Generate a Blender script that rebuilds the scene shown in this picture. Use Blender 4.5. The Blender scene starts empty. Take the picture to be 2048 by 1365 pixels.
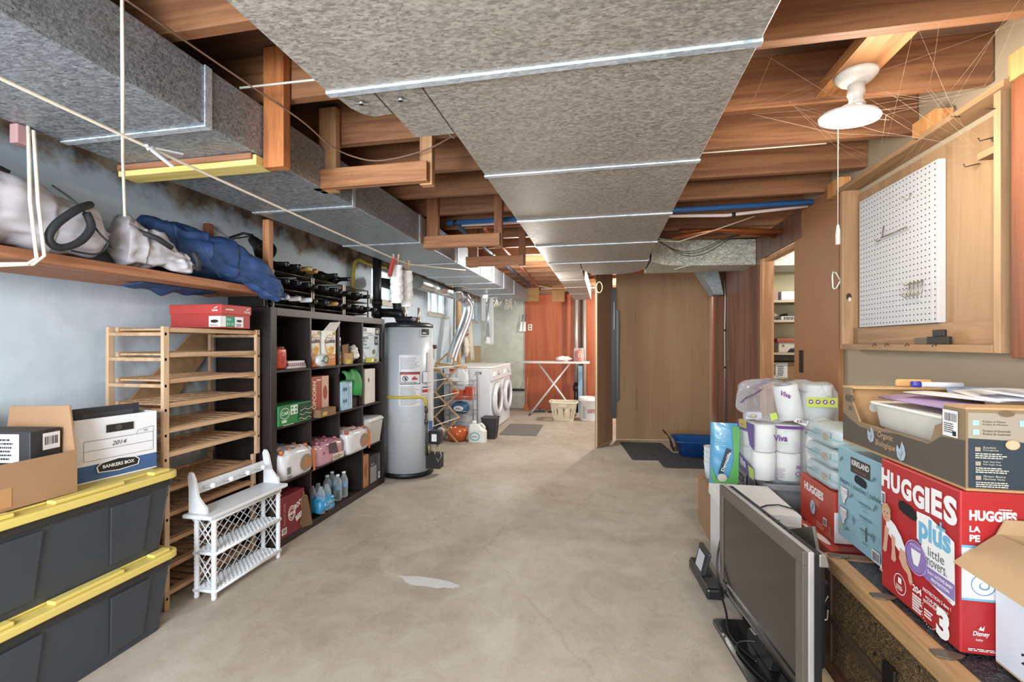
import bpy, math, random
from mathutils import Vector, Matrix, noise
R = random.Random(7)
scene = bpy.context.scene
COL = scene.collection
PI = math.pi

# ------------------------------------------------------------------ materials
def lin(h):
    h = h.lstrip('#')
    o = []
    for i in (0, 2, 4):
        c = int(h[i:i+2], 16) / 255.0
        o.append(c / 12.92 if c <= 0.04045 else ((c + 0.055) / 1.055) ** 2.4)
    return (o[0], o[1], o[2], 1.0)

_M = {}
def _new(name):
    m = bpy.data.materials.new(name); m.use_nodes = True
    nt = m.node_tree
    b = nt.nodes['Principled BSDF']
    return m, nt, b, nt.nodes.new, nt.links.new

def mat(hexc, rough=0.6, metal=0.0, var=0.10, scale=9.0, emit=0.0, coat=0.0, bump=0.0):
    """plain painted / printed / moulded surface with a slight procedural mottle"""
    key = (hexc, rough, metal, var, scale, emit, coat, bump)
    if key in _M: return _M[key]
    m, nt, b, N, L = _new('surface_' + hexc.strip('#'))
    c = lin(hexc)
    b.inputs['Roughness'].default_value = rough
    b.inputs['Metallic'].default_value = metal
    if coat: b.inputs['Coat Weight'].default_value = coat
    if emit:
        b.inputs['Emission Color'].default_value = c
        b.inputs['Emission Strength'].default_value = emit
    if var:
        tc = N('ShaderNodeTexCoord'); n = N('ShaderNodeTexNoise'); r = N('ShaderNodeMix'); r.data_type = 'RGBA'
        n.inputs['Scale'].default_value = scale; n.inputs['Detail'].default_value = 4
        L(tc.outputs['Object'], n.inputs['Vector']); L(n.outputs['Fac'], r.inputs[0])
        r.inputs[6].default_value = [x * (1 - var) for x in c[:3]] + [1]
        r.inputs[7].default_value = [min(1, x * (1 + var)) for x in c[:3]] + [1]
        L(r.outputs[2], b.inputs['Base Color'])
        if bump:
            bp = N('ShaderNodeBump'); bp.inputs['Strength'].default_value = bump; bp.inputs['Distance'].default_value = 0.01
            L(n.outputs['Fac'], bp.inputs['Height']); L(bp.outputs[0], b.inputs['Normal'])
    else:
        b.inputs['Base Color'].default_value = c
    _M[key] = m
    return m

def ramp(nt, stops):
    r = nt.nodes.new('ShaderNodeValToRGB')
    e = r.color_ramp.elements
    while len(e) < len(stops): e.new(0.5)
    for i, (p, c) in enumerate(stops):
        e[i].position = p; e[i].color = lin(c) if isinstance(c, str) else c
    return r

def wood(c0, c1, axis='X', rough=0.6, scale=1.0, knots=0.0):
    key = ('wood', c0, c1, axis, rough, scale)
    if key in _M: return _M[key]
    m, nt, b, N, L = _new('wood_' + c0.strip('#') + axis)
    tc = N('ShaderNodeTexCoord'); mp = N('ShaderNodeMapping')
    s = [14 * scale] * 3; s['XYZ'.index(axis)] = 0.9 * scale
    mp.inputs['Scale'].default_value = s
    L(tc.outputs['Object'], mp.inputs['Vector'])
    n = N('ShaderNodeTexNoise'); n.inputs['Scale'].default_value = 1.6; n.inputs['Detail'].default_value = 5; n.inputs['Distortion'].default_value = 0.8
    L(mp.outputs[0], n.inputs['Vector'])
    n2 = N('ShaderNodeTexNoise'); n2.inputs['Scale'].default_value = 7; n2.inputs['Detail'].default_value = 3
    L(mp.outputs[0], n2.inputs['Vector'])
    mx = N('ShaderNodeMath'); mx.operation = 'MULTIPLY_ADD'; mx.inputs[1].default_value = 0.35; 
    L(n2.outputs['Fac'], mx.inputs[0]); L(n.outputs['Fac'], mx.inputs[2])
    r = ramp(nt, [(0.42, c0), (0.60, c1), (0.80, c0)])
    L(mx.outputs[0], r.inputs[0]); L(r.outputs[0], b.inputs['Base Color'])
    b.inputs['Roughness'].default_value = rough
    bp = N('ShaderNodeBump'); bp.inputs['Strength'].default_value = 0.12; bp.inputs['Distance'].default_value = 0.004
    L(mx.outputs[0], bp.inputs['Height']); L(bp.outputs[0], b.inputs['Normal'])
    _M[key] = m
    return m

def galv(c0='#8f8a82', c1='#c9c4ba', scale=90.0, rough=0.5, metal=0.3):
    key = ('galv', c0, c1, scale, rough, metal)
    if key in _M: return _M[key]
    m, nt, b, N, L = _new('galvanised_' + c0.strip('#'))
    tc = N('ShaderNodeTexCoord')
    def vor(sc, st):
        mp = N('ShaderNodeMapping'); mp.inputs['Scale'].default_value = st; mp.inputs['Rotation'].default_value = (0, 0, 0.5)
        v = N('ShaderNodeTexVoronoi'); v.inputs['Scale'].default_value = sc
        nz = N('ShaderNodeTexNoise'); nz.inputs['Scale'].default_value = sc*0.5; nz.inputs['Detail'].default_value = 2
        add = N('ShaderNodeMix'); add.data_type = 'RGBA'; add.inputs[0].default_value = 1.2/sc
        L(tc.outputs['Object'], mp.inputs[0]); L(mp.outputs[0], nz.inputs['Vector']); L(mp.outputs[0], add.inputs[6]); L(nz.outputs['Color'], add.inputs[7]); L(add.outputs[2], v.inputs['Vector'])
        bw = N('ShaderNodeRGBToBW'); L(v.outputs['Color'], bw.inputs[0]); return bw
    a = vor(scale, (0.75, 1.5, 1.5)); c = vor(scale*2.1, (0.6, 1.6, 1.6))
    n2 = N('ShaderNodeTexNoise'); n2.inputs['Scale'].default_value = 1.6; n2.inputs['Detail'].default_value = 4; L(tc.outputs['Object'], n2.inputs['Vector'])
    x = N('ShaderNodeMath'); x.operation = 'MULTIPLY_ADD'; x.inputs[1].default_value = 0.45; L(a.outputs[0], x.inputs[0])
    y = N('ShaderNodeMath'); y.operation = 'MULTIPLY_ADD'; y.inputs[1].default_value = 0.40; L(c.outputs[0], y.inputs[0]); 
    z = N('ShaderNodeMath'); z.operation = 'MULTIPLY'; z.inputs[1].default_value = 0.25; L(n2.outputs['Fac'], z.inputs[0])
    L(z.outputs[0], y.inputs[2]); L(y.outputs[0], x.inputs[2])
    r = ramp(nt, [(0.28, c0), (0.80, c1)])
    L(x.outputs[0], r.inputs[0]); L(r.outputs[0], b.inputs['Base Color'])
    b.inputs['Metallic'].default_value = metal
    mr = N('ShaderNodeMapRange'); mr.inputs['To Min'].default_value = rough - 0.12; mr.inputs['To Max'].default_value = rough + 0.12
    L(a.outputs[0], mr.inputs[0]); L(mr.outputs[0], b.inputs['Roughness'])
    _M[key] = m
    return m

def film(hexc='#ffffff', opac=0.25, rough=0.12, gloss='#ffffff'):
    """thin clear plastic: part see-through, part glossy"""
    key = ('film', hexc, opac, rough)
    if key in _M: return _M[key]
    m = bpy.data.materials.new('clear_plastic'); m.use_nodes = True
    nt = m.node_tree; nt.nodes.clear(); N = nt.nodes.new; L = nt.links.new
    o = N('ShaderNodeOutputMaterial'); t = N('ShaderNodeBsdfTransparent'); p = N('ShaderNodeBsdfPrincipled'); x = N('ShaderNodeMixShader')
    p.inputs['Base Color'].default_value = lin(hexc); p.inputs['Roughness'].default_value = rough
    t.inputs[0].default_value = lin('#f4f7f8')
    lw = N('ShaderNodeLayerWeight'); lw.inputs[0].default_value = 0.35
    ma = N('ShaderNodeMath'); ma.operation = 'MULTIPLY_ADD'; ma.inputs[1].default_value = 0.55; ma.inputs[2].default_value = opac
    L(lw.outputs['Facing'], ma.inputs[0]); L(ma.outputs[0], x.inputs[0]); L(t.outputs[0], x.inputs[1]); L(p.outputs[0], x.inputs[2]); L(x.outputs[0], o.inputs[0])
    _M[key] = m
    return m

# ------------------------------------------------------------------ mesh builder
class MB:
    def __init__(s): s.v = []; s.f = []; s.m = []; s.s = []; s.M = None
    def _v(s, pts):
        b = len(s.v)
        for p in pts:
            p = Vector(p)
            s.v.append(tuple(s.M @ p) if s.M else tuple(p))
        return b
    def face(s, idx, m=0, sm=False): s.f.append(tuple(idx)); s.m.append(m); s.s.append(sm)
    def poly(s, pts, m=0):
        b = s._v(pts); s.face(range(b, b + len(pts)), m); return s
    def box(s, x0, y0, z0, x1, y1, z1, m=0):
        b = s._v([(x0,y0,z0),(x1,y0,z0),(x1,y1,z0),(x0,y1,z0),(x0,y0,z1),(x1,y0,z1),(x1,y1,z1),(x0,y1,z1)])
        for q in ((0,3,2,1),(4,5,6,7),(0,1,5,4),(1,2,6,5),(2,3,7,6),(3,0,4,7)): s.face([b+i for i in q], m)
        return s
    def hexa(s, lo, hi, m=0):
        """solid between two quads (4 bottom points, 4 top points)"""
        b = s._v(list(lo) + list(hi))
        for q in ((0,3,2,1),(4,5,6,7),(0,1,5,4),(1,2,6,5),(2,3,7,6),(3,0,4,7)): s.face([b+i for i in q], m)
        return s
    def bar(s, p0, p1, w, h, m=0, up=(0,0,1)):
        """rectangular bar p0->p1; w across, h along up"""
        p0 = Vector(p0); p1 = Vector(p1); d = (p1 - p0).normalized(); u = Vector(up)
        a = d.cross(u)
        if a.length < 1e-5: a = d.cross(Vector((1,0,0)))
        a.normalize(); u = a.cross(d).normalized()
        a = a * w / 2; u = u * h / 2
        return s.hexa([p0-a-u, p0+a-u, p1+a-u, p1-a-u], [p0-a+u, p0+a+u, p1+a+u, p1-a+u], m)
    def ring(s, c, a, b_, r, n): return s._v([c + a*(r*math.cos(2*PI*i/n)) + b_*(r*math.sin(2*PI*i/n)) for i in range(n)])
    def tube(s, pts, r, m=0, n=8, cap=True, closed=False):
        pts = [Vector(p) for p in pts]; k = len(pts)
        rs = r if isinstance(r, (list, tuple)) else [r] * k
        prev = None; bs = []
        for i, p in enumerate(pts):
            if closed: d = pts[(i+1) % k] - pts[i-1]
            else: d = pts[min(i+1, k-1)] - pts[max(i-1, 0)]
            d.normalize()
            if prev is None:
                a = d.cross(Vector((0,0,1)))
                if a.length < 1e-3: a = d.cross(Vector((1,0,0)))
            else: a = prev - d * prev.dot(d)
            a.normalize(); prev = a
            bs.append(s.ring(p, a, d.cross(a), rs[i], n))
        for i in range(k if closed else k-1):
            b0 = bs[i]; b1 = bs[(i+1) % k]
            for j in range(n): s.face((b0+j, b0+(j+1)%n, b1+(j+1)%n, b1+j), m, True)
        if cap and not closed:
            s.face([bs[0]+j for j in range(n)][::-1], m); s.face([bs[-1]+j for j in range(n)], m)
        return s
    def cyl(s, p0, p1, r, m=0, n=20, r1=None, cap=True):
        p0 = Vector(p0); p1 = Vector(p1)
        d = (p1-p0).normalized(); a = d.cross(Vector((0,0,1)))
        if a.length < 1e-3: a = Vector((1,0,0))
        a.normalize(); b_ = d.cross(a)
        b0 = s.ring(p0, a, b_, r, n); b1 = s.ring(p1, a, b_, r if r1 is None else r1, n)
        for j in range(n): s.face((b0+j, b0+(j+1)%n, b1+(j+1)%n, b1+j), m, True)
        if cap:
            s.face([b0+j for j in range(n)][::-1], m); s.face([b1+j for j in range(n)], m)
        return s
    def lathe(s, prof, c=(0,0,0), m=0, n=24, A=None, cap=True, sx=1.0, sy=1.0):
        """profile [(r,z)...] turned about z (or about matrix A's z)"""
        c = Vector(c); A = A or Matrix.Identity(3)
        bs = [s._v([c + A @ Vector((r*sx*math.cos(2*PI*i/n), r*sy*math.sin(2*PI*i/n), z)) for i in range(n)]) for r, z in prof]
        for i in range(len(prof)-1):
            mm = m[i] if isinstance(m, (list, tuple)) else m
            for j in range(n): s.face((bs[i]+j, bs[i]+(j+1)%n, bs[i+1]+(j+1)%n, bs[i+1]+j), mm, True)
        if cap:
            m0 = m[0] if isinstance(m, (list, tuple)) else m; m1 = m[-1] if isinstance(m, (list, tuple)) else m
            if prof[0][0] > 1e-4: s.face([bs[0]+j for j in range(n)][::-1], m0)
            if prof[-1][0] > 1e-4: s.face([bs[-1]+j for j in range(n)], m1)
        return s
    def prism(s, poly, t, m=0, O=(0,0,0), U=(1,0,0), V=(0,0,1)):
        """extrude 2D polygon (u,v) by t along U x V"""
        O = Vector(O); U = Vector(U); V = Vector(V); W = U.cross(V).normalized() * t
        n = len(poly)
        b0 = s._v([O + U*u + V*v for u, v in poly]); b1 = s._v([O + U*u + V*v + W for u, v in poly])
        s.face([b0+j for j in range(n)][::-1], m); s.face([b1+j for j in range(n)], m)
        for j in range(n): s.face((b0+j, b0+(j+1)%n, b1+(j+1)%n, b1+j), m)
        return s
    def surf(s, fn, nu, nv, m=0, wu=False, wv=False, sm=True):
        b = s._v([fn(i/(nu if wu else nu-1), j/(nv if wv else nv-1)) for i in range(nu) for j in range(nv)])
        for i in range(nu if wu else nu-1):
            for j in range(nv if wv else nv-1):
                i1 = (i+1) % nu; j1 = (j+1) % nv
                s.face((b+i*nv+j, b+i1*nv+j, b+i1*nv+j1, b+i*nv+j1), m, sm)
        return s
    def blob(s, c, r, m=0, nu=28, nv=16, amp=0.0, freq=6.0, seed=0.0, pw=1.0, ridge=0.0):
        """super-ellipsoid with noise wrinkles"""
        c = Vector(c)
        def sp(x): return math.copysign(abs(x) ** pw, x)
        def fn(u, v):
            a = 2*PI*u; t = PI*(v-0.5)
            p = Vector((r[0]*sp(math.cos(a))*sp(math.cos(t)), r[1]*sp(math.sin(a))*sp(math.cos(t)), r[2]*sp(math.sin(t))))
            if amp or ridge:
                q = (p + c) * freq + Vector((seed, seed*1.7, 0))
                k = amp * noise.noise(q)
                if ridge: k -= ridge * abs(noise.noise(q * 1.7 + Vector((9, 3, 1))))
                p = p + p.normalized() * k
            return c + p
        return s.surf(fn, nu, nv, m, wu=True)
    def build(s, name, mats, parent=None, bevel=0.0, seg=2, solid=0.0, sub=0, weld=False):
        me = bpy.data.meshes.new(name)
        me.from_pydata(s.v, [], s.f)
        for mm in (mats if isinstance(mats, (list, tuple)) else [mats]): me.materials.append(mm)
        me.polygons.foreach_set('material_index', s.m)
        me.polygons.foreach_set('use_smooth', s.s)
        me.update()
        o = bpy.data.objects.new(name, me); COL.objects.link(o)
        if parent: o.parent = parent
        if solid:
            md = o.modifiers.new('s', 'SOLIDIFY'); md.thickness = solid; md.offset = 0
        if bevel:
            md = o.modifiers.new('b', 'BEVEL'); md.width = bevel; md.segments = seg; md.limit_method = 'ANGLE'; md.angle_limit = 0.7
        if sub:
            md = o.modifiers.new('u', 'SUBSURF'); md.levels = sub; md.render_levels = sub
        return o

def tag(o, label, cat, group=None, kind=None):
    if label: o['label'] = label
    if cat: o['category'] = cat
    if group: o['group'] = group
    if kind: o['kind'] = kind
    return o
def T(name, label, cat, loc=(0,0,0), rz=0.0, group=None, rot=None):
    o = bpy.data.objects.new(name, None); COL.objects.link(o)
    o.empty_display_size = 0.1
    o.location = loc; o.rotation_euler = rot if rot else (0, 0, rz)
    return tag(o, label, cat, group)
def struct(o): o['kind'] = 'structure'; return o
def dup(root, loc=None, rz=None, label=None, group=None):
    kids = list(root.children)
    r = root.copy(); COL.objects.link(r)
    if loc is not None: r.location = loc
    if rz is not None: r.rotation_euler = (0, 0, rz)
    if label: r['label'] = label
    if group: r['group'] = group
    for ch in kids:
        c = ch.copy(); COL.objects.link(c); c.parent = r
        for g in list(ch.children):
            d = g.copy(); COL.objects.link(d); d.parent = c
    return r

# ------------------------------------------------------------------ lettering
_TX = {}
def textgeo(body, bold=0.0):
    k = (body, bold)
    if k in _TX: return _TX[k]
    cu = bpy.data.curves.new('lettering', 'FONT'); cu.body = body; cu.size = 1.0; cu.resolution_u = 3; cu.offset = bold
    ob = bpy.data.objects.new('lettering', cu); COL.objects.link(ob)
    dg = bpy.context.evaluated_depsgraph_get(); dg.update()
    me = bpy.data.meshes.new_from_object(ob.evaluated_get(dg))
    vs = [(v.co.x, v.co.y) for v in me.vertices]; fs = [tuple(p.vertices) for p in me.polygons]
    bpy.data.objects.remove(ob); bpy.data.meshes.remove(me); bpy.data.curves.remove(cu)
    if not vs: vs = [(0, 0)]
    x0 = min(v[0] for v in vs); x1 = max(v[0] for v in vs); y0 = min(v[1] for v in vs); y1 = max(v[1] for v in vs)
    _TX[k] = ([(x-x0, y-y0) for x, y in vs], fs, x1-x0, y1-y0)
    return _TX[k]

class Print:
    """artwork printed on a face: origin O, unit axes U (right) and V (up), metres"""
    def __init__(s, O, U, V): 
        s.O = Vector(O); s.U = Vector(U).normalized(); s.V = Vector(V).normalized(); s.W = s.U.cross(s.V); s.mb = MB(); s.mats = []; s.k = 0
    def _mi(s, m):
        if m not in s.mats: s.mats.append(m)
        return s.mats.index(m)
    def P(s, u, v): return s.O + s.U*u + s.V*v + s.W*(0.0008 + 0.00025*s.k)
    def shape(s, pts, m): s.k += 1; s.mb.poly([s.P(u, v) for u, v in pts], s._mi(m)); return s
    def rect(s, u0, v0, u1, v1, m): return s.shape([(u0,v0),(u1,v0),(u1,v1),(u0,v1)], m)
    def ell(s, u, v, ru, rv, m, n=20, rot=0.0):
        c, d = math.cos(rot), math.sin(rot)
        return s.shape([(u + c*ru*math.cos(2*PI*i/n) - d*rv*math.sin(2*PI*i/n), v + d*ru*math.cos(2*PI*i/n) + c*rv*math.sin(2*PI*i/n)) for i in range(n)], m)
    def line(s, u0, v0, u1, v1, w, m):
        d = Vector((u1-u0, v1-v0)); d.normalize(); a = Vector((-d.y, d.x)) * w/2
        return s.shape([(u0-a.x,v0-a.y),(u1-a.x,v1-a.y),(u1+a.x,v1+a.y),(u0+a.x,v0+a.y)], m)
    def frame(s, u0, v0, u1, v1, w, m):
        s.line(u0,v0,u1,v0,w,m); s.line(u0,v1,u1,v1,w,m); s.line(u0,v0,u0,v1,w,m); s.line(u1,v0,u1,v1,w,m); return s
    def loop(s, u, v, ru, rv, w, m, n=24):
        s.k += 1; mi = s._mi(m)
        for i in range(n):
            a0 = 2*PI*i/n; a1 = 2*PI*(i+1)/n
            s.mb.poly([s.P(u+ru*math.cos(a0), v+rv*math.sin(a0)), s.P(u+ru*math.cos(a1), v+rv*math.sin(a1)),
                       s.P(u+(ru-w)*math.cos(a1), v+(rv-w)*math.sin(a1)), s.P(u+(ru-w)*math.cos(a0), v+(rv-w)*math.sin(a0))], mi)
        return s
    def text(s, u, v, body, h, m, w=None, bold=0.0, rot=0.0, shear=0.0, align='l'):
        vs, fs, tw, th = textgeo(body, bold); s.k += 1; mi = s._mi(m)
        sy = h / max(th, 1e-4); sx = sy if w is None else w / max(tw, 1e-4)
        c, d = math.cos(rot), math.sin(rot)
        ox = 0 if align == 'l' else (-tw*sx/2 if align == 'c' else -tw*sx)
        pts = []
        for x, y in vs:
            a = x*sx + shear*y*sy + ox; b = y*sy
            pts.append(s.P(u + c*a - d*b, v + d*a + c*b))
        b0 = s.mb._v(pts)
        for f in fs: s.mb.face([b0+i for i in f], mi)
        return s
    def fine(s, u, v, w, h, rows, m, fill=0.5):
        """rows of unreadably small print"""
        s.k += 1; mi = s._mi(m); dv = h/rows
        for i in range(rows):
            x = u; y = v + h - dv*(i+1)
            end = u + w*R.uniform(0.7, 1.0)
            while x < end:
                q = min(w*R.uniform(0.05, 0.16), end-x)
                s.mb.poly([s.P(x, y), s.P(x+q, y), s.P(x+q, y+dv*fill), s.P(x, y+dv*fill)], mi)
                x += q + w*0.02
        return s
    def bars(s, u, v, w, h, m, n=18):
        s.k += 1; mi = s._mi(m); x = u
        while x < u+w:
            q = w/n*R.choice((0.4, 0.6, 1.0)); s.mb.poly([s.P(x,v), s.P(x+q,v), s.P(x+q,v+h), s.P(x,v+h)], mi); x += q + w/n*R.choice((0.4, 0.7))
        return s
    def build(s, parent, name='printed_artwork', label=None):
        o = s.mb.build(name, s.mats, parent)
        if label: o['label'] = label
        return o

# common finishes
WHITE = mat('#f2f1ee', 0.55, var=0.03); INK = mat('#1c1c1e', 0.6, var=0.0); CARD = mat('#9c7a5a', 0.85, var=0.10, scale=6, bump=0.05)
CARDD = mat('#836348', 0.88, var=0.12, scale=6); BLACK = mat('#141416', 0.45, var=0.05); STEEL = mat('#b9bbbd', 0.3, 0.9, var=0.05)
JOIST = wood('#774c31', '#946643', 'X', 0.65, 0.8); JOISTY = wood('#84583c', '#a0734f', 'Y', 0.65, 0.8); STUD = wood('#a3724c', '#c1946a', 'Z', 0.6, 0.8)
GALV = galv('#837e76', '#bfb9b0'); GALVB = galv('#a9b6c2', '#dfe6ec', 70, 0.42, 0.4); GREYP = mat('#7f7f80', 0.7, var=0.08)
def smooth(pts, n=90):
    P = [Vector(p) for p in pts]; out = []
    for i in range(len(P)-1):
        p0 = P[max(i-1, 0)]; p1 = P[i]; p2 = P[i+1]; p3 = P[min(i+2, len(P)-1)]; m_ = max(2, n//(len(P)-1))
        for k in range(m_):
            u = k/m_; out.append(0.5*((2*p1)+(p2-p0)*u+(2*p0-5*p1+4*p2-p3)*u*u+(3*p1-p0-3*p2+p3)*u**3))
    return out+[P[-1]]
def ordinal(i): return ['first','second','third','fourth','fifth','sixth','seventh','eighth','ninth','tenth'][i]
# ================================================================== THE SETTING
def concrete():
    m, nt, b, N, L = _new('floor_concrete')
    tc = N('ShaderNodeTexCoord')
    def nz(sc, det, dist=0.0):
        n = N('ShaderNodeTexNoise'); n.inputs['Scale'].default_value = sc; n.inputs['Detail'].default_value = det; n.inputs['Distortion'].default_value = dist
        L(tc.outputs['Object'], n.inputs['Vector']); return n
    a = nz(0.8, 9, 1.0); c = nz(7.0, 10, 0.6); d = nz(110, 5)
    c.inputs['Roughness'].default_value = 0.72
    r = ramp(nt, [(0.32, '#918676'), (0.48, '#a99d8d'), (0.60, '#b6ad9e'), (0.76, '#c8c1b6')])
    mx = N('ShaderNodeMath'); mx.operation = 'MULTIPLY_ADD'; mx.inputs[1].default_value = 0.46
    L(c.outputs['Fac'], mx.inputs[0])
    m2 = N('ShaderNodeMath'); m2.operation = 'MULTIPLY_ADD'; m2.inputs[1].default_value = 0.60; m2.inputs[2].default_value = 0.0
    L(a.outputs['Fac'], m2.inputs[0]); L(m2.outputs[0], mx.inputs[2]); L(mx.outputs[0], r.inputs[0])
    # pale worn patches
    p = nz(1.6, 6, 1.2); pr = ramp(nt, [(0.60, (0,0,0,1)), (0.72, (1,1,1,1))]); L(p.outputs['Fac'], pr.inputs[0])
    pm = N('ShaderNodeMath'); pm.operation = 'MULTIPLY'; pm.inputs[1].default_value = 0.35; L(pr.outputs[0], pm.inputs[0])
    mix = N('ShaderNodeMix'); mix.data_type = 'RGBA'; L(pm.outputs[0], mix.inputs[0]); L(r.outputs[0], mix.inputs[6]); mix.inputs[7].default_value = lin('#cfc9be')
    # dark grit
    g = ramp(nt, [(0.28, (0.55,0.5,0.45,1)), (0.40, (1,1,1,1))]); L(d.outputs['Fac'], g.inputs[0])
    mul = N('ShaderNodeMix'); mul.data_type = 'RGBA'; mul.blend_type = 'MULTIPLY'; mul.inputs[0].default_value = 0.55
    L(mix.outputs[2], mul.inputs[6]); L(g.outputs[0], mul.inputs[7])
    # hairline cracks
    v = N('ShaderNodeTexVoronoi'); v.feature = 'DISTANCE_TO_EDGE'; v.inputs['Scale'].default_value = 0.55
    dv = N('ShaderNodeMix'); dv.data_type = 'RGBA'; dv.inputs[0].default_value = 0.12; L(tc.outputs['Object'], dv.inputs[6]); L(c.outputs['Color'], dv.inputs[7]); L(dv.outputs[2], v.inputs['Vector'])
    cr = ramp(nt, [(0.0, (0.72,0.69,0.66,1)), (0.0022, (1,1,1,1))]); L(v.outputs['Distance'], cr.inputs[0])
    mu2 = N('ShaderNodeMix'); mu2.data_type = 'RGBA'; mu2.blend_type = 'MULTIPLY'; mu2.inputs[0].default_value = 0.45
    L(mul.outputs[2], mu2.inputs[6]); L(cr.outputs[0], mu2.inputs[7]); L(mu2.outputs[2], b.inputs['Base Color'])
    b.inputs['Roughness'].default_value = 0.62
    bp = N('ShaderNodeBump'); bp.inputs['Strength'].default_value = 0.08; bp.inputs['Distance'].default_value = 0.01
    L(c.outputs['Fac'], bp.inputs['Height']); L(bp.outputs[0], b.inputs['Normal'])
    return m
def painted_wall(c_low, c_hi, stain, z0, z1, rough=0.75, amount=1.0):
    """painted concrete whose bare, dirty top band starts raggedly between z0 and z1 (metres)"""
    m, nt, b, N, L = _new('painted_concrete')
    tc = N('ShaderNodeTexCoord'); sx = N('ShaderNodeSeparateXYZ'); L(tc.outputs['Object'], sx.inputs[0])
    n = N('ShaderNodeTexNoise'); n.inputs['Scale'].default_value = 2.2; n.inputs['Detail'].default_value = 9; n.inputs['Roughness'].default_value = 0.65
    L(tc.outputs['Object'], n.inputs['Vector'])
    n2 = N('ShaderNodeTexNoise'); n2.inputs['Scale'].default_value = 9; n2.inputs['Detail'].default_value = 8
    L(tc.outputs['Object'], n2.inputs['Vector'])
    mz = N('ShaderNodeMapRange'); mz.inputs['From Min'].default_value = z0; mz.inputs['From Max'].default_value = z1
    L(sx.outputs[2], mz.inputs[0])
    ad = N('ShaderNodeMath'); ad.operation = 'MULTIPLY_ADD'; ad.inputs[1].default_value = 1.5; ad.inputs[2].default_value = -0.75
    L(n.outputs['Fac'], ad.inputs[0]); su = N('ShaderNodeMath'); su.operation = 'ADD'; L(ad.outputs[0], su.inputs[0]); L(mz.outputs[0], su.inputs[1])
    rr = ramp(nt, [(0.40, (0,0,0,1)), (0.62, (amount,)*3 + (1,))]); L(su.outputs[0], rr.inputs[0])
    base = ramp(nt, [(0.3, c_low), (0.7, c_hi)]); L(n2.outputs['Fac'], base.inputs[0])
    st = ramp(nt, [(0.35, stain[0]), (0.5, stain[1]), (0.7, stain[2])]); L(n2.outputs['Fac'], st.inputs[0])
    mx = N('ShaderNodeMix'); mx.data_type = 'RGBA'; L(rr.outputs[0], mx.inputs[0]); L(base.outputs[0], mx.inputs[6]); L(st.outputs[0], mx.inputs[7])
    L(mx.outputs[2], b.inputs['Base Color']); b.inputs['Roughness'].default_value = rough
    bp = N('ShaderNodeBump'); bp.inputs['Strength'].default_value = 0.15; bp.inputs['Distance'].default_value = 0.01
    L(n2.outputs['Fac'], bp.inputs['Height']); L(bp.outputs[0], b.inputs['Normal'])
    return m
XL = -2.42; YB = 8.80; ZJ = 2.24; ZS = 2.43; ZD = 2.0; XR = 1.42; YF = -1.6
struct(MB().box(-2.7, YF-0.2, -0.12, 3.2, YB+0.2, 0.0).build('floor', concrete()))
struct(MB().box(-2.7, YF-0.2, ZS, 3.2, YB+0.2, ZS+0.05).build('ceiling', wood('#5b4130', '#70513c', 'X', 0.75, 0.4)))
# left wall with three high windows
wins = [(4.44, 5.28, 1.74, 2.12), (6.02, 6.84, 1.70, 2.10), (7.80, 8.52, 1.70, 2.12)]
w = MB(); y = YF
zl, zh = 1.70, 2.12
for a, b_, z0, z1 in wins:
    w.box(XL-0.2, y, 0, XL, a, ZS); w.box(XL-0.2, a, 0, XL, b_, z0); w.box(XL-0.2, a, z1, XL, b_, ZS); y = b_
w.box(XL-0.2, y, 0, XL, YB, ZS)
wl = painted_wall('#b9c8d3', '#c6d4de', ('#5b4a3c', '#84725e', '#a5998a'), 1.84, 2.28)
struct(w.build('wall_left', wl))
struct(MB().box(-2.62, YB, 0, 3.2, YB+0.2, ZS).build('wall_back', painted_wall('#b8bdb1', '#c9cdc2', ('#77796e', '#98998c', '#b0b0a2'), 1.8, 2.6)))
struct(MB().box(-2.62, YF-0.2, 0, 3.2, YF, ZS).build('wall_front', mat('#c9ccce', 0.8)))
wr = MB()
wr.box(XR, YF, 0, XR+0.2, 3.75, ZS)
struct(wr.build('wall_right', mat('#ad9a80', 0.8, var=0.06, scale=3)))
GL = film('#eef4f8', 0.06, 0.1)
for i, (a, b_, z0, z1) in enumerate(wins):
    fr = MB(); t = 0.035; x0, x1 = XL-0.11, XL-0.05
    fr.box(x0, a, z0, x1, b_, z0+t); fr.box(x0, a, z1-t, x1, b_, z1); fr.box(x0, a, z0+t, x1, a+t, z1-t); fr.box(x0, b_-t, z0+t, x1, b_, z1-t)
    for k in (1, 2): 
        yy = a + (b_-a)*k/3; fr.box(x0+0.01, yy-0.012, z0+t, x1-0.01, yy+0.012, z1-t)
    o = struct(fr.build('window_%d' % (i+1), mat('#c9cbc6', 0.6), bevel=0.003))
    MB().box(XL-0.083, a+t, z0+t, XL-0.077, b_-t, z1-t).build('pane', GL, o)
    s = MB().box(XL-0.05, a-0.03, z0-0.05, XL+0.02, b_+0.03, z0); s.box(XL, (a+b_)/2-0.04, z0+0.005, XL+0.03, (a+b_)/2+0.04, z0+0.02)
    s.build('window_sill', mat('#b9b8ae', 0.7), o, bevel=0.004)
# ragged dark sill plate along the top of the left wall
struct(MB().box(XL, YF, 2.20, XL+0.09, YB-0.01, ZJ).build('trim_1', wood('#3d2a1c', '#5b402b', 'Y', 0.8)))
# red plywood on the back wall, with a header above it
redp = wood('#9a4826', '#aa5832', 'Z', 0.58, 0.3)
struct(MB().box(-1.52, YB-0.03, 0.0, 1.3, YB, 2.21).build('wall_back_panel', redp))
bpy.data.objects['wall_back_panel'].name = 'trim_2'
struct(MB().box(-1.50, YB-0.10, 2.21, 0.0, YB-0.03, 2.30).build('trim_3', wood('#6a4a33', '#8a6344', 'X')))
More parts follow.
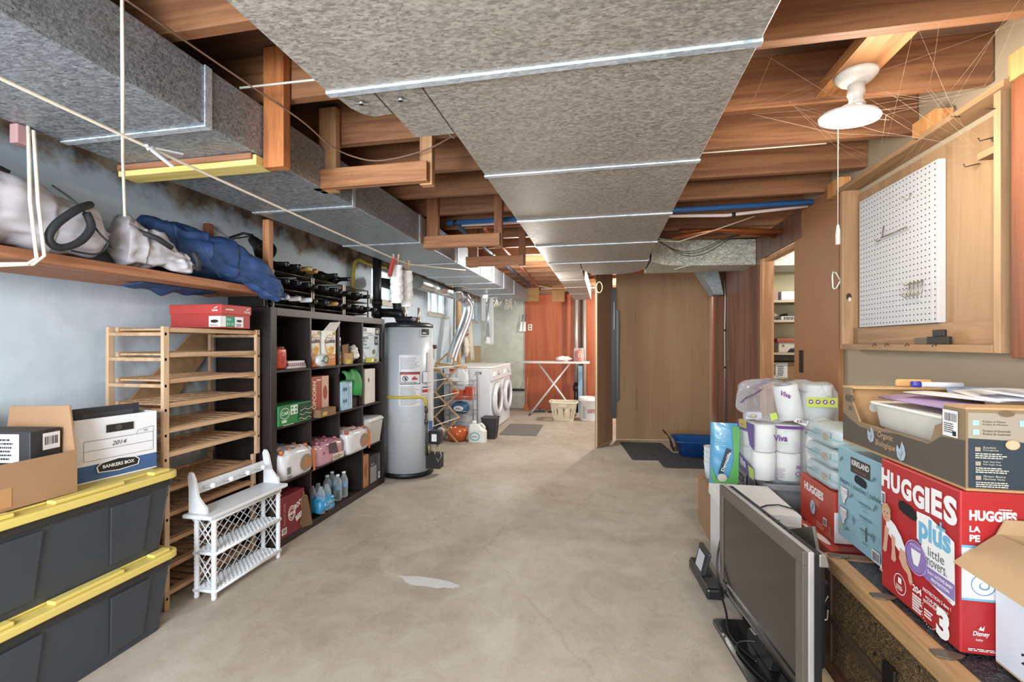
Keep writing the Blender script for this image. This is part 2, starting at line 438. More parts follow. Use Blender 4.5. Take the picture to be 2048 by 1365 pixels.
# floor joists: one board every 0.4145 m
n_t = 4
for k in range(-6, 19):
    yf = 1.225 + 0.4145*k
    if yf < YF+0.1 or yf > YB-0.1: continue
    struct(MB().box(XL+0.005, yf-0.042, ZJ, XR-0.005 if yf < 3.7 else 3.1, yf, ZS).build('trim_%d' % n_t, JOIST, bevel=0.002)); n_t += 1
# blocking between joists near the lamp and along the right wall
struct(MB().box(0.82, 1.6395, ZJ+0.005, 0.96, 2.012, ZJ+0.045).build('trim_%d' % n_t, wood('#a06a3d', '#bf8853', 'Y'))); n_t += 1
for yb in (1.70, 2.19, 2.98):
    struct(MB().box(1.335, yb, 2.15, 1.40, yb+0.14, ZJ-0.002).build('trim_%d' % n_t, wood('#b5773f', '#d09a62', 'Z'))); n_t += 1
struct(MB().box(1.36, YF, 2.145, XR, 1.68, ZJ-0.001).build('trim_%d' % n_t, mat('#a9b2a4', 0.7, var=0.12, scale=14))); n_t += 1
# dark stained plywood wall on the right, beyond the doorway, and the header over the opening
DPLY = wood('#5e3f33', '#7d5748', 'Z', 0.38, 0.3)
struct(MB().box(1.38, 4.50, 0, 1.40, 6.85, ZS).build('wall_right_plywood', DPLY)); bpy.data.objects['wall_right_plywood'].name = 'trim_%d' % n_t; n_t += 1
struct(MB().box(1.38, 3.60, 2.03, 1.40, 4.50, ZJ-0.001).build('trim_%d' % n_t, DPLY)); n_t += 1
struct(MB().box(1.405, 3.75, 2.0, 1.47, 4.43, 2.03).build('trim_%d' % n_t, STUD)); n_t += 1
struct(MB().box(1.381, 4.43, 0, 1.475, 4.499, 2.03).build('trim_%d' % n_t, STUD, bevel=0.002)); n_t += 1
# pantry behind the doorway
struct(MB().box(1.48, 5.25, 0, 3.0, 5.35, ZJ-0.002).build('wall_pantry_back', mat('#c9bf9f', 0.8))); bpy.data.objects['wall_pantry_back'].name = 'trim_%d' % n_t; n_t += 1
struct(MB().box(2.7, 3.2, 0, 2.8, 5.25, ZJ-0.002).build('trim_%d' % n_t, mat('#c9bf9f', 0.8))); n_t += 1
struct(MB().box(1.63, 3.1, 0, 2.8, 3.2, ZJ-0.002).build('trim_%d' % n_t, mat('#c9bf9f', 0.8))); n_t += 1
# sliding hardboard door
HB = mat('#9a6a44', 0.5, var=0.10, scale=5)
dr = struct(MB().box(1.385, 3.09, 0.01, 1.415, 3.745, ZJ-0.003).build('door_1', HB))
q = MB().box(1.380, 3.585, 1.06, 1.386, 3.65, 1.22); q.cyl((1.378, 3.617, 1.14), (1.381, 3.617, 1.14), 0.014, 1)
q.build('door_handle', [mat('#2a2220', 0.4, 0.6), mat('#0e0c0b', 0.6)], dr, bevel=0.003)
# ------------------------------------------------------------------ camera
cam = bpy.data.cameras.new('camera'); co = bpy.data.objects.new('camera', cam); COL.objects.link(co)
co.location = (0, 0, 1.27); co.rotation_euler = (PI/2, 0, math.atan(185/912))
cam.sensor_width = 36; cam.lens = 912*36/2048; cam.shift_y = (687-682.5)/2048; cam.clip_start = 0.05
scene.camera = co
# ------------------------------------------------------------------ light
wd = bpy.data.worlds.new('World'); scene.world = wd; wd.use_nodes = True
bg = wd.node_tree.nodes['Background']; bg.inputs[0].default_value = (0.86, 0.93, 1.0, 1); bg.inputs[1].default_value = 2.6
def lamp(name, loc, w, col=(1, 0.9, 0.78), r=0.08):
    l = bpy.data.lights.new(name, 'POINT'); l.energy = w; l.color = col; l.shadow_soft_size = r
    o = bpy.data.objects.new(name, l); o.location = loc; COL.objects.link(o); return o
def area(name, loc, rot, sx, sy, w, col):
    l = bpy.data.lights.new(name, 'AREA'); l.shape = 'RECTANGLE'; l.size = sx; l.size_y = sy; l.energy = w; l.color = col
    o = bpy.data.objects.new(name, l); o.location = loc; o.rotation_euler = rot; COL.objects.link(o); return o
lamp('bulb_light_pegboard', (0.90, 1.86, 2.00), 12.5, (1, 0.93, 0.82), 0.09)
lamp('bulb_light_laundry', (-1.86, 7.05, 2.02), 26, (1, 0.97, 0.90), 0.05)
lamp('bulb_light_far', (0.35, 7.3, 2.1), 66, (1, 0.93, 0.82), 0.06)
lamp('bulb_light_pantry', (2.1, 4.3, 2.0), 15, (1, 0.95, 0.85), 0.06)
lamp('fill_light_behind', (0.55, -0.9, 2.05), 38, (1, 0.95, 0.87), 0.15)  # unseen fill added behind the camera to brighten the near room
lamp('fill_light_behind_left', (-1.05, -0.7, 1.6), 42, (0.84, 0.92, 1.0), 0.2)  # unseen cool fill added behind the camera for the left side
lamp('fill_light_middle', (-0.78, 5.0, 1.95), 42, (1, 0.96, 0.9), 0.16)  # fill added between the ducts to lift the far half; no fixture here
area('daylight_fill_behind', (-1.0, YF+0.05, 1.3), (PI/2, 0, 0), 2.0, 1.4, 85, (0.84, 0.92, 1.0))  # added daylight-toned fill panel; the front wall has no window
for o_ in [o for o in bpy.data.objects if o.type == 'LIGHT' and o.data.type == 'AREA']: o_.rotation_euler = (-PI/2, 0, PI)
scene.view_settings.view_transform = 'Standard'; scene.view_settings.look = 'None'
scene.view_settings.exposure = 1.03; scene.view_settings.gamma = 1.0
scene.cycles.max_bounces = 8; scene.cycles.transparent_max_bounces = 16; scene.cycles.caustics_reflective = False; scene.cycles.caustics_refractive = False
# ================================================================== OVERHEAD: ducts, hangers, pipes, lines
GALVC = galv('#6f757b', '#adb4ba', 85, 0.45, 0.45)
def duct(name, label, x0, x1, y0, y1, z0, z1, seams, side=1):
    t = T(name, label, 'air duct', (x0, y0, z0))
    MB().box(0, 0, 0, x1-x0, y1-y0, z1-z0).build('duct_body', GALVC, t, bevel=0.004)
    for y in seams:
        f = MB(); yy = y-y0
        f.box(-0.002, yy-0.014, -0.006, x1-x0+0.002, yy+0.014, -0.0005)
        if side: f.box(x1-x0+0.0005, yy-0.014, -0.006, x1-x0+0.006, yy+0.014, z1-z0)
        f.build('seam_flange', GALVB, t, bevel=0.001)
    return t
duct('air_duct', 'long sheet metal duct running beside the left wall', -1.92, -1.31, YF+0.05, 7.83, ZD, 2.2, [0.4, 1.30, 2.21, 3.10, 3.97, 4.75, 5.35, 5.9, 6.6])
# wide central trunk duct: wider near end, then main run
t = T('air_duct', 'wide sheet metal trunk duct down the middle of the ceiling', 'air duct', (-0.51, 0, ZD))
MB().box(-0.28, YF+0.05, 0, 0.88, 1.19, 0.2).build('near_section', GALV, t, bevel=0.004)
MB().box(0, 1.205, 0.001, 0.88, 4.17, 0.2).build('duct_body', GALV, t, bevel=0.004)
MB().box(-0.283, 1.188, -0.007, 0.883, 1.212, 0.19).build('seam_flange', GALVB, t, bevel=0.001)
for y in (1.93, 2.68, 3.415, 4.17):
    MB().box(-0.003, y-0.013, -0.006, 0.883, y+0.013, 0.0005).build('seam_flange', GALVB, t, bevel=0.001)
pl = [(0.0, 4.19), (0.90, 4.19), (0.90, 4.62), (0.84, 4.82), (0.70, 4.95), (0.38, 4.95), (0.30, 4.60), (0.30, 4.19)]
MB().prism(pl[1:], 0.195, 0, (0, 0, 0.001), (1, 0, 0), (0, 1, 0)).build('plenum', GALV, t, bevel=0.003)
# curved take-off beside the trunk
t = T('duct_takeoff', 'small two-piece sheet metal take-off beside the trunk duct seam', 'air duct', (-0.66, 1.215, ZD+0.004))
c = [(-0.125, 0.0), (-0.005, 0.0), (-0.005, 0.14), (-0.07, 0.145), (-0.098, 0.125), (-0.118, 0.08)]
MB().prism(c, 0.233, 0, (0,0,0), (1,0,0), (0,1,0)).build('elbow', GALV, t, bevel=0.002)
MB().box(0.0, 0.0, 0, 0.145, 0.31, 0.233).build('boot', GALV, t, bevel=0.002)
for x, y in ((-0.06, 0.045), (0.065, 0.05)):
    d = MB(); d.cyl((x, y, -0.002), (x, y, -0.012), 0.007, 0, 10); d.hexa([(x-0.02, y-0.01, -0.012), (x+0.02, y+0.006, -0.012), (x+0.02, y+0.014, -0.012), (x-0.02, y-0.002, -0.012)], [(x-0.02, y-0.01, -0.009), (x+0.02, y+0.006, -0.009), (x+0.02, y+0.014, -0.009), (x-0.02, y-0.002, -0.009)])
    d.build('damper_wing_nut', STEEL, t)
# narrow continuation and branch
t = T('air_duct', 'narrow sheet metal duct continuing to the back wall', 'air duct', (-0.51, 4.19, ZD))
MB().box(0.0, 0, 0.002, 0.29, 3.55, 0.19).build('duct_body', GALV, t, bevel=0.003)
for i, y in enumerate((0.45, 1.1, 1.8, 2.6)): MB().box(-0.002, y, -0.003, 0.292, y+0.02, 0.0015).build('seam_flange', GALV, t)
t = T('branch_duct', 'spotted sheet metal branch duct curving towards the stained plywood wall', 'air duct', (0.44, 4.2, ZD))
pts = [(-0.04, 0.0)] + [(0.02 + 0.34*math.sin(a), 0.0 + 0.30*(1-math.cos(a)) ) for a in [i*PI/2/7 for i in range(1, 8)]]
front = [(-0.03, 0.02), (0.01, 0.10), (0.06, 0.18), (0.13, 0.25), (0.22, 0.30), (0.32, 0.325), (0.62, 0.36), (0.937, 0.40)]
poly = front + [(0.937, 0.76), (0.5, 0.76), (0.48, 0.72), (0.478, 0.3)][:2] + [(0.50, 0.70)]
b = MB(); n = len(front)
lo = [(x, y, 0.0) for x, y in front]; hi = [(x, y, 0.239) for x, y in front]
back = [(x+0.01, max(y+0.34, 0.40), 0) for x, y in front]
for i in range(n-1):
    b.hexa([lo[i], lo[i+1], (front[i+1][0], 0.76, 0), (front[i][0], 0.76, 0)], [hi[i], hi[i+1], (front[i+1][0], 0.76, 0.239), (front[i][0], 0.76, 0.239)])
b.build('duct_body', galv('#8a8c80', '#dedfd2', 60, 0.5, 0.2), t)
s = MB(); s.box(0.325, 0.318, -0.004, 0.345, 0.33, 0.2); s.bar((0.335, 0.32, -0.003), (0.24, 0.52, -0.003), 0.02, 0.006); s.build('seam_flange', GALV, t)
t = T('air_duct', 'short grey duct boot hanging over the cardboard sheet corner', 'air duct', (1.16, 5.60, 1.84))
MB().hexa([(0.10,0.1,0),(0.20,0.1,0),(0.20,0.35,0),(0.10,0.35,0)], [(-0.12,0.0,0.36),(0.10,0.0,0.36),(0.10,0.35,0.36),(-0.12,0.35,0.36)]).build('duct_body', galv('#7d8488', '#a9b2b4', 80), t)
t = T('air_duct', 'speckled white duct crossing above the pantry shelves', 'air duct', (1.48, 4.56, ZD))
MB().box(0, 0, -0.02, 1.2, 0.42, 0.2).build('duct_body', galv('#b9bbb6', '#e6e7e2', 60, 0.5, 0.1), t)

# ---- wooden trapeze hangers
def hanger(label, xa, xb, y, zb, zt, bar=True):
    t = T('duct_hanger', label, 'wooden hanger', (xa, y, zb), group='wooden trapeze hangers')
    wz = STUD if y < 3 else wood('#83502f', '#9c6640', 'Z')
    MB().box(-0.045, 0, 0, 0.045, 0.04, zt-zb).build('post', wz, t, bevel=0.002)
    MB().box(xb-xa-0.03, 0, -0.005, xb-xa+0.03, 0.04, zt-zb).build('post', wz, t, bevel=0.002)
    MB().box(-0.055, -0.04, 0.0, xb-xa+0.02, -0.001, 0.09).build('crossbar', wood('#93603c', '#b07b52', 'X'), t, bevel=0.003)
    return t
t = T('duct_hanger', 'wooden hanger holding up the left duct with a yellow stained bar', 'wooden hanger', (-1.26, 1.55, 1.955), group='wooden trapeze hangers')
MB().box(-0.045, 0, 0.0, 0.045, 0.04, 0.47).build('post', wood('#94552f', '#b8723f', 'Z'), t, bevel=0.002)
p = MB().box(-0.70, -0.035, 0.0, -0.047, 0.045, 0.04).build('crossbar', [wood('#c1ac5c', '#d6c47a', 'X', 0.7)], t, bevel=0.003)
MB().box(-0.69, -0.036, 0.021, -0.06, -0.046, 0.042).build('batten', wood('#7d5236', '#94654a', 'X'), t)
hanger('wooden hanger with a knotty crossbar, nearest of the three between the ducts', -1.30, -0.80, 1.962, 2.0, 2.40)
hanger('wooden hanger framing the blue pipe, middle one of three between the ducts', -1.26, -0.755, 3.214, 1.972, 2.38)
hanger('wooden hanger farthest of the three between the ducts', -1.19, -0.73, 4.043, 1.972, 2.38)
t = tag(MB().box(-1.33, 7.86, 2.0, -1.12, 7.90, ZJ-0.002).build('wood_block', wood('#a8773f', '#c09152', 'X')), 'square wooden block at the far end of the left duct', 'block')
t = tag(MB().box(-0.87, 7.70, 1.97, -0.66, 7.72, ZJ-0.002).build('hanging_board', wood('#a8763c', '#bd8c50', 'Z')), 'small tan board hanging from the joists before the red panel', 'board')

# ---- pipes and cables
PB = mat('#2d5f97', 0.55); PD = mat('#3b4452', 0.6); PW = mat('#d8c8c4', 0.5); PR = mat('#9a4230', 0.5); PC = mat('#b0673c', 0.35, 0.7)
def pipe(name, label, cat, pts, r, m, clamps=(), n=10):
    t = T(name, label, cat, pts[0])
    o = Vector(pts[0]); MB().tube([Vector(p)-o for p in pts], r, 0, n).build('tube', m, t)
    for c in clamps:
        c0 = Vector(c)-o; k = MB(); ax = (Vector(pts[-1])-o).normalized()
        k.cyl(c0-ax*0.012, c0+ax*0.012, r*1.3, 0, n); k.build('clamp', BLACK, t)
    return t
pipe('water_pipe', 'thick blue pipe crossing under the joists', 'pipe', [(-1.22, 3.43, 2.221), (0.2, 3.43, 2.221), (1.37, 3.40, 2.219)], 0.018, PB, [(-1.15, 3.43, 2.215), (0.42, 3.43, 2.215)])
pipe('water_pipe', 'white pipe crossing just below the blue pipe', 'pipe', [(-1.12, 3.50, 2.216), (0.3, 3.50, 2.216), (0.5, 3.50, 2.20), (0.85, 3.50, 2.185), (1.37, 3.48, 2.215)], 0.012, PW, [(0.9, 3.50, 2.187)])
pipe('water_pipe', 'red pipe crossing behind the white pipe', 'pipe', [(-0.93, 3.60, 2.222), (0.36, 3.60, 2.222)], 0.014, PR)
pipe('water_pipe', 'dark insulated pipe running back between the ducts', 'pipe', [(-1.15, 3.47, 2.205), (-1.15, 5.2, 2.20), (-1.16, 7.15, 2.19)], 0.02, PD, [(-1.15, 3.95, 2.203), (-1.15, 4.6, 2.20), (-1.15, 5.3, 2.20), (-1.16, 6.4, 2.19)])
pipe('water_pipe', 'orange copper pipe running back between the ducts', 'pipe', [(-0.96, 3.62, 2.21), (-0.99, 5.2, 2.20), (-1.05, 7.2, 2.19)], 0.014, mat('#b5674a', 0.4, 0.3), [(-0.97, 3.9, 2.21), (-0.99, 4.9, 2.20), (-1.01, 6.1, 2.195)])
pipe('water_pipe', 'upper copper pipe above the doorway header', 'pipe', [(0.55, 3.98, 2.15), (0.9, 3.95, 2.19), (1.378, 3.95, 2.15)], 0.02, PC)
pipe('water_pipe', 'lower copper pipe entering the stained plywood above the door post', 'pipe', [(0.62, 4.05, 2.22), (0.95, 4.08, 2.215), (1.378, 4.10, 2.15)], 0.018, PC)
pipe('cable', 'white cable strung along the joists before the red panel', 'cable', [(-1.1, 7.98, 2.23), (-0.7, 7.98, 2.222), (-0.05, 7.98, 2.232)], 0.012, WHITE)
pipe('cable', 'loose orange hose curling under the joists at the back', 'cable', [(-1.05, 7.3, 2.2), (-0.85, 7.35, 2.16), (-0.62, 7.3, 2.15), (-0.45, 7.25, 2.2)], 0.014, mat('#c79a74', 0.5))
pipe('cable', 'brown wire drooping past the nearest trapeze hanger', 'cable', smooth([(-1.29, 1.0, 2.215), (-1.275, 1.30, 2.212), (-1.20, 1.62, 2.17), (-1.18, 1.78, 2.14), (-1.14, 1.90, 2.13), (-1.0, 1.91, 2.10), (-0.8, 1.92, 2.13), (-0.68, 1.93, 2.18), (-0.56, 1.93, 2.225)], 60), 0.0035, mat('#7d5f4e', 0.6), n=6)
pipe('cable', 'white twin wire stretched from the left duct to the trunk duct', 'cable', [(-1.30, 1.43, 2.20), (-1.0, 1.43, 2.195), (-0.78, 1.43, 2.21)], 0.004, mat('#c9c3b8', 0.6), n=6)
for q, (a, lab) in enumerate(((0.0, 'highest of three dark wires sagging across the branch duct'), (0.02, 'middle one of three dark wires sagging across the branch duct'), (0.05, 'lowest of three dark wires sagging across the branch duct'))):
    pts = []
    for i in range(11):
        u = i/10; pts.append((0.44+0.75*u+a*0.3, 4.16+0.28*u+0.03*math.sin(PI*u)-a*0.45, 2.18+0.07*u*u-0.13*math.sin(PI*min(1, u*1.15))*(1-u*0.5)-a*math.sin(PI*u)))
    pipe('cable', lab, 'cable', pts, 0.0035, mat('#4b4f42', 0.6), n=6)
pipe('cable', 'thin pale wire drooping beneath the copper pipes', 'cable', [(0.42, 3.85, 2.10), (0.58, 3.85, 2.085), (0.8, 3.8, 2.14), (1.1, 3.7, 2.22)], 0.005, mat('#c8b7a2', 0.6), n=6)
pipe('cable', 'thin white wire stapled along the joists beside the trunk duct', 'cable', [(0.39, 2.46, 2.236), (0.7, 2.455, 2.233), (1.05, 2.46, 2.236)], 0.0035, mat('#d9cfc0', 0.6), n=6)
t = T('wire_offcut', 'loose bent wire sticking out beside the trunk duct', 'wire', (-0.56, 1.62, 2.18))
MB().tube([(0, 0, 0.03), (-0.06, 0.06, -0.05), (-0.10, 0.0, -0.02), (-0.16, 0.03, 0.03)], 0.003, 0, 6).build('strand', mat('#c2b8a0'), t)
MB().tube([(-0.2, 0.0, 0.0), (-0.1, 0.06, -0.045), (-0.02, 0.1, -0.1)], 0.003, 0, 6).build('strand', mat('#c2b8a0'), t)
pipe('conduit', 'thin grey conduit running down the stained plywood wall', 'conduit', [(1.368, 5.69, 2.0), (1.368, 5.65, 1.8), (1.368, 5.68, 1.4), (1.368, 5.67, 1.0), (1.368, 5.68, 0.2)], 0.008, mat('#9b9a97', 0.4, 0.6), [(1.368, 5.68, 1.42), (1.368, 5.67, 0.99)])

# ---- clothesline, pegs, roller covers
ROPE = mat('#d9d2c0', 0.8, scale=60, var=0.2)
line = [(-1.35, -1.2, 1.93), (-1.35, 0.4, 1.888), (-1.35, 1.14, 1.862), (-1.35, 1.9, 1.842), (-1.35, 2.6, 1.828), (-1.35, 2.85, 1.823), (-1.35, 2.98, 1.826), (-1.35, 3.6, 1.90), (-1.34, 4.3, 1.99)]
t = T('clothesline', 'long white clothesline strung below the left duct', 'rope', line[0])
MB().tube([Vector(p)-Vector(line[0]) for p in line], 0.0048, 0, 8).build('rope', ROPE, t)
k = MB(); k.tube([(0.0+0.008*math.cos(a*2.2), 2.34-0.02+0.006*a, -0.068+0.008*math.sin(a*2.2)) for a in range(9)], 0.004, 0, 6)
k.bar((0, 2.33, -0.068), (0.015, 2.43, -0.05), 0.012, 0.005); k.bar((0, 2.33, -0.068), (0.01, 2.40, -0.10), 0.012, 0.005); k.build('knot', mat('#c3c7cc'), t)
pipe('hanging_rope', 'white rope hanging from the ceiling to the grey bag strap', 'rope', [(-1.235, 0.965, 2.238), (-1.25, 0.978, 1.985), (-1.52, 1.19, 1.87), (-1.755, 1.38, 1.78), (-1.76, 1.385, 1.745)], 0.0045, ROPE, n=8)
t = T('hanging_rope', 'doubled white rope looped from a pink block under the shelf plank', 'rope', (-1.90, 1.18, 1.55))
MB().tube([(0, 0.0, 0.45), (0.0, 0.005, 0.2), (0.005, 0.02, 0.01), (-0.0, 0.0, -0.012), (-0.12, -0.02, -0.012), (-0.4, -0.03, -0.012)], 0.0055, 0, 8).build('rope', ROPE, t)
MB().tube([(0.008, 0.01, 0.44), (0.012, 0.02, 0.2), (0.016, 0.035, 0.02), (0.004, 0.012, -0.012), (-0.12, 0.0, -0.014), (-0.4, 0.0, -0.014)], 0.0055, 0, 8).build('rope', ROPE, t)
MB().box(-0.035, -0.03, 0.385, 0.0, 0.012, 0.449).build('pulley_block', mat('#a07a78', 0.7), t, bevel=0.004)
FLUFF = mat('#e9e9ea', 0.95, var=0.12, scale=45, bump=0.6)
def roller(label, y, zt, tilt):
    t = T('roller_cover', label, 'paint roller cover', (-1.35, y, zt), rot=(tilt, 0.06, 0), group='roller covers on the clothesline')
    b = MB()
    def fn(u, v):
        a = 2*PI*u; r = 0.040 + 0.006*noise.noise(Vector((math.cos(a)*3, math.sin(a)*3, v*9))) + 0.004*noise.noise(Vector((math.cos(a)*9, math.sin(a)*9, v*26))) - 0.005*abs(math.sin(v*14+a*1.0))**8
        return Vector((r*math.cos(a), r*math.sin(a), -0.035-0.25*v))
    b.surf(fn, 26, 60, 0, wu=True); b.lathe([(0.038, -0.035), (0.018, -0.032)], n=20, cap=False); b.lathe([(0.018, -0.285), (0.04, -0.285)], n=20, cap=False)
    b.build('nap', FLUFF, t)
    MB().cyl((0, 0, -0.03), (0, 0, -0.289), 0.019, 0, 16).build('core', mat('#b79f83', 0.8), t)
    p = MB(); p.bar((-0.004, -0.006, -0.05), (-0.012, -0.016, 0.035), 0.01, 0.008); p.bar((0.004, 0.006, -0.05), (0.012, 0.014, 0.035), 0.01, 0.008); p.cyl((-0.006, 0, -0.002), (0.006, 0, -0.002), 0.005, 0, 8)
    p.build('clothes_peg', mat('#c9ab82', 0.7), t)
roller('fluffy white roller cover on the clothesline, with a reddish end, nearer one', 2.80, 1.824, 0.16)
roller('fluffy white roller cover on the clothesline, plain farther one', 2.965, 1.812, 0.14)
b = tag(MB().bar((-1.345, 2.70, 1.70), (-1.335, 2.735, 1.815), 0.02, 0.02).build('tag_strip', mat('#a8463a', 0.6)), 'small red strip hanging beside the nearer roller cover', 'tag')

# ---- hanging shelf with bags
t = T('hanging_shelf', 'rough wooden plank shelf hanging along the left wall', 'shelf', (-1.95, 0.2, 1.555))
PL = wood('#8d5a3d', '#ab7552', 'Y', 0.7)
MB().box(-0.42, -1.0, 0, 0.0, 2.155, 0.04).build('plank', PL, t, bevel=0.004)
MB().box(-0.042, 2.16, 0.0, 0.0, 2.20, 0.45).build('post', wood('#a06741', '#bf8a60', 'Z'), t, bevel=0.003)
MB().box(-0.46, 2.16, 0.0, -0.42, 2.20, 0.45).build('post', wood('#6e3d25', '#8a5132', 'Z'), t, bevel=0.003)
MB().box(-0.415, 2.162, 0.0, -0.047, 2.198, 0.045).build('crosspiece', PL, t, bevel=0.003)
def sack(mb, path, rad, flat=0.75, m=0, nu=56, nv=76, amp=0.018, freq=9, seed=0.0, floor_z=None, along=0.012, clampx=None):
    """lumpy cloth bag along a path; rad = [(ry, rz)]"""
    P = [Vector(p) for p in path]; k = len(P)-1
    def at(v):
        x = v*k; i = min(int(x), k-1); f = x-i; f = f*f*(3-2*f)*0.5 + f*0.5
        return P[i].lerp(P[i+1], f), rad[i][0]*(1-f)+rad[i+1][0]*f, rad[i][1]*(1-f)+rad[i+1][1]*f
    def fn(u, v):
        c, ra, rb = at(v); a = 2*PI*u
        d = (at(min(1, v+0.02))[0]-at(max(0, v-0.02))[0]); d.z = 0; d.normalize(); s = Vector((d.y, -d.x, 0))
        ca, sa = math.cos(a), math.sin(a)
        p = c + s*(ra*math.copysign(abs(ca)**0.8, ca)) + Vector((0,0,1))*(rb*math.copysign(abs(sa)**0.8, sa))
        q = p*freq + Vector((seed, 0, 0))
        nrm = (s*ca + Vector((0,0,sa)))
        p = p + nrm*(amp*noise.noise(q) + amp*0.35*noise.noise(q*2.6) - amp*0.45*abs(noise.noise(Vector((q.x, q.y*0.8, q.z))*3.1)) - amp*0.9*abs(noise.noise(Vector((q.x*0.6, q.y*0.45, q.z*2.2))*1.3)) + along*math.sin(6*a + 9*noise.noise(q*0.4))*(abs(v-0.5)*2)**3)
        if floor_z is not None and p.z < floor_z: p.z = floor_z + 0.1*(p.z-floor_z)*0
        if clampx is not None:
            if p.y > 0.66 and p.x < clampx: p.x = clampx
            if p.x < clampx and p.z < 0.004: p.z = 0.004 if p.y < 0.62 else p.z
            if p.x < clampx and p.z < 0.004: p.x = clampx
        return p
    mb.surf(fn, nu, nv, m, wu=True)
    for e in (0, nv-1):
        pass
    return mb
BAG = mat('#bdbac0', 0.5, var=0.10, scale=3); STRAP = mat('#26282c', 0.7)
o = T('duffel_bag', 'large pale grey drawstring bag with a black strap on the plank shelf', 'bag', (-2.12, 0.9, 1.598))
b = MB(); sack(b, [(0.0, -0.55, 0.16), (0.0, -0.35, 0.17), (0.0, -0.05, 0.16), (0.02, 0.24, 0.145), (0.05, 0.43, 0.13), (0.10, 0.56, 0.115), (0.115, 0.61, 0.11)], [(0.05, 0.05), (0.17, 0.16), (0.18, 0.165), (0.175, 0.15), (0.14, 0.125), (0.10, 0.10), (0.02, 0.02)], floor_z=0.003, seed=2, amp=0.03, freq=6)
b.build('sack', BAG, o)
MB().tube(smooth([(0.15, 0.52, 0.215), (0.21, 0.43, 0.165), (0.225, 0.355, 0.09), (0.225, 0.335, 0.035), (0.22, 0.37, 0.012), (0.222, 0.43, 0.045), (0.215, 0.475, 0.11), (0.20, 0.47, 0.165)], 40), 0.014, 0, 6).build('carry_strap', STRAP, o)
MB().tube(smooth([(0.14, 0.40, 0.25), (0.19, 0.45, 0.19), (0.215, 0.50, 0.10), (0.215, 0.535, 0.06), (0.205, 0.50, 0.015), (0.20, 0.42, 0.012)], 30), 0.004, 0, 6).build('drawstring', STRAP, o)
MB().tube([(-0.02, 0.1, 0.322), (0.02, 0.22, 0.315), (0.05, 0.33, 0.275)], 0.012, 0, 6).build('side_strap', STRAP, o)
pr = Print((0.205, 0.28, 0.06), (0, 1, 0), (0, 0, 1)); pr.fine(0, 0, 0.10, 0.05, 5, mat('#8b8790', var=0)); 
o = T('stuff_sack', 'small crumpled grey sack between the large grey bag and the blue bag', 'bag', (-2.07, 1.585, 1.598))
b = MB(); sack(b, [(0.0, -0.04, 0.10), (0.02, 0.01, 0.12), (0.05, 0.08, 0.10), (0.115, 0.17, 0.065), (0.135, 0.23, 0.05), (0.14, 0.25, 0.045)], [(0.02, 0.03), (0.12, 0.125), (0.11, 0.105), (0.05, 0.065), (0.035, 0.05), (0.01, 0.01)], floor_z=0.003, seed=11, amp=0.035, freq=11, nv=50)
b.build('sack', mat('#b1aeb3', 0.55, var=0.1, scale=4), o)
MB().tube([(0.12, 0.0, 0.15), (0.155, 0.06, 0.13), (0.165, 0.12, 0.10)], 0.012, 0, 6).build('strap', STRAP, o)
MB().tube([(0.175, 0.22, 0.10), (0.18, 0.24, 0.06), (0.17, 0.25, 0.02)], 0.013, 0, 6).build('strap', STRAP, o)
o = T('cloth_bag', 'navy blue cloth bag sagging over the end of the plank shelf', 'bag', (-2.06, 1.66, 1.598))
b = MB(); sack(b, [(-0.10, 0.07, 0.18), (-0.09, 0.11, 0.165), (-0.08, 0.2, 0.15), (-0.03, 0.36, 0.14), (0.04, 0.50, 0.10), (0.13, 0.61, 0.05), (0.185, 0.68, -0.01), (0.20, 0.71, -0.045), (0.205, 0.72, -0.055)], [(0.03, 0.05), (0.11, 0.10), (0.15, 0.145), (0.18, 0.135), (0.15, 0.115), (0.095, 0.10), (0.055, 0.075), (0.03, 0.03), (0.005, 0.005)], seed=5, amp=0.035, freq=7, nv=84, clampx=0.124)
b.build('sack', mat('#27436f', 0.7, var=0.12, scale=5, bump=0.05), o)
b = MB(); b.surf(lambda u, v: Vector((-0.02-0.12*u, 0.05+0.42*v, -0.047-0.03*(1-abs(2*v-1))*(0.5+0.5*math.sin(v*17))*u-0.012*u)), 8, 24); b.build('hanging_hem', mat('#27436f', 0.7, var=0.12, scale=5, bump=0.05), o, solid=0.004)
b = MB(); b.tube([(0.185, 0.16, 0.15), (0.20, 0.2, 0.06), (0.19, 0.27, 0.0)], 0.003, 0, 5); b.tube([(0.19, 0.30, 0.02), (0.205, 0.42, 0.02), (0.22, 0.50, -0.02), (0.235, 0.6, -0.06)], 0.003, 0, 5); b.build('seam', mat('#1d3357', 0.7), o)
t = T('clamp_lamp', 'black cone clamp lamp on the left wall beside the shelf post', 'lamp', (-2.25, 2.62, 1.925))
A = Matrix.Rotation(0.9, 3, 'Y') @ Matrix.Rotation(0.25, 3, 'X')
MB().lathe([(0.028, 0.06), (0.034, 0.03), (0.036, 0.0), (0.062, -0.07), (0.075, -0.10), (0.072, -0.10), (0.058, -0.068), (0.03, 0.0)], A=A.inverted(), n=24).build('shade', mat('#17191b', 0.4), t)
MB().tube([(-0.03, 0, 0.06), (-0.08, -0.03, 0.07), (-0.165, -0.05, 0.04)], 0.008, 0, 8).build('arm', BLACK, t)
MB().tube([(-0.04, -0.02, 0.05), (-0.08, -0.10, 0.02), (-0.15, -0.17, -0.06)], 0.004, 0, 6).build('cord', BLACK, t)

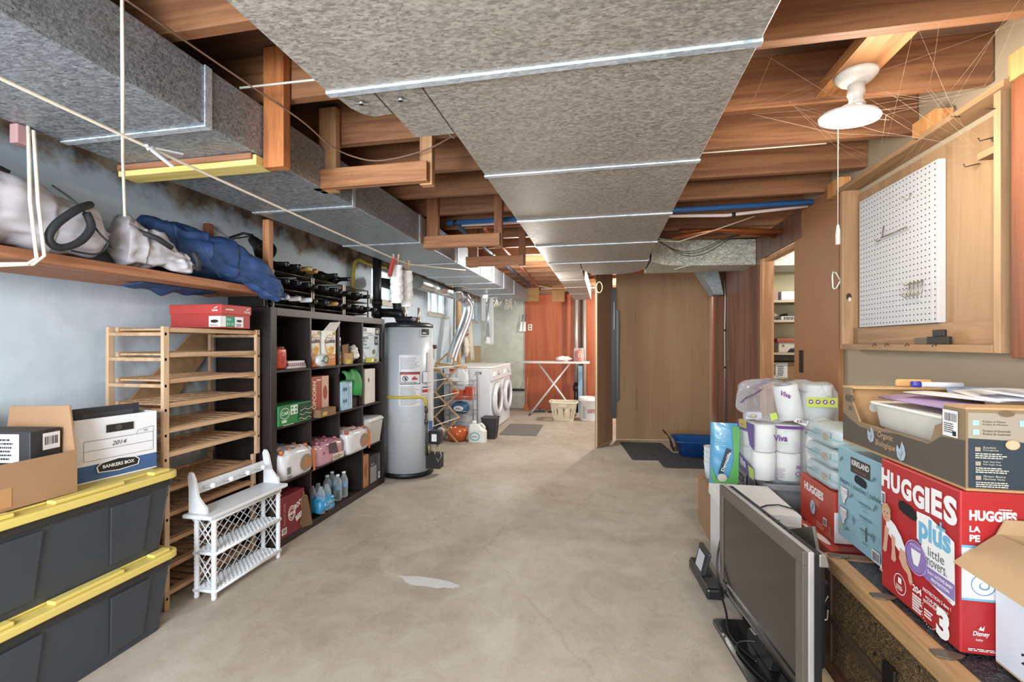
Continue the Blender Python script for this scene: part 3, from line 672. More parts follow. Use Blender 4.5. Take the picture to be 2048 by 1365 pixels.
# ---- pegboard cabinet on the right wall
CW = wood('#957353', '#ab8964', 'Z', 0.55, 0.7); CWY = wood('#8d6a4a', '#a4805c', 'Y', 0.55, 0.7)
t = T('tool_cabinet', 'shallow open wooden tool cabinet with a pegboard on the right wall', 'cabinet', (1.33, 1.866, 1.235))
w_, h_, dp = 1.085, 0.905, 0.088
MB().box(dp-0.012, 0.03, 0.03, dp, w_-0.03, h_-0.03).build('back_panel', wood('#8f6f50', '#a2825f', 'Z', 0.6, 0.35), t)
MB().box(0, w_-0.028, 0, dp, w_, h_).build('side_panel', CW, t, bevel=0.002)
MB().box(0, 0, 0, dp, 0.028, h_).build('side_panel', CW, t, bevel=0.002)
MB().box(-0.012, -0.03, h_-0.001, dp, w_+0.02, h_+0.022).build('top_board', CWY, t, bevel=0.002)
MB().box(-0.004, 0.0285, 0, dp-0.012, w_-0.0285, 0.03).build('bottom_board', CWY, t, bevel=0.002)
MB().box(dp-0.035, 0.0285, 0.03, dp-0.0125, w_-0.0285, 0.12).build('ledger_strip', CWY, t, bevel=0.002)
b = MB(); b.hexa([(0.0, 0.0285, 0.70), (0.05, 0.0285, 0.70), (0.05, 0.10, 0.70), (0.0, 0.10, 0.70)], [(0.0, 0.0285, 0.725), (0.05, 0.0285, 0.725), (0.05, 0.10, 0.725), (0.0, 0.10, 0.725)]); b.build('shelf_block', CWY, t, bevel=0.002)
b = MB()
for y, z in ((0.05, 0.78), (0.06, 0.76), (0.05, 0.60), (0.04, 0.56), (0.12, 0.79), (0.19, 0.72)): b.tube([(0.07, y, z), (0.03, y+0.01, z-0.006), (0.026, y+0.012, z+0.006)], 0.0022, 0, 5)
for y, z in ((0.3, 0.05), (0.47, 0.055), (0.62, 0.06), (0.72, 0.05)): b.tube([(0.0, y, 0.02), (-0.012, y, 0.035), (-0.02, y, 0.02)], 0.0022, 0, 5)
for y, z in ((0.02, 0.85), (0.18, 0.90), (0.4, 0.91)): b.tube([(0.0, y, z), (-0.03, y, z+0.004)], 0.002, 0, 5)
b.build('nail', mat('#4a4038', 0.5, 0.6), t)['kind'] = 'stuff'
pr = Print((0, w_-0.028, 0), (1, 0, 0), (0, 0, 1)); pr.ell(0.032, 0.30, 0.014, 0.02, mat('#3a2a1e', 0.8, var=0)); pr.ell(0.036, 0.285, 0.008, 0.012, mat('#cfc7ba', 0.8, var=0)); pr.build(t, 'finger_hole')
b = MB(); b.tube([(0.03, w_+0.001, 0.405), (0.03, w_+0.06, 0.405), (0.025, w_+0.10, 0.455), (0.02, w_+0.125, 0.465), (0.02, w_+0.135, 0.44), (0.02, w_+0.13, 0.375), (0.02, w_+0.115, 0.36), (0.025, w_+0.095, 0.365), (0.03, w_+0.06, 0.404)], 0.0045, 0, 8)
hk = b.build('utility_hook', mat('#e8e1d2', 0.4), t); hk['label'] = 'white coated loop hook'
PG = mat('#bbb9b9', 0.5, var=0.03)
t = T('pegboard', 'white pegboard panel full of holes inside the wooden cabinet', 'pegboard', (1.374, 2.265, 1.357))
MB().box(0.0, 0.0, 0.0, 0.012, 0.573, 0.69).build('panel', PG, t, bevel=0.0015)
MB().box(0.0, -0.0295, 0.0, 0.0295, -0.0005, 0.69).build('side_strip', PG, t, bevel=0.0015)
pr = Print((0.0, 0.573, 0.0), (0, -1, 0), (0, 0, 1)); hm = mat('#2c2926', 0.9, var=0); pr.k = 1; hi = pr._mi(hm)
for i in range(22):
    for j in range(27):
        u, v = 0.02+i*0.0254, 0.016+j*0.0254
        pr.mb.poly([pr.P(u+0.0034*math.cos(a*PI/4), v+0.0034*math.sin(a*PI/4)) for a in range(8)], hi)
for j in range(27): pr.mb.poly([pr.P(0.587+0.0034*math.cos(a*PI/4), 0.016+j*0.0254+0.0034*math.sin(a*PI/4)) for a in range(8)], hi)
o = pr.build(t, 'peg_hole'); o['kind'] = 'stuff'
HKM = mat('#a8a290', 0.35, 0.8, var=0.03)
t = T('pegboard_hook', 'long bent brass hook on the upper pegboard', 'hook', (1.372, 2.52, 1.80))
MB().tube([(0, 0.09, 0.06), (-0.006, 0.09, 0.01), (-0.012, 0.085, 0.0), (-0.016, -0.02, 0.0), (-0.018, -0.12, 0.004)], 0.003, 0, 6).build('long_arm', HKM, t)
MB().tube([(0, 0.12, -0.005), (-0.02, 0.11, -0.015), (-0.035, 0.10, 0.0)], 0.003, 0, 6).build('short_arm', HKM, t)
for i in range(4):
    t = T('pegboard_hook', 'small double wire hook low on the pegboard, %s from the right' % ordinal(i), 'hook', (1.372, 2.325+0.028*i, 1.50), group='double hooks low on the pegboard')
    MB().tube([(0, 0.0, 0.05), (-0.006, 0.0, 0.0), (-0.02, 0.0, -0.022), (-0.035, 0.0, -0.01), (-0.04, 0, 0.012)], 0.0024, 0, 6).build('wire', HKM, t)
    MB().tube([(0, 0.01, 0.045), (-0.014, 0.01, 0.035), (-0.026, 0.01, 0.05)], 0.0024, 0, 6).build('wire', HKM, t)
t = T('pegboard_hook', 'single small hook near the pegboard top', 'hook', (1.372, 2.40, 1.935)); MB().tube([(0, 0, 0.02), (-0.01, 0.01, 0.0), (-0.03, 0.02, 0.012)], 0.0024, 0, 6).build('wire', HKM, t)
t = T('latch_hardware', 'dark metal latch block standing on the cabinet bottom board', 'hardware', (1.353, 2.18, 1.2655))
MB().box(-0.018, -0.06, 0.0, 0.0, 0.06, 0.032).build('base', mat('#3a3733', 0.5, 0.6), t, bevel=0.003); MB().box(-0.016, -0.035, 0.0325, -0.002, 0.03, 0.06).build('bolt', mat('#3a3733', 0.5, 0.6), t, bevel=0.003); MB().box(-0.012, 0.062, 0.0, -0.004, 0.15, 0.028).build('hinge_leaf', mat('#6a5d4a', 0.5, 0.5), t, bevel=0.002)
t = T('wall_panel', 'dark reddish plywood panel beside the tool cabinet', 'panel', (1.335, 0.9, 1.22))
MB().box(0, 0, 0, 0.085, 0.93, 0.92).build('board', wood('#6a3a20', '#8a5131', 'Z', 0.5, 0.35), t, bevel=0.002)

# ---- pull-chain lamp
t = T('ceiling_lamp', 'round bright lamp in a white porcelain holder with pull chain', 'lamp', (0.89, 1.86, ZJ+0.004))
MB().lathe([(0.0, 0), (0.066, 0), (0.066, -0.012), (0.05, -0.03), (0.034, -0.04), (0.0, -0.04)], n=32).build('porcelain_base', mat('#d9d7d0', 0.35), t)
MB().lathe([(0.026, -0.04), (0.028, -0.075), (0.022, -0.085), (0.022, -0.10), (0.03, -0.115)], n=24).build('socket', mat('#cfcac0', 0.4), t)
b = MB(); A = Matrix.Rotation(0.10, 3, 'X') @ Matrix.Rotation(0.10, 3, 'Y')
b.lathe([(0.03, -0.113), (0.045, -0.125), (0.088, -0.14), (0.095, -0.152)], A=A, n=36, cap=False); b.lathe([(0.095, -0.152), (0.092, -0.16), (0.06, -0.166), (0.0, -0.167)], m=1, A=A, n=36, cap=False)
b.build('bulb', [WHITE, mat('#fff6e6', 0.5, var=0, emit=9.0)], t)
b = MB(); pts = [(-0.075, -0.03, -0.16), (-0.075, -0.03, -0.46)]
for i in range(60): b.lathe([(0.0, 0.0022), (0.0022, 0.0), (0.0, -0.0022)], c=(-0.072, -0.03, -0.165-i*0.0064), n=6)
b.tube([(-0.072, -0.03, -0.16), (-0.072, -0.03, -0.55)], 0.0008, 0, 5); b.lathe([(0.003, -0.55), (0.007, -0.575), (0.008, -0.62), (0.0, -0.622)], c=(-0.072, -0.03, 0), n=10)
b.build('pull_chain', mat('#dcd9d0', 0.35, 0.3), t)
# dusty cobwebs around the lamp
b = MB()
anch = [(0.55, 1.66, 2.235), (0.72, 2.0, 2.235), (0.95, 1.62, 2.235), (1.2, 1.63, 2.235), (1.30, 1.9, 2.16), (1.31, 2.2, 2.15), (1.2, 2.0, 2.235), (0.99, 1.87, 2.09), (0.95, 1.90, 2.20), (0.6, 2.05, 2.22), (1.3, 2.5, 2.14), (1.05, 1.25, 2.235), (1.34, 2.35, 2.08), (1.345, 2.0, 2.0)]
for i in range(34):
    a, c = R.sample(anch, 2); a = Vector(a)+Vector((R.uniform(-.05,.05), R.uniform(-.05,.05), 0)); c = Vector(c); mid = (a+c)/2 - Vector((0,0,R.uniform(0.0,0.05)))
    b.tube([a, mid, c], 0.00022, 0, 4, cap=False)
o = b.build('cobweb', mat('#b5a48e', 0.9, var=0)); tag(o, 'dusty cobweb threads around the ceiling lamp', 'cobweb', kind='stuff')
# ================================================================== LEFT SIDE: totes, racks, wicker shelf
def rr(x0, y0, x1, y1, r, n=5):
    o = []
    for cx, cy, a0 in ((x1-r, y1-r, 0), (x0+r, y1-r, 90), (x0+r, y0+r, 180), (x1-r, y0+r, 270)):
        for i in range(n+1):
            a = math.radians(a0+90*i/n); o.append((cx+r*math.cos(a), cy+r*math.sin(a)))
    return o
def flat(mb, poly, z0, z1, m=0, top=None):
    """solid between an outline at z0 and (scaled) outline at z1"""
    top = top or poly; n = len(poly)
    b0 = mb._v([(x, y, z0) for x, y in poly]); b1 = mb._v([(x, y, z1) for x, y in top])
    mb.face([b0+j for j in range(n)][::-1], m); mb.face([b1+j for j in range(n)], m)
    for j in range(n): mb.face((b0+j, b0+(j+1)%n, b1+(j+1)%n, b1+j), m)
    return mb
TB = mat('#3a3f47', 0.42, var=0.10, scale=5); TBR = mat('#2c2b28', 0.5, var=0.25, scale=40); YL = mat('#d9c46c', 0.5, var=0.05)
def tote(label, z):
    t = T('storage_tote', label, 'storage tote', (-2.135, 1.34, z), group='stacked black totes')
    b = MB(); flat(b, rr(-0.20, -0.33, 0.20, 0.345, 0.03), 0.0, 0.30, 0, rr(-0.235, -0.365, 0.235, 0.37, 0.035)); tub = b.build('tub', TB, t, bevel=0.004)
    # raised side panels
    for y0, y1 in ((-0.32, -0.12), (0.10, 0.26)):
        b = MB(); b.hexa([(0.204, y0+0.02, 0.03), (0.211, y0+0.02, 0.03), (0.211, y1-0.01, 0.03), (0.204, y1-0.01, 0.03)], [(0.2335, y0, 0.27), (0.2405, y0, 0.27), (0.2405, y1, 0.27), (0.2335, y1, 0.27)]); b.build('side_rib', TB, tub, bevel=0.002)
    b = MB()
    for x0, x1 in ((-0.1, 0.1),):
        b.hexa([(x0, 0.349, 0.03), (x1, 0.349, 0.03), (x1, 0.356, 0.03), (x0, 0.356, 0.03)], [(x0-0.02, 0.369, 0.27), (x1+0.02, 0.369, 0.27), (x1+0.02, 0.376, 0.27), (x0-0.02, 0.376, 0.27)])
    b.build('side_rib', TB, tub, bevel=0.002)
    b = MB(); flat(b, rr(-0.245, -0.375, 0.245, 0.378, 0.045), 0.285, 0.315); b.build('rim', TBR, t, bevel=0.003)
    b = MB(); flat(b, rr(-0.258, -0.39, 0.258, 0.39, 0.05), 0.3155, 0.345)
    flat(b, rr(-0.20, -0.34, 0.20, 0.34, 0.04), 0.345, 0.3545)
    ld = b.build('lid', YL, t, bevel=0.006)
    for y0, y1 in ((-0.36, -0.20), (-0.09, 0.15), (0.27, 0.345)):
        MB().box(0.203, y0, 0.3455, 0.243, y1, 0.36).build('lid_ridge', YL, ld, bevel=0.004)
    return t
tote('black tote with yellow lid on the floor, bottom one of the stack', 0.0)
tote('black tote with yellow lid stacked on top, carrying the boxes', 0.355)
# open cardboard box
t = T('cardboard_box', 'open brown cardboard box on the upper tote, flaps up', 'box', (-2.09, 1.105, 0.716))
b = MB(); x0, x1, y0, y1, h, q = -0.20, 0.158, -0.24, 0.243, 0.155, 0.006
b.box(x0, y0, 0, x1, y1, q); b.box(x1-q, y0, q, x1, y1, h); b.box(x0, y0, q, x0+q, y1, h); b.box(x0+q, y0, q, x1-q, y0+q, h); b.box(x0+q, y1-q, q, x1-q, y1, h)
b.build('carton', CARD, t)
b = MB(); b.hexa([(x0+0.01, y1-q, h), (x1-0.004, y1-q, h), (x1-0.004, y1, h), (x0+0.01, y1, h)], [(x0+0.03, y1-0.002, h+0.155), (x1-0.035, y1-0.002, h+0.165), (x1-0.035, y1+0.004, h+0.165), (x0+0.03, y1+0.004, h+0.155)]); b.build('flap', CARD, t)
b = MB(); b.hexa([(x0, y0, h), (x0+q, y0, h), (x0+q, y1-0.01, h), (x0, y1-0.01, h)], [(x0-0.02, y0, h+0.15), (x0-0.014, y0, h+0.15), (x0-0.014, y1-0.02, h+0.15), (x0-0.02, y1-0.02, h+0.15)]); b.build('flap', CARD, t)
pr = Print((x1, -0.24, 0), (0, 1, 0), (0, 0, 1)); pr.rect(0.19, 0.01, 0.29, 0.075, mat('#b78a5f', 0.4)); pr.build(t, 'packing_tape')
BX = mat('#2b2b2e', 0.55); LB = mat('#e9e9ec', 0.55, var=0.02)
t = T('shoe_box', 'dark shoe box with a barcode label lying highest in the open carton', 'shoe box', (-2.02, 1.252, 0.79), rz=0.16)
MB().box(-0.21, -0.03, 0, 0.045, 0.075, 0.168).build('box', BX, t, bevel=0.003)
pr = Print((0.045, -0.03, 0), (0, 1, 0), (0, 0, 1)); pr.rect(0.04, 0.095, 0.10, 0.155, LB); pr.bars(0.047, 0.112, 0.045, 0.03, INK, 12); pr.build(t)
pr = Print((-0.21, -0.03, 0), (1, 0, 0), (0, 0, 1)); pr.rect(0.0, 0.06, 0.215, 0.16, LB); pr.bars(0.10, 0.08, 0.018, 0.05, INK, 8); pr.fine(0.13, 0.07, 0.07, 0.08, 6, INK); pr.build(t)
t = T('shoe_box', 'lower dark shoe box with a white lid edge in the open carton', 'shoe box', (-2.012, 1.07, 0.724), rz=-0.05)
MB().box(-0.245, -0.155, 0, 0.05, 0.12, 0.12).build('box', BX, t, bevel=0.003)
MB().box(-0.1, -0.15, 0.1205, 0.05, 0.05, 0.128).build('lid', LB, t, bevel=0.002)
# bankers box with picture frames
BB = mat('#e6e8ee', 0.6, var=0.03); BBL = mat('#3f5e8f', 0.65, var=0.18, scale=18)
t = T('file_box', 'white and blue file storage box standing on the upper tote', 'box', (-2.03, 1.405, 0.7105), rz=math.radians(81.5))
# local: x along the printed face, -y out of the face
W_, D_, H_, q = 0.30, 0.345, 0.255, 0.005
b = MB(); b.box(0, 0, 0, W_, D_, q)
for (x0, y0, x1, y1) in ((0, 0, W_, q), (0, D_-q, W_, D_), (0, q, q, D_-q), (W_-q, q, W_, D_-q)):
    b.box(x0, y0, q, x1, y1, 0.068, 1); b.box(x0, y0, 0.068, x1, y1, H_, 0)
b.build('box', [BB, BBL], t)
pr = Print((0, 0, 0), (1, 0, 0), (0, 0, 1))
pr.frame(0.03, 0.085, 0.285, 0.165, 0.0012, INK); pr.line(0.03, 0.165, 0.21, 0.165, 0.0012, INK); pr.line(0.03, 0.125, 0.285, 0.125, 0.0012, INK)
pr.line(0.215, 0.165, 0.225, 0.182, 0.0012, INK); pr.line(0.225, 0.182, 0.285, 0.19, 0.0012, INK); pr.line(0.285, 0.165, 0.285, 0.19, 0.0012, INK)
pr.text(0.245, 0.172, '703', 0.008, INK); pr.text(0.125, 0.134, '2014', 0.018, INK, shear=0.3)
pr.rect(0.105, 0.19, 0.205, 0.222, mat('#23211f', 0.6)); pr.ell(0.15, 0.206, 0.012, 0.012, mat('#454545', 0.5))
c = [(0.075, 0.055), (0.09, 0.068), (0.15, 0.076), (0.21, 0.068), (0.225, 0.055), (0.22, 0.035), (0.15, 0.029), (0.08, 0.035)]
pr.shape([(0.15+(u-0.15)*1.06, 0.052+(v-0.052)*1.14) for u, v in c], WHITE); pr.shape(c, INK); pr.text(0.15, 0.046, 'BANKERS BOX', 0.014, WHITE, w=0.115, bold=0.02, align='c')
pr.build(t)
for i in range(3):
    t = T('picture_frame', ['black picture frame at the front of the file box', 'black picture frame in the middle of the file box', 'black picture frame at the back of the file box'][i], 'picture frame', (-2.03-0.05-0.03*i, 1.44+0.012*i, 0.722), rz=math.radians(81.5), group='frames in the file box')
    b = MB(); b.box(0.0, 0, 0, 0.235, 0.014, 0.282-0.006*i, 0); b.build('frame', mat('#32353a', 0.5), t, bevel=0.002)
    pr = Print((0, 0, 0), (1, 0, 0), (0, 0, 1)); pr.rect(0.025, 0.02, 0.21, 0.258-0.006*i, mat('#4a4d52', 0.4)); pr.build(t, 'backing')
t = tag(MB().box(-0.06, 0, 0, 0.06, 0.004, 0.25).build('folder', mat('#dfe0e2', 0.6)), 'white folder standing behind the black frames in the file box', 'folder'); t.location = (-2.255, 1.585, 0.72); t.rotation_euler = (0, 0, math.radians(81.5))

# ---- shoe racks
BW = wood('#ae8a67', '#c6a583', 'Y', 0.6, 0.8); BWZ = wood('#b79572', '#ceaf8e', 'Z', 0.6, 0.8); BWD = wood('#9a7452', '#b48e6c', 'Y', 0.6, 0.8)
def rack(label, x0, x1, y0, y1, z0, h, levels, post=0.03, mr=BW):
    t = T('shoe_rack', label, 'shoe rack', (x0, y0, z0), group='stacked shoe racks')
    W, L_ = x1-x0, y1-y0
    for x in (0, W-0.018):
        for y in (0, L_-post):
            MB().box(x, y, 0, x+0.018, y+post, h).build('post', BWZ, t, bevel=0.003)
    for z in levels:
        b = MB()
        b.box(W-0.0385, post, z-0.012, W-0.0205, L_-post, z+0.012); b.box(0.0205, post, z-0.012, 0.0385, L_-post, z+0.012)
        b.box(W-0.018, post-0.005, z-0.012, W-0.003, L_-post+0.006, z+0.010)
        n = 9
        for i in range(n):
            y = post+0.01+(L_-2*post-0.045)*i/(n-1); b.box(0.0386, y, z-0.004, W-0.0386, y+0.03, z+0.006)
        b.box(0, 0.004, z-0.03, W, 0.018, z-0.013); b.box(0, L_-0.018, z-0.03, W, L_-0.004, z-0.013)
        b.build('shelf', mr, t, bevel=0.002)
    return t
rack('light wooden slatted shoe rack stacked on top, carrying the red shoebox', -2.36, -2.02, 1.765, 2.375, 0.615, 0.735, [0.72, 0.60, 0.475, 0.36, 0.24, 0.125])
rack('darker wooden slatted shoe rack on the floor behind the wicker shelf', -2.355, -2.035, 1.785, 2.36, 0.0, 0.614, [0.57, 0.45, 0.32, 0.20, 0.075], 0.026, BWD)
t = tag(MB().prism([(1.90, 0.97), (2.10, 0.88), (2.395, 1.22), (2.395, 1.33), (2.27, 1.33)], 0.012, 0, (-2.405, 0, 0), (0, 1, 0), (0, 0, 1)).build('cardboard_offcut', mat('#a98862', 0.8), bevel=0.001), 'diagonal tan cardboard piece against the wall behind the shoe rack', 'cardboard')
t = T('shoe_box', 'red shoebox with a green label on top of the shoe rack', 'shoe box', (-2.305, 2.045, 1.352))
RED = mat('#a83a34', 0.5, var=0.05); REDL = mat('#b5403a', 0.5, var=0.05)
MB().box(0.005, 0.005, 0, 0.325, 0.205, 0.10).build('box', RED, t, bevel=0.002)
MB().box(0.0, 0.0, 0.075, 0.33, 0.21, 0.125).build('lid', REDL, t, bevel=0.003)
pr = Print((0.33, 0, 0), (0, 1, 0), (0, 0, 1)); pr.fine(0.03, 0.095, 0.06, 0.009, 1, mat('#f4d9d4', var=0), 0.8); pr.text(0.155, 0.085, 'PUMA', 0.012, WHITE, bold=0.02); pr.shape([(0.165,0.10),(0.175,0.104),(0.19,0.108),(0.195,0.113),(0.185,0.111),(0.172,0.107)], WHITE); pr.build(t)
pr = Print((0.325, 0.005, 0), (0, 1, 0), (0, 0, 1)); pr.rect(0.0, 0.006, 0.15, 0.062, LB); pr.rect(0.03, 0.006, 0.09, 0.062, mat('#2f8f6d')); pr.text(0.035, 0.04, 'EUR', 0.012, LB); pr.text(0.035, 0.015, '8.5 42', 0.014, LB); pr.ell(0.12, 0.04, 0.018, 0.007, INK); pr.fine(0.1, 0.01, 0.04, 0.016, 3, INK); pr.build(t)
pr = Print((0.005, 0.005, 0), (1, 0, 0), (0, 0, 1)); pr.rect(0.245, 0.006, 0.32, 0.062, LB); pr.ell(0.28, 0.035, 0.025, 0.009, INK); pr.fine(0.25, 0.01, 0.06, 0.012, 2, INK); pr.build(t)
pr = Print((0.0, 0.0, 0.0), (1, 0, 0), (0, 0, 1)); pr.text(0.275, 0.087, 'PUMA', 0.010, WHITE, bold=0.02); pr.shape([(0.283,0.10),(0.293,0.104),(0.306,0.107),(0.311,0.112),(0.301,0.110),(0.289,0.107)], WHITE); pr.build(t)

# ---- white wicker shelf with pegs
WK = mat('#dfe2e6', 0.6, var=0.10, scale=120, bump=0.4); WP = mat('#dfe3e8', 0.4, var=0.03)
t = T('wicker_shelf', 'small white wicker shelf with a peg rail on the floor', 'shelf', (-2.005, 1.905, 0.0))
D, L_, H_ = 0.125, 0.475, 0.415
for x in (0.012, D-0.012):
    for y in (0.012, L_-0.012):
        b = MB()
        pts = [(x, y, z*H_/40) for z in range(41)]
        b.tube(pts, [0.0115 + 0.0022*(i % 2) for i in range(41)], 0, 10); b.build('leg', WK, t)
for z in (0.05, 0.235):
    b = MB(); b.box(0.01, 0.01, z-0.004, D-0.01, L_-0.01, z+0.001)
    n = 34
    for i in range(n):
        y = 0.02+(L_-0.04)*i/(n-1)
        b.tube([(0.0+D*k/8, y, z+0.003+0.0035*(1 if (i+k) % 2 else -1)) for k in range(9)], 0.003, 0, 5)
    b.tube([(D-0.006, 0.0, z-0.008), (D-0.006, L_, z-0.008)], 0.010, 0, 8); b.tube([(0.006, 0.0, z-0.008), (0.006, L_, z-0.008)], 0.008, 0, 8)
    b.tube([(0, 0.008, z-0.008), (D, 0.008, z-0.008)], 0.008, 0, 8); b.tube([(0, L_-0.008, z-0.008), (D, L_-0.008, z-0.008)], 0.008, 0, 8)
    b.build('woven_shelf', WK, t)
b = MB()
for z0, z1 in ((0.05, 0.225), (0.24, 0.405)):
    n = 8; sl = (z1-z0)
    for i in range(-3, n+1):
        for s in (1, -1):
            ya = 0.02+i*(L_-0.04)/n; yb = ya+sl*1.15
            if s < 0: ya, yb = L_-ya, L_-yb
            za, zb = z0, z1
            lo, hi = 0.015, L_-0.015
            def cl(y, z, y2, z2):
                if y < lo: z = z+(z2-z)*(lo-y)/(y2-y); y = lo
                if y > hi: z = z+(z2-z)*(hi-y)/(y2-y); y = hi
                return y, z
            if max(ya, yb) < lo or min(ya, yb) > hi: continue
            a1 = cl(ya, za, yb, zb); a2 = cl(yb, zb, ya, za)
            b.tube([(0.006, a1[0], a1[1]), (0.006, a2[0], a2[1])], 0.0028, 0, 5)
b.build('back_lattice', WK, t)
for y in (0.012, L_-0.012):
    b = MB()
    for z0, z1 in ((0.06, 0.22), (0.25, 0.40)):
        for o_ in (-0.02, 0.02):
            b.tube([(0.02, y, z0+o_+0.02), (D-0.02, y, z1+o_-0.02)], 0.0028, 0, 5); b.tube([(0.02, y, z1+o_-0.02), (D-0.02, y, z0+o_+0.02)], 0.0028, 0, 5)
    b.build('side_lattice', WK, t)
b = MB(); b.tube([(D-0.006, 0, H_-0.02), (D-0.006, L_, H_-0.02)], 0.009, 0, 8); b.tube([(0.006, 0, H_-0.02), (0.006, L_, H_-0.02)], 0.009, 0, 8); b.build('top_rail', WK, t)
MB().box(-0.012, -0.05, H_, D+0.03, L_+0.022, H_+0.02).build('top_board', WP, t, bevel=0.006)
prof = [(0.012, 0.0), (0.115, 0.0), (0.112, 0.03), (0.09, 0.05), (0.065, 0.08), (0.055, 0.12), (0.045, 0.165), (0.03, 0.195), (0.015, 0.20), (0.005, 0.18), (0.012, 0.12)]
for y in (-0.03, L_-0.005): MB().prism(prof, 0.016, 0, (-0.006, y+0.016, H_+0.021), (1, 0, 0), (0, 0, 1)).build('end_bracket', WP, t, bevel=0.002)
MB().box(0.002, -0.013, H_+0.10, 0.016, L_-0.006, H_+0.155).build('peg_rail', WP, t, bevel=0.003)
for i in range(4):
    A = Matrix.Rotation(PI/2-0.25, 3, 'Y')
    MB().lathe([(0.008, 0.0), (0.007, 0.045), (0.014, 0.05), (0.016, 0.058), (0.012, 0.065), (0.0, 0.067)], c=(0.016, 0.05+0.115*i, H_+0.125), A=A, n=16).build('peg', WP, t)

# ================================================================== CUBE SHELVING and what stands in it
XF = -1.97; Y0 = 2.405; ESP = wood('#1c1512', '#271d19', 'Z', 0.5, 0.6); ESPX = wood('#211916', '#2d221d', 'Y', 0.5, 0.6); ESF = mat('#181210', 0.6)
t = T('cube_shelf', 'tall dark brown sixteen-cube shelving unit by the water heater', 'shelving', (-2.36, Y0, 0))
CW_, CH_ = 0.3255, 0.3355
MB().box(0, 0, 0, 0.39, 0.05, 1.49).build('side_panel', ESP, t, bevel=0.002)
MB().box(0, 1.40, 0, 0.39, 1.45, 1.49).build('side_panel', ESP, t, bevel=0.002)
MB().box(0, 0.0505, 1.44, 0.39, 1.3995, 1.49).build('top_panel', ESPX, t, bevel=0.002)
MB().box(0, 0.0505, 0, 0.39, 1.3995, 0.05).build('bottom_panel', ESPX, t, bevel=0.002)
MB().box(0.0, 0.0505, 0.0505, 0.006, 1.3995, 1.4395).build('back_panel', ESF, t)
def cy(c): return 0.05+c*(CW_+0.016)
def cz(r): return 0.05+(3-r)*(CH_+0.016)          # r = 0 is the top row
for r in (0, 1, 2): MB().box(0.0065, 0.0505, cz(r)-0.016, 0.388, 1.3995, cz(r)).build('shelf', ESPX, t)
for r in range(4):
    for c in ((1, 3) if r == 3 else (1, 2, 3)): MB().box(0.0065, cy(c)-0.016, cz(r)+0.0003, 0.387, cy(c), cz(r)+CH_-0.0003).build('divider', ESP, t)
def spot(c, r, dy, dx=0.0): return (XF-dx, Y0+cy(c)+dy, cz(r)+0.001)
def carton(name, label, cat, loc, sx, sy, sz, m, rz=0.0, group=None, lid=None, bevel=0.002):
    """box whose front lower left corner (seen from the aisle, +X) is at loc"""
    t = T(name, label, cat, loc, rz, group)
    MB().box(-sx, 0, 0, 0, sy, sz).build('carton', m, t, bevel=bevel)
    return t
def FR(t, sy=0): return Print((0, 0, 0), (0, 1, 0), (0, 0, 1))           # artwork on the +X face
def NR(sx): return Print((-sx, 0, 0), (1, 0, 0), (0, 0, 1))               # artwork on the -Y face
def TP(sx, sz): return Print((-sx, 0, sz), (1, 0, 0), (0, 1, 0))
# row 1
t = T('coffee_tub', 'red plastic tub with moulded grip in the top left cube', 'tub', spot(0, 0, 0.062, 0.055))
b = MB(); b.blob((0, 0, 0.068), (0.045, 0.05, 0.068), 0, 24, 14, pw=0.35); b.build('tub', mat('#b7412f', 0.4), t)
b = MB(); b.blob((0.044, 0.0, 0.07), (0.006, 0.016, 0.035), 0, 16, 10, pw=0.7); b.build('grip_panel', mat('#9c3425', 0.4), t)
MB().lathe([(0.044, 0.128), (0.046, 0.132), (0.046, 0.143), (0.0, 0.145)], n=24).build('lid', mat('#5a3b34', 0.5), t)
for i, (lab, c) in enumerate((('bottom white tray pack lying behind the red tub', '#c9c4c4'), ('patterned pink pack lying on the white tray pack', '#8d5466'), ('upper white pack lying on the pink patterned pack', '#d6d3d2'))):
    o = carton('snack_pack', lab, 'package', (XF-0.02, Y0+cy(0)+0.125+0.004*i, cz(0)+0.001+0.0165*i), 0.22, 0.185-0.012*i, 0.016, mat(c, 0.45, var=0.25, scale=70), group='flat packs in the top left cube')
    if i == 1:
        pr = FR(o)
        for k in range(9): pr.ell(0.012+0.019*k, 0.008, 0.006, 0.0055, mat('#d9c9d2'), 8)
        pr.build(o)
def goldfish(label, loc, w, cut=0.0):
    t = T('cracker_carton', label, 'carton', loc)
    OR = mat('#dd8436', 0.5, var=0.05); WH = mat('#e3e1da', 0.5)
    b = MB(); b.box(-0.12, 0, 0, 0, w, 0.085, 1); b.box(-0.12, 0, 0.0851, 0, w, 0.255, 0); b.build('carton', [WH, OR], t)
    pr = FR(t); 
    pr.ell(w*0.5, 0.155, w*0.42, 0.075, mat('#d79a46')); pr.ell(w*0.5, 0.158, w*0.36, 0.066, WH)
    pr.ell(w*0.62, 0.115, w*0.22, 0.03, mat('#d9a43c')); pr.shape([(w*0.40, 0.12), (w*0.28, 0.105), (w*0.28, 0.135)], mat('#d9a43c')); pr.ell(w*0.7, 0.125, 0.004, 0.004, INK)
    pr.text(w*0.5, 0.165, 'Goldfish', 0.03, mat('#3c2a1c', var=0), w=w*0.86, bold=0.03, align='c', rot=0.06); pr.text(w*0.5, 0.20, 'PEPPERIDGE FARM', 0.008, mat('#5d3b25', var=0), w=w*0.5, align='c')
    pr.text(w*0.5, 0.052, 'CHEDDAR', 0.02, WH, w=w*0.7, bold=0.02, align='c'); pr.text(w*0.5, 0.028, 'BAKED', 0.009, WH, align='c'); pr.rect(w*0.76, 0.225, w*0.98, 0.25, mat('#b5b53c')); pr.text(w*0.8, 0.23, '3', 0.016, INK, bold=0.03)
    pr.build(t)
    return t
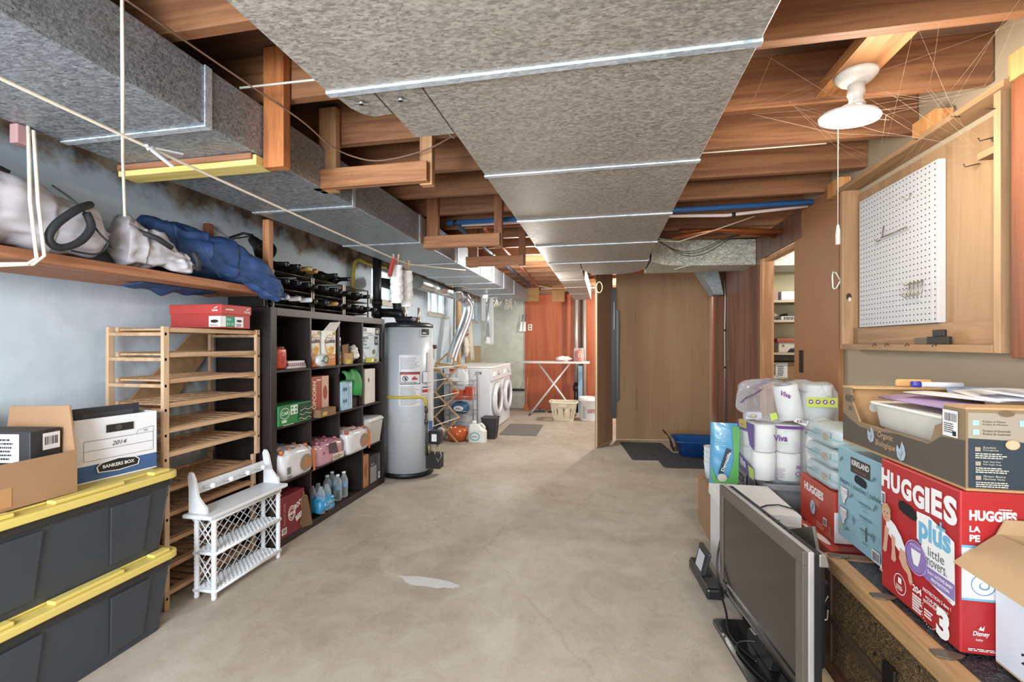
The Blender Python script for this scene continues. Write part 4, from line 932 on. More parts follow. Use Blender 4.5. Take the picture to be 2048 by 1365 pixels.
goldfish('orange and white cracker carton with its top still closed, left one', spot(1, 0, 0.012, 0.03), 0.125)
t = goldfish('orange and white cracker carton with its top flap raised, right one', spot(1, 0, 0.155, 0.012), 0.145)
b = MB(); b.hexa([(-0.006, 0.0, 0.255), (0, 0.0, 0.255), (0, 0.145, 0.255), (-0.006, 0.145, 0.255)], [(0.026, 0.035, 0.315), (0.03, 0.035, 0.315), (0.03, 0.165, 0.325), (0.026, 0.165, 0.325)]); b.build('raised_flap', mat('#dedcd6', 0.55), t)
t = T('paper_bowl_pack', 'round white and green package lying before the cracker cartons', 'package', spot(1, 0, 0.075, -0.022))
b = MB(); b.blob((0, 0, 0.045), (0.028, 0.062, 0.045), 0, 24, 14, amp=0.005, freq=40); b.build('wrapper', mat('#ccd2d0', 0.35), t)
pr = Print((0.028, -0.06, 0), (0, 1, 0), (0, 0, 1)); pr.loop(0.075, 0.05, 0.032, 0.03, 0.012, mat('#2f6a50')); pr.ell(0.075, 0.05, 0.008, 0.012, mat('#c9a53e')); pr.ell(0.03, 0.04, 0.014, 0.01, mat('#5d7fa0')); pr.build(t)
o = carton('supplement_box', 'small pale box under the white can in the third top cube', 'box', spot(2, 0, 0.008, 0.04), 0.08, 0.07, 0.13, mat('#cfcdc6', 0.55)); pr = FR(o); pr.bars(0.015, 0.02, 0.045, 0.03, INK); pr.fine(0.01, 0.06, 0.05, 0.05, 5, INK); pr.build(o)
t = T('can', 'short white can standing on the small pale box', 'can', (XF-0.075, Y0+cy(2)+0.05, cz(0)+0.132))
MB().lathe([(0.041, 0), (0.042, 0.005), (0.042, 0.075), (0.039, 0.08), (0.0, 0.079)], n=24).build('body', mat('#d7d5cd', 0.4), t)
MB().lathe([(0.0424, 0.03), (0.0424, 0.055)], n=24, cap=False).build('label_band', mat('#7d6f5c', 0.5), t)
t = T('cardboard_box', 'torn small cardboard box with a raised flap in the third top cube', 'box', spot(2, 0, 0.095, 0.02))
b = MB(); b.box(-0.12, 0, 0, 0, 0.004, 0.10); b.box(-0.12, 0, 0, 0, 0.12, 0.004); b.box(-0.12, 0.116, 0, 0, 0.12, 0.10); b.box(-0.004, 0.004, 0.004, 0, 0.116, 0.085); b.box(-0.12, 0.004, 0.004, -0.116, 0.116, 0.1); b.build('carton', mat('#b18d5e', 0.8), t)
b = MB(); b.hexa([(-0.004, -0.03, 0.085), (0, -0.03, 0.085), (0, 0.05, 0.085), (-0.004, 0.05, 0.085)], [(0.01, -0.055, 0.15), (0.014, -0.055, 0.15), (0.014, 0.035, 0.16), (0.01, 0.035, 0.16)]); b.build('flap', CARDD, t)
b = MB(); b.box(-0.003, 0.02, 0.0, 0.001, 0.09, 0.035); b.build('yellow_label', mat('#c9b04e'), t)
t = T('crumpled_bag', 'crumpled white plastic bag beside the torn box', 'bag', spot(2, 0, 0.272, 0.05))
b = MB(); b.blob((0, -0.004, 0.085), (0.045, 0.042, 0.068), 0, 30, 22, amp=0.022, freq=28, ridge=0.02); b.build('bag', mat('#d4cfc6', 0.35, var=0.2, scale=40), t)
o = carton('filter_box', 'white and blue water filter carton in the top right cube', 'carton', spot(3, 0, 0.01, 0.02), 0.14, 0.30, 0.30, mat('#c4d3dd', 0.5))
pr = FR(o); pr.rect(0.0, 0.25, 0.30, 0.295, mat('#dfe5e8')); pr.loop(0.15, 0.13, 0.14, 0.11, 0.006, mat('#7f9fba')); pr.rect(0.005, 0.265, 0.08, 0.29, mat('#2d3a4a')); pr.text(0.01, 0.272, 'KIRKLAND', 0.011, WHITE, bold=0.02, w=0.065); pr.text(0.005, 0.245, 'Water Refrigerator', 0.012, INK, w=0.17)
pr.rect(0.02, 0.20, 0.10, 0.22, INK); pr.text(0.03, 0.205, 'KIRKLAND', 0.010, WHITE, w=0.06)
for i, s_ in enumerate(('River', 'Filter', 'Cartridges')): pr.text(0.03, 0.175-0.03*i, s_, 0.019, INK)
pr.rect(0.225, 0.235, 0.285, 0.298, INK); pr.text(0.255, 0.25, '10', 0.032, WHITE, bold=0.02, align='c'); pr.rect(0.215, 0.15, 0.265, 0.225, INK); pr.text(0.24, 0.17, '12', 0.03, WHITE, bold=0.02, align='c'); pr.ell(0.2, 0.09, 0.022, 0.022, mat('#8b7f5a')); pr.loop(0.2, 0.09, 0.015, 0.015, 0.003, INK); pr.build(o)
o = carton('yellow_box', 'small yellow patterned box before the water filter carton', 'box', spot(3, 0, 0.06, -0.03), 0.045, 0.13, 0.04, mat('#b9ad3f', 0.5, var=0.3, scale=80)); pr = FR(o); pr.rect(0.02, 0.01, 0.05, 0.03, WHITE); pr.rect(0.07, 0.006, 0.11, 0.03, mat('#365a7d')); pr.build(o)
# row 2
GR = mat('#2f7a45', 0.45, var=0.08); 
o = carton('soda_carton', 'green soda carton lying in the first cube of the second row', 'carton', spot(0, 1, 0.004, -0.01), 0.16, 0.315, 0.125, GR)
pr = FR(o); W2 = mat('#d7e6da', var=0.02)
pr.loop(0.055, 0.075, 0.045, 0.035, 0.004, W2); pr.text(0.055, 0.065, 'Craft', 0.024, W2, bold=0.02, align='c', rot=0.06); pr.fine(0.025, 0.018, 0.06, 0.022, 1, W2, 0.8); pr.rect(0.105, 0.06, 0.175, 0.118, W2)
for u, v in ((0.122, 0.102), (0.158, 0.10), (0.125, 0.075), (0.157, 0.075)): pr.ell(u, v, 0.011, 0.009, mat('#5c8a68'))
DK = mat('#183a24', var=0)
pr.rect(0.18, 0.012, 0.312, 0.118, DK)
for k in range(6):
    pts = [(0.185+0.125*i/8, 0.02+0.015*k+0.006*math.sin(i*1.3+k)) for i in range(9)]
    for i in range(8): pr.line(*pts[i], *pts[i+1], 0.003, GR if k % 2 else W2)
pr.fine(0.02, 0.003, 0.10, 0.007, 1, W2); pr.build(o)
o = carton('popcorn_box', 'tall red popcorn box in the second cube of the second row', 'carton', spot(1, 1, 0.012, 0.015), 0.19, 0.205, 0.28, mat('#a5513f', 0.5, var=0.15, scale=14)); W3 = mat('#e2d3bd', var=0.02)
pr = FR(o); pr.text(0.055, 0.03, 'POPCORN', 0.038, W3, w=0.22, bold=0.03, rot=PI/2); pr.rect(0.12, 0.0, 0.203, 0.278, mat('#c9a594', 0.5, var=0.4, scale=60)); pr.fine(0.06, 0.25, 0.05, 0.014, 1, W3, 0.8); pr.ell(0.16, 0.16, 0.025, 0.05, mat('#9a4437')); pr.build(o)
o = carton('cardboard_tray', 'torn brown cardboard tray in front of the popcorn box', 'cardboard', (XF+0.05, Y0+cy(1)+0.02, cz(1)+0.001), 0.06, 0.19, 0.055, CARDD); pr = FR(o); pr.rect(0.03, 0.01, 0.08, 0.035, mat('#c9a25c')); pr.build(o)
o = carton('tea_carton', 'light blue carton standing in the third cube of the second row', 'carton', spot(2, 1, 0.008, -0.005), 0.17, 0.155, 0.22, mat('#9cc3d8', 0.5)); pr = FR(o)
for v in (0.03, 0.12):
    for u in (0.035, 0.065): pr.ell(u, v+0.04, 0.011, 0.017, mat('#5d7d93'))
    pr.ell(0.035, v+0.04, 0.005, 0.009, INK); pr.ell(0.065, v+0.04, 0.005, 0.009, INK)
pr.rect(0.1, 0.02, 0.14, 0.2, mat('#c7dde8')); pr.fine(0.105, 0.03, 0.03, 0.15, 12, mat('#5d7d93')); pr.build(o)
t = T('tote_bag', 'green cloth bag flopping over the light blue carton', 'bag', spot(2, 1, 0.02, 0.0))
b = MB()
def fn(u, v):
    y = 0.0+0.30*u; z = 0.30-0.17*v-0.02*u+(0.05*v if u < 0.5 else 0.02) - 0.06*v*(u)
    return Vector((0.0+0.05*v*(1-v)*4*0.6+0.012*math.sin(u*14+v*4)-0.06*(1-v)*u, y, max(0.225 if u < 0.55 else 0.0, z)+0.004*math.sin(9*u)))
b.surf(fn, 24, 12); b.build('fabric', mat('#2c8a43', 0.65, var=0.15, scale=12), t, solid=0.006)
o = carton('black_folder', 'black binder standing under the green bag', 'binder', spot(2, 1, 0.175, 0.03), 0.22, 0.13, 0.20, mat('#1b1a1b', 0.5))
o = carton('magazine_file', 'cream magazine file with a finger hole in the fourth cube', 'magazine file', spot(3, 1, 0.045, 0.01), 0.25, 0.17, 0.295, mat('#d6cfc6', 0.6)); pr = FR(o); pr.ell(0.06, 0.20, 0.012, 0.018, mat('#4d453e', var=0)); pr.build(o)
# row 3 : shrink-wrapped packs
CAPS = mat('#c9703a', 0.5)
def shrink(label, loc, sx, sy, h, wrap, end, rows, capm):
    t = T('bottle_pack', label, 'bottle pack', loc, group='shrink-wrapped packs in the shelving')
    b = MB()
    def fn(u, v):
        a = 2*PI*u; tt = PI*(v-0.5)
        sp = lambda x, p: math.copysign(abs(x)**p, x)
        p = Vector((-sx/2+sx/2*sp(math.cos(a), .28)*sp(math.cos(tt), .35), sy/2+sy/2*sp(math.sin(a), .28)*sp(math.cos(tt), .35), h/2+h/2*sp(math.sin(tt), .35)))
        if p.z > 0.02:
            s_ = 0.010*math.cos((p.y/sy)*rows*2*PI)*(p.z/h)**2
            p.z += s_ + 0.006*noise.noise(p*45); p.x += 0.006*noise.noise(p*38+Vector((4,4,4)))*(p.z/h)
        return p
    b.surf(fn, 60, 36, 0, wu=True); b.build('shrink_wrap', wrap, t)
    for i in range(rows):
        for k in range(2):
            MB().lathe([(0.014, h-0.012), (0.0145, h+0.008), (0.011, h+0.011), (0.0, h+0.011)], c=(-0.05-0.085*k, sy*(i+0.5)/rows, 0), n=14).build('bottle_cap', capm, t)
    return t
SW = mat('#d3d3d6', 0.22, var=0.10, scale=22, coat=0.4)
t = shrink('white wrapped drink pack with orange caps in the first cube of the third row', (XF+0.045, Y0+cy(0)+0.002, cz(2)+0.001), 0.30, 0.31, 0.185, SW, CAPS, 4, CAPS)
pr = Print((0.002, 0, 0), (0, 1, 0), (0, 0, 1)); pr.bars(0.03, 0.05, 0.035, 0.045, INK, 14); pr.fine(0.03, 0.015, 0.06, 0.03, 3, mat('#555')if False else INK); pr.ell(0.215, 0.085, 0.06, 0.055, mat('#8d7b66', 0.3, var=0.5, scale=60)); pr.ell(0.225, 0.08, 0.04, 0.035, mat('#a9744a', 0.7)); pr.shape([(0.285, 0.01), (0.307, 0.01), (0.307, 0.15), (0.27, 0.17)], CAPS); pr.build(t)
t = shrink('pink wrapped pack sagging in the second cube of the third row', (XF+0.05, Y0+cy(1)+0.004, cz(2)+0.001), 0.28, 0.312, 0.165, mat('#b98a94', 0.22, var=0.3, scale=9, coat=0.5), CAPS, 3, mat('#a0606d', 0.4))
pr = Print((0.002, 0, 0), (0, 1, 0), (0, 0, 1)); pr.rect(0.16, 0.02, 0.30, 0.065, mat('#d7cbb9', 0.4)); pr.fine(0.17, 0.025, 0.12, 0.03, 3, INK); pr.shape([(0.05, 0.10), (0.06, 0.088), (0.07, 0.10), (0.06, 0.11)], mat('#a0354a')); pr.shape([(0.12, 0.08), (0.23, 0.07), (0.20, 0.15), (0.11, 0.155)], mat('#4b3d42', 0.3)); pr.build(t)
t = shrink('white wrapped drink pack with orange end in the third cube of the third row', (XF+0.075, Y0+cy(2)+0.004, cz(2)+0.001), 0.30, 0.312, 0.18, SW, CAPS, 4, mat('#b5532e', 0.4))
pr = Print((0.002, 0, 0), (0, 1, 0), (0, 0, 1)); pr.ell(0.215, 0.09, 0.06, 0.055, mat('#8d7b66', 0.3, var=0.5, scale=60)); pr.ell(0.225, 0.075, 0.04, 0.025, mat('#a9744a', 0.7)); pr.shape([(0.28, 0.01), (0.308, 0.01), (0.308, 0.15), (0.265, 0.175)], CAPS); pr.build(t)
t = T('plastic_bin', 'clear plastic food bin with a lid in the fourth cube', 'bin', spot(3, 2, 0.165, 0.09))
b = MB(); flat(b, rr(-0.11, -0.12, 0.10, 0.12, 0.03), 0.0, 0.20, 0, rr(-0.13, -0.145, 0.12, 0.145, 0.035)); b.build('tub', mat('#bfbcb2', 0.25, coat=0.3), t, bevel=0.004)
b = MB(); flat(b, rr(-0.14, -0.15, 0.13, 0.15, 0.035), 0.2005, 0.225, 0, rr(-0.12, -0.13, 0.11, 0.13, 0.03)); b.build('lid', mat('#c9c9cc', 0.3), t, bevel=0.003)
# row 4
MAR = mat('#7a2530', 0.5, var=0.06)
o = carton('soda_carton', 'dark red soda carton with torn end in the bottom left cube', 'carton', spot(0, 3, 0.01, -0.004), 0.30, 0.245, 0.255, MAR)
pr = FR(o); pr.ell(0.12, 0.13, 0.035, 0.048, WHITE); pr.ell(0.12, 0.13, 0.030, 0.042, MAR); pr.loop(0.12, 0.13, 0.024, 0.034, 0.005, WHITE); pr.text(0.12, 0.12, 'A&W', 0.02, WHITE, bold=0.03, align='c'); pr.text(0.155, 0.14, 'ROOT', 0.036, WHITE, w=0.085, bold=0.03, rot=0.35); pr.text(0.165, 0.06, 'BEER', 0.036, WHITE, w=0.075, bold=0.03, rot=0.35); pr.rect(0.025, 0.02, 0.07, 0.06, WHITE); pr.bars(0.03, 0.025, 0.035, 0.03, INK, 10); pr.text(0.06, 0.075, 'ROOT BEER', 0.02, mat('#c98f8f'), w=0.14, rot=PI/2); pr.shape([(0.19, 0.02), (0.244, 0.015), (0.244, 0.225), (0.225, 0.24), (0.20, 0.17), (0.215, 0.09)], CARDD); pr.build(o)
pr = TP(0.30, 0.255); pr.ell(0.18, 0.06, 0.09, 0.04, WHITE); pr.ell(0.18, 0.06, 0.08, 0.033, MAR); pr.text(0.18, 0.045, 'A&W', 0.03, WHITE, align='c', bold=0.03); pr.build(o)
b = MB(); b.hexa([(0.001, 0.215, 0.0), (0.006, 0.215, 0.0), (0.042, 0.275, 0.002), (0.037, 0.275, 0.002)], [(0.001, 0.225, 0.225), (0.006, 0.225, 0.225), (0.02, 0.252, 0.20), (0.015, 0.252, 0.20)]); b.build('torn_flap', mat('#6d5138', 0.85), o)
WB = film('#dfe8ee', 0.16, 0.06); 
def bottle(t, z0=0.0):
    MB().lathe([(0.0, z0), (0.026, z0), (0.031, z0+0.006), (0.0315, z0+0.03), (0.029, z0+0.036), (0.0315, z0+0.045), (0.029, z0+0.055), (0.0315, z0+0.07), (0.0315, z0+0.125), (0.028, z0+0.145), (0.014, z0+0.178), (0.0125, z0+0.19)], n=20, cap=False).build('bottle', WB, t)
    MB().lathe([(0.0322, z0+0.085), (0.0322, z0+0.118)], n=20, cap=False).build('label', mat('#7d9cc0', 0.35), t)
    MB().lathe([(0.0145, z0+0.186), (0.0145, z0+0.20), (0.0, z0+0.201)], n=16).build('cap', mat('#e2e6ea', 0.4), t)
first = None
for i, (dx, dy, lab) in enumerate(((-2.03, 3.20, 'clear water bottle loose on the bottom shelf, nearest the shelf edge'), (-2.10, 3.17, 'clear water bottle loose on the bottom shelf, against the blue pack'), (-2.12, 3.265, 'clear water bottle loose on the bottom shelf, behind the nearest one'), (-2.03, 3.285, 'clear water bottle loose on the bottom shelf, beside the divider'))):
    L3 = (dx, dy, cz(3)+0.001)
    if first is None:
        first = T('water_bottle', lab, 'bottle', L3, group='loose water bottles'); bottle(first)
    else: dup(first, L3, label=lab)
t = T('bottle_pack', 'blue shrink wrap with clear water bottles in the bottom second cube', 'bottle pack', (XF-0.045, Y0+cy(1)+0.16, cz(3)+0.006), group='shrink-wrapped packs in the shelving')
for i in range(2):
    for k in range(2):
        b = MB(); b.lathe([(0.0, 0.004), (0.03, 0.006), (0.0315, 0.03), (0.029, 0.036), (0.0315, 0.06), (0.0315, 0.12), (0.027, 0.145), (0.014, 0.175), (0.0135, 0.19), (0.0, 0.191)], c=(-0.035+0.07*i, -0.045+0.07*k, 0), n=18); b.build('bottle', WB, t)
b = MB(); b.blob((0, -0.01, 0.062), (0.085, 0.095, 0.062), 0, 44, 20, amp=0.018, freq=26, pw=0.6, ridge=0.016); b.build('blue_wrap', mat('#2f8fc0', 0.25, var=0.2, scale=18, coat=0.4), t)
pr = Print((0.087, -0.10, 0.0), (0, 1, 0), (0, 0, 1)); pr.text(0.02, 0.06, 'KIRK', 0.03, mat('#9fd0ea', var=0), w=0.13, bold=0.03, rot=0.08); pr.text(0.03, 0.03, 'WATER', 0.018, mat('#9fd0ea', var=0), rot=0.06); pr.build(t)
o = carton('small_box', 'pale blue box at the back of the bottom second cube', 'box', (XF-0.2, Y0+cy(1)+0.04, cz(3)+0.001), 0.12, 0.10, 0.26, mat('#9cb9c4', 0.5))
o = carton('cardboard_box', 'narrow brown box standing in the bottom right cube', 'box', spot(3, 3, 0.006, 0.01), 0.25, 0.10, 0.27, mat('#a8744a', 0.75)); pr = FR(o); pr.fine(0.03, 0.08, 0.045, 0.12, 9, mat('#6b4a30')); pr.build(o)
o = carton('appliance_box', 'dark grey appliance carton in the bottom right cube', 'carton', spot(3, 3, 0.12, 0.004), 0.25, 0.185, 0.245, mat('#3a3638', 0.45)); pr = FR(o); pr.rect(0.0, 0.01, 0.11, 0.15, mat('#8c8789', 0.4)); pr.text(0.015, 0.16, 'beyond', 0.016, WHITE); pr.fine(0.13, 0.09, 0.045, 0.13, 12, mat('#8c8789')); pr.rect(0.135, 0.02, 0.175, 0.075, WHITE); pr.bars(0.14, 0.028, 0.03, 0.04, INK, 10); pr.build(o)

# ---- wine racks on top
RK = mat('#4a4138', 0.4, 0.6, var=0.05)
def wine_rack(label, y0, y1, tiers):
    t = T('wine_rack', label, 'wine rack', (-2.26, y0, 1.491), group='wire wine racks on the shelving')
    Lr = y1-y0; H_ = tiers[-1]+0.006
    for x in (0.0, 0.255):
        for y in (0.006, Lr-0.006): MB().box(x, y-0.006, 0, x+0.012, y+0.006, H_).build('upright', RK, t)
        for z in tiers: MB().tube([(x+0.006, 0, z), (x+0.006, Lr, z)], 0.0045, 0, 8).build('rail', RK, t)
    b = MB()
    for z in tiers:
        for k in range(9):
            y = 0.01+(Lr-0.02)*k/8; b.tube([(0.006, y, z), (0.26, y, z)], 0.0022, 0, 5)
    b.build('cross_wire', RK, t)
    return t
tz = (0.022, 0.122, 0.228)
wine_rack('wire wine rack full of bottles, nearest of three on the shelving', 2.45, 2.835, tz)
wine_rack('wire wine rack, middle one of three on the shelving', 2.845, 3.225, tz)
wine_rack('wire wine rack with an empty top, farthest of three on the shelving', 3.235, 3.615, tz)
GLS = [mat('#11130f', 0.12, var=0.05, coat=0.5), mat('#1a1d15', 0.12, var=0.05, coat=0.5), mat('#20170f', 0.12, var=0.05, coat=0.5)]
CAPM = {'black': mat('#1a1a1c', 0.3), 'white': mat('#d9dbe2', 0.35), 'gold': mat('#b18e53', 0.35, 0.4), 'orange': mat('#c0693a', 0.4)}
protos = {}
def wine(label, cap, x, y, z, g):
    if (cap, g) not in protos:
        t = T('wine_bottle', label, 'wine bottle', (x, y, z), group='bottles in the wine racks')
        A = Matrix.Rotation(PI/2, 3, 'Y')
        MB().lathe([(0.0, -0.19), (0.03, -0.195), (0.0365, -0.185), (0.037, -0.02), (0.034, 0.0), (0.02, 0.028), (0.0155, 0.045), (0.0145, 0.10)], A=A, n=18).build('glass_body', GLS[g], t); gb = next(c for c in t.children if c.name.startswith('glass_body'))
        MB().lathe([(0.0155, 0.045), (0.0158, 0.075), (0.0162, 0.112), (0.0165, 0.118), (0.014, 0.1225), (0.0, 0.123)], A=A, n=16, cap=False).build('capsule', CAPM[cap], t); cp = next(c for c in t.children if c.name.startswith('capsule'))
        MB().lathe([(0.0373, -0.15), (0.0373, -0.05)], A=A, n=18, cap=False).build('label_band', mat('#8d8672' if g else '#6d5b45', 0.6), gb)
        MB().lathe([(0.0166, 0.1135), (0.0162, 0.119)], A=A, n=16, cap=False).build('foil_rim', mat('#a9a9a9', 0.3, 0.6), cp)
        protos[(cap, g)] = t; return t
    return dup(protos[(cap, g)], (x, y, z), label=label)
racks = [('near', 2.45, 0.385), ('middle', 2.845, 0.38), ('far', 3.235, 0.38)]
load = {0: [['white', 'white', 'white', 'black'], ['black', 'black', 'black', 'black'], ['black', 'black', 'gold', 'gold']],
        1: [['black', 'gold', 'black', 'black'], ['black', 'black', 'black', 'black'], ['', 'black', '', 'black']],
        2: [['black', 'black', 'black', 'black'], ['black', 'black', 'black', ''], []]}
for i, (nm, y0, L_) in enumerate(racks):
    for k, tier in enumerate(load[i]):
        row = [c for c in tier if c]
        n_ = 0
        for j, c in enumerate(tier):
            if not c: continue
            lab = '%s-capped dark wine bottle, %s from the left on the %s tier of the %s rack' % (c, ordinal(n_), ('bottom', 'middle', 'top')[k], nm)
            n_ += 1
            wine(lab, c, -2.045+0.012*((j*7+k*3+i) % 3), y0+0.048+0.095*j, 1.491+tz[k]+0.0045+0.0385, (i+j+k) % 3)
o = tag(MB().box(-2.28, 2.41, 1.4915, -2.02, 2.442, 1.57).build('dark_frame', mat('#17130f', 0.4), bevel=0.003), 'dark flat frame standing on the shelving under the blue bag', 'frame')
# ================================================================== FAR END: heater, laundry, partition
class CPrint(Print):
    """labels wrapped on an upright cylinder of radius r about the origin; u = arc length from angle a0"""
    def __init__(s, r, a0): Print.__init__(s, (0,0,0), (1,0,0), (0,0,1)); s.r = r; s.a0 = a0
    def P(s, u, v):
        a = s.a0 + u/s.r; q = s.r + 0.0008 + 0.0003*s.k
        return Vector((q*math.cos(a), q*math.sin(a), v))
    def rect(s, u0, v0, u1, v1, m):
        s.k += 1; mi = s._mi(m); n = max(1, int(abs(u1-u0)/0.02))
        for i in range(n):
            a = u0+(u1-u0)*i/n; b = u0+(u1-u0)*(i+1)/n
            s.mb.poly([s.P(a, v0), s.P(b, v0), s.P(b, v1), s.P(a, v1)], mi)
        return s
    def frame(s, u0, v0, u1, v1, w, m):
        s.rect(u0, v0, u1, v0+w, m); s.rect(u0, v1-w, u1, v1, m); s.rect(u0, v0, u0+w, v1, m); s.rect(u1-w, v0, u1, v1, m); return s
t = T('water_heater', 'tall grey cylindrical gas water heater beside the cube shelving', 'water heater', (-1.90, 4.206, 0))
RH = 0.24; HG = mat('#c4cad0', 0.3, 0.1, var=0.03, coat=0.3)
MB().lathe([(RH, 0.035), (RH, 1.43)], n=48).build('tank', HG, t)
MB().lathe([(RH-0.01, 0), (RH+0.008, 0.0), (RH+0.008, 0.04), (RH+0.0005, 0.045)], n=48).build('base_ring', BLACK, t)
MB().lathe([(RH+0.0005, 1.42), (RH+0.006, 1.425), (RH+0.006, 1.452), (RH-0.03, 1.468), (0.0, 1.472)], n=48).build('top_cap', mat('#25262a', 0.4), t)
A0 = math.radians(-65.7)
PAP = mat('#d9dade', 0.45, var=0.03); RD = mat('#b13a32', 0.5)
pr = CPrint(RH, A0)
pr.rect(-0.085, 0.68, 0.125, 1.16, PAP); pr.fine(-0.07, 1.03, 0.18, 0.11, 9, mat('#9a9ca0')); pr.fine(-0.07, 0.69, 0.18, 0.18, 14, mat('#8f9196'))
pr.rect(-0.075, 0.885, 0.115, 1.0, INK); pr.rect(-0.07, 0.892, 0.11, 0.985, PAP); pr.rect(-0.07, 0.975, 0.11, 0.993, RD)
for k in range(10): pr.line(-0.025+0.024*math.cos(k*.628), 0.94+0.024*math.sin(k*.628), -0.025+0.024*math.cos(k*.628+.63), 0.94+0.024*math.sin(k*.628+.63), 0.006, INK)
pr.line(-0.042, 0.957, -0.008, 0.923, 0.006, INK); pr.shape([(-0.03, 0.925), (-0.015, 0.925), (-0.013, 0.945), (-0.022, 0.96), (-0.03, 0.945)], INK)
pr.shape([(0.03, 0.925), (0.085, 0.925), (0.09, 0.94), (0.06, 0.95), (0.075, 0.965), (0.05, 0.955), (0.035, 0.94)], RD); pr.fine(-0.06, 0.897, 0.16, 0.014, 2, INK)
pr.rect(0.135, 0.68, 0.27, 0.87, PAP); pr.fine(0.14, 0.69, 0.12, 0.10, 8, mat('#8f9196')); pr.rect(0.137, 0.80, 0.268, 0.83, RD); pr.rect(0.137, 0.845, 0.268, 0.855, INK); pr.rect(0.137, 0.89, 0.26, 1.0, INK); pr.rect(0.142, 0.895, 0.26, 0.995, PAP); pr.rect(0.15, 0.3, 0.24, 0.62, mat('#b9bcc2', 0.4)); pr.fine(0.155, 0.31, 0.07, 0.28, 10, mat('#7f8288'))
pr.rect(0.115, 1.34, 0.225, 1.415, mat('#b9c0bd', 0.35)); pr.rect(0.125, 1.35, 0.22, 1.407, mat('#1f2c28', 0.4)); pr.rect(0.135, 1.362, 0.18, 1.372, PAP)
pr.build(t, 'label_sheet', 'white warning and instruction labels')
b = MB(); pouch = film('#e9eaec', 0.3, 0.15)
for i in range(6):
    a0 = A0+math.radians(47+5*i); a1 = A0+math.radians(52+5*i); r_ = RH+0.012
    b.poly([(r_*math.cos(a0), r_*math.sin(a0), 0.45), (r_*math.cos(a1), r_*math.sin(a1), 0.45), (r_*math.cos(a1), r_*math.sin(a1), 1.22), (r_*math.cos(a0), r_*math.sin(a0), 1.22)])
b.build('document_pouch', pouch, t)
pr = CPrint(RH+0.004, A0); pr.rect(0.20, 0.84, 0.325, 1.19, mat('#d8d2c6', 0.5)); pr.text(0.23, 1.12, 'O', 0.03, INK, bold=0.03); pr.fine(0.215, 0.90, 0.10, 0.2, 6, mat('#c2aaa0')); pr.build(t, 'manual')
MB().box(-0.10, -0.09, 1.473, 0.09, 0.09, 1.53).build('blower_housing', mat('#1c1c1f', 0.4), t, bevel=0.02)
b = MB(); b.tube([(-0.04, -0.02, 1.52), (-0.07, -0.02, 1.56), (-0.17, -0.03, 1.57), (-0.27, -0.05, 1.57)], 0.045, 0, 14); b.build('exhaust_elbow', mat('#151517', 0.45), t)
b = MB(); b.tube([(-0.30, -0.06, 1.50), (-0.30, -0.06, 2.12)], 0.042, 0, 16); b.tube([(-0.30, -0.06, 1.64), (-0.30, -0.06, 1.70)], 0.05, 0, 16); b.tube([(-0.30, -0.06, 1.53), (-0.30, -0.06, 1.60)], 0.055, 0, 16); b.build('vent_pipe', mat('#232428', 0.45), t)
b = MB(); pts = [(-0.10, 0.02, 1.52), (-0.12, 0.03, 1.66), (-0.14, 0.05, 1.78), (-0.20, 0.09, 1.86), (-0.36, 0.15, 1.90)]
b.tube(pts, [0.05, 0.055, 0.058, 0.055, 0.05], 0, 16); b.build('intake_duct', mat('#101113', 0.6), t)
b = MB(); b.tube([(0.0, -0.06, 1.47), (0.0, -0.06, 1.58), (-0.06, -0.03, 1.74), (-0.08, 0.0, 1.92), (-0.07, 0.0, 2.04)], 0.013, 0, 10); b.build('water_connector', mat('#a79a8c', 0.3, 0.8), t)
b = MB(); b.cyl((0.0, -0.06, 1.472), (0.0, -0.06, 1.50), 0.022, 0, 12); b.cyl((0.10, 0.03, 1.47), (0.10, 0.03, 1.62), 0.014, 0, 12); b.cyl((0.10, 0.03, 1.47), (0.10, 0.03, 1.51), 0.022, 0, 12); b.build('pipe_nipple', mat('#bfae97', 0.35, 0.6), t)
YH = mat('#c2b23f', 0.45, var=0.06)
def cpt(deg, r, z): return (r*math.cos(A0+math.radians(deg)), r*math.sin(A0+math.radians(deg)), z)
b = MB(); b.tube([cpt(a, RH+0.022, 0.765) for a in range(-95, 21, 8)]+[cpt(27, RH+0.022, 0.763), cpt(33, RH+0.022, 0.75), cpt(38, RH+0.024, 0.72), cpt(40, RH+0.024, 0.67)], 0.013, 0, 10); b.build('gas_hose', YH, t)
b = MB(); b.tube([cpt(40, RH+0.024, 0.67), cpt(40, RH+0.024, 0.61)], 0.016, 0, 10); b.tube([cpt(40, RH+0.024, 0.61), cpt(40, RH+0.024, 0.20)], 0.010, 0, 10); b.tube([cpt(40, RH+0.024, 0.55), cpt(40, RH+0.024, 0.50)], 0.017, 0, 10); b.build('gas_pipe', mat('#57524b', 0.45, 0.6), t)
x_, y_, _ = cpt(45, RH+0.052, 0); MB().box(x_-0.012, y_-0.01, 0.45, x_+0.016, y_+0.016, 0.53).build('valve_handle', mat('#2f5a8c', 0.5), t, bevel=0.004)
x_, y_, _ = cpt(60, RH+0.06, 0)
MB().box(x_-0.055, y_-0.05, 0.30, x_+0.06, y_+0.05, 0.43).build('gas_control', mat('#16171a', 0.4), t, bevel=0.012)
MB().box(x_-0.02, y_-0.054, 0.33, x_+0.03, y_-0.0505, 0.40).build('control_label', LB, t)
MB().box(x_-0.10, y_-0.06, 0.07, x_+0.065, y_+0.05, 0.21).build('burner_cover', mat('#1a1a1b', 0.5), t, bevel=0.004)
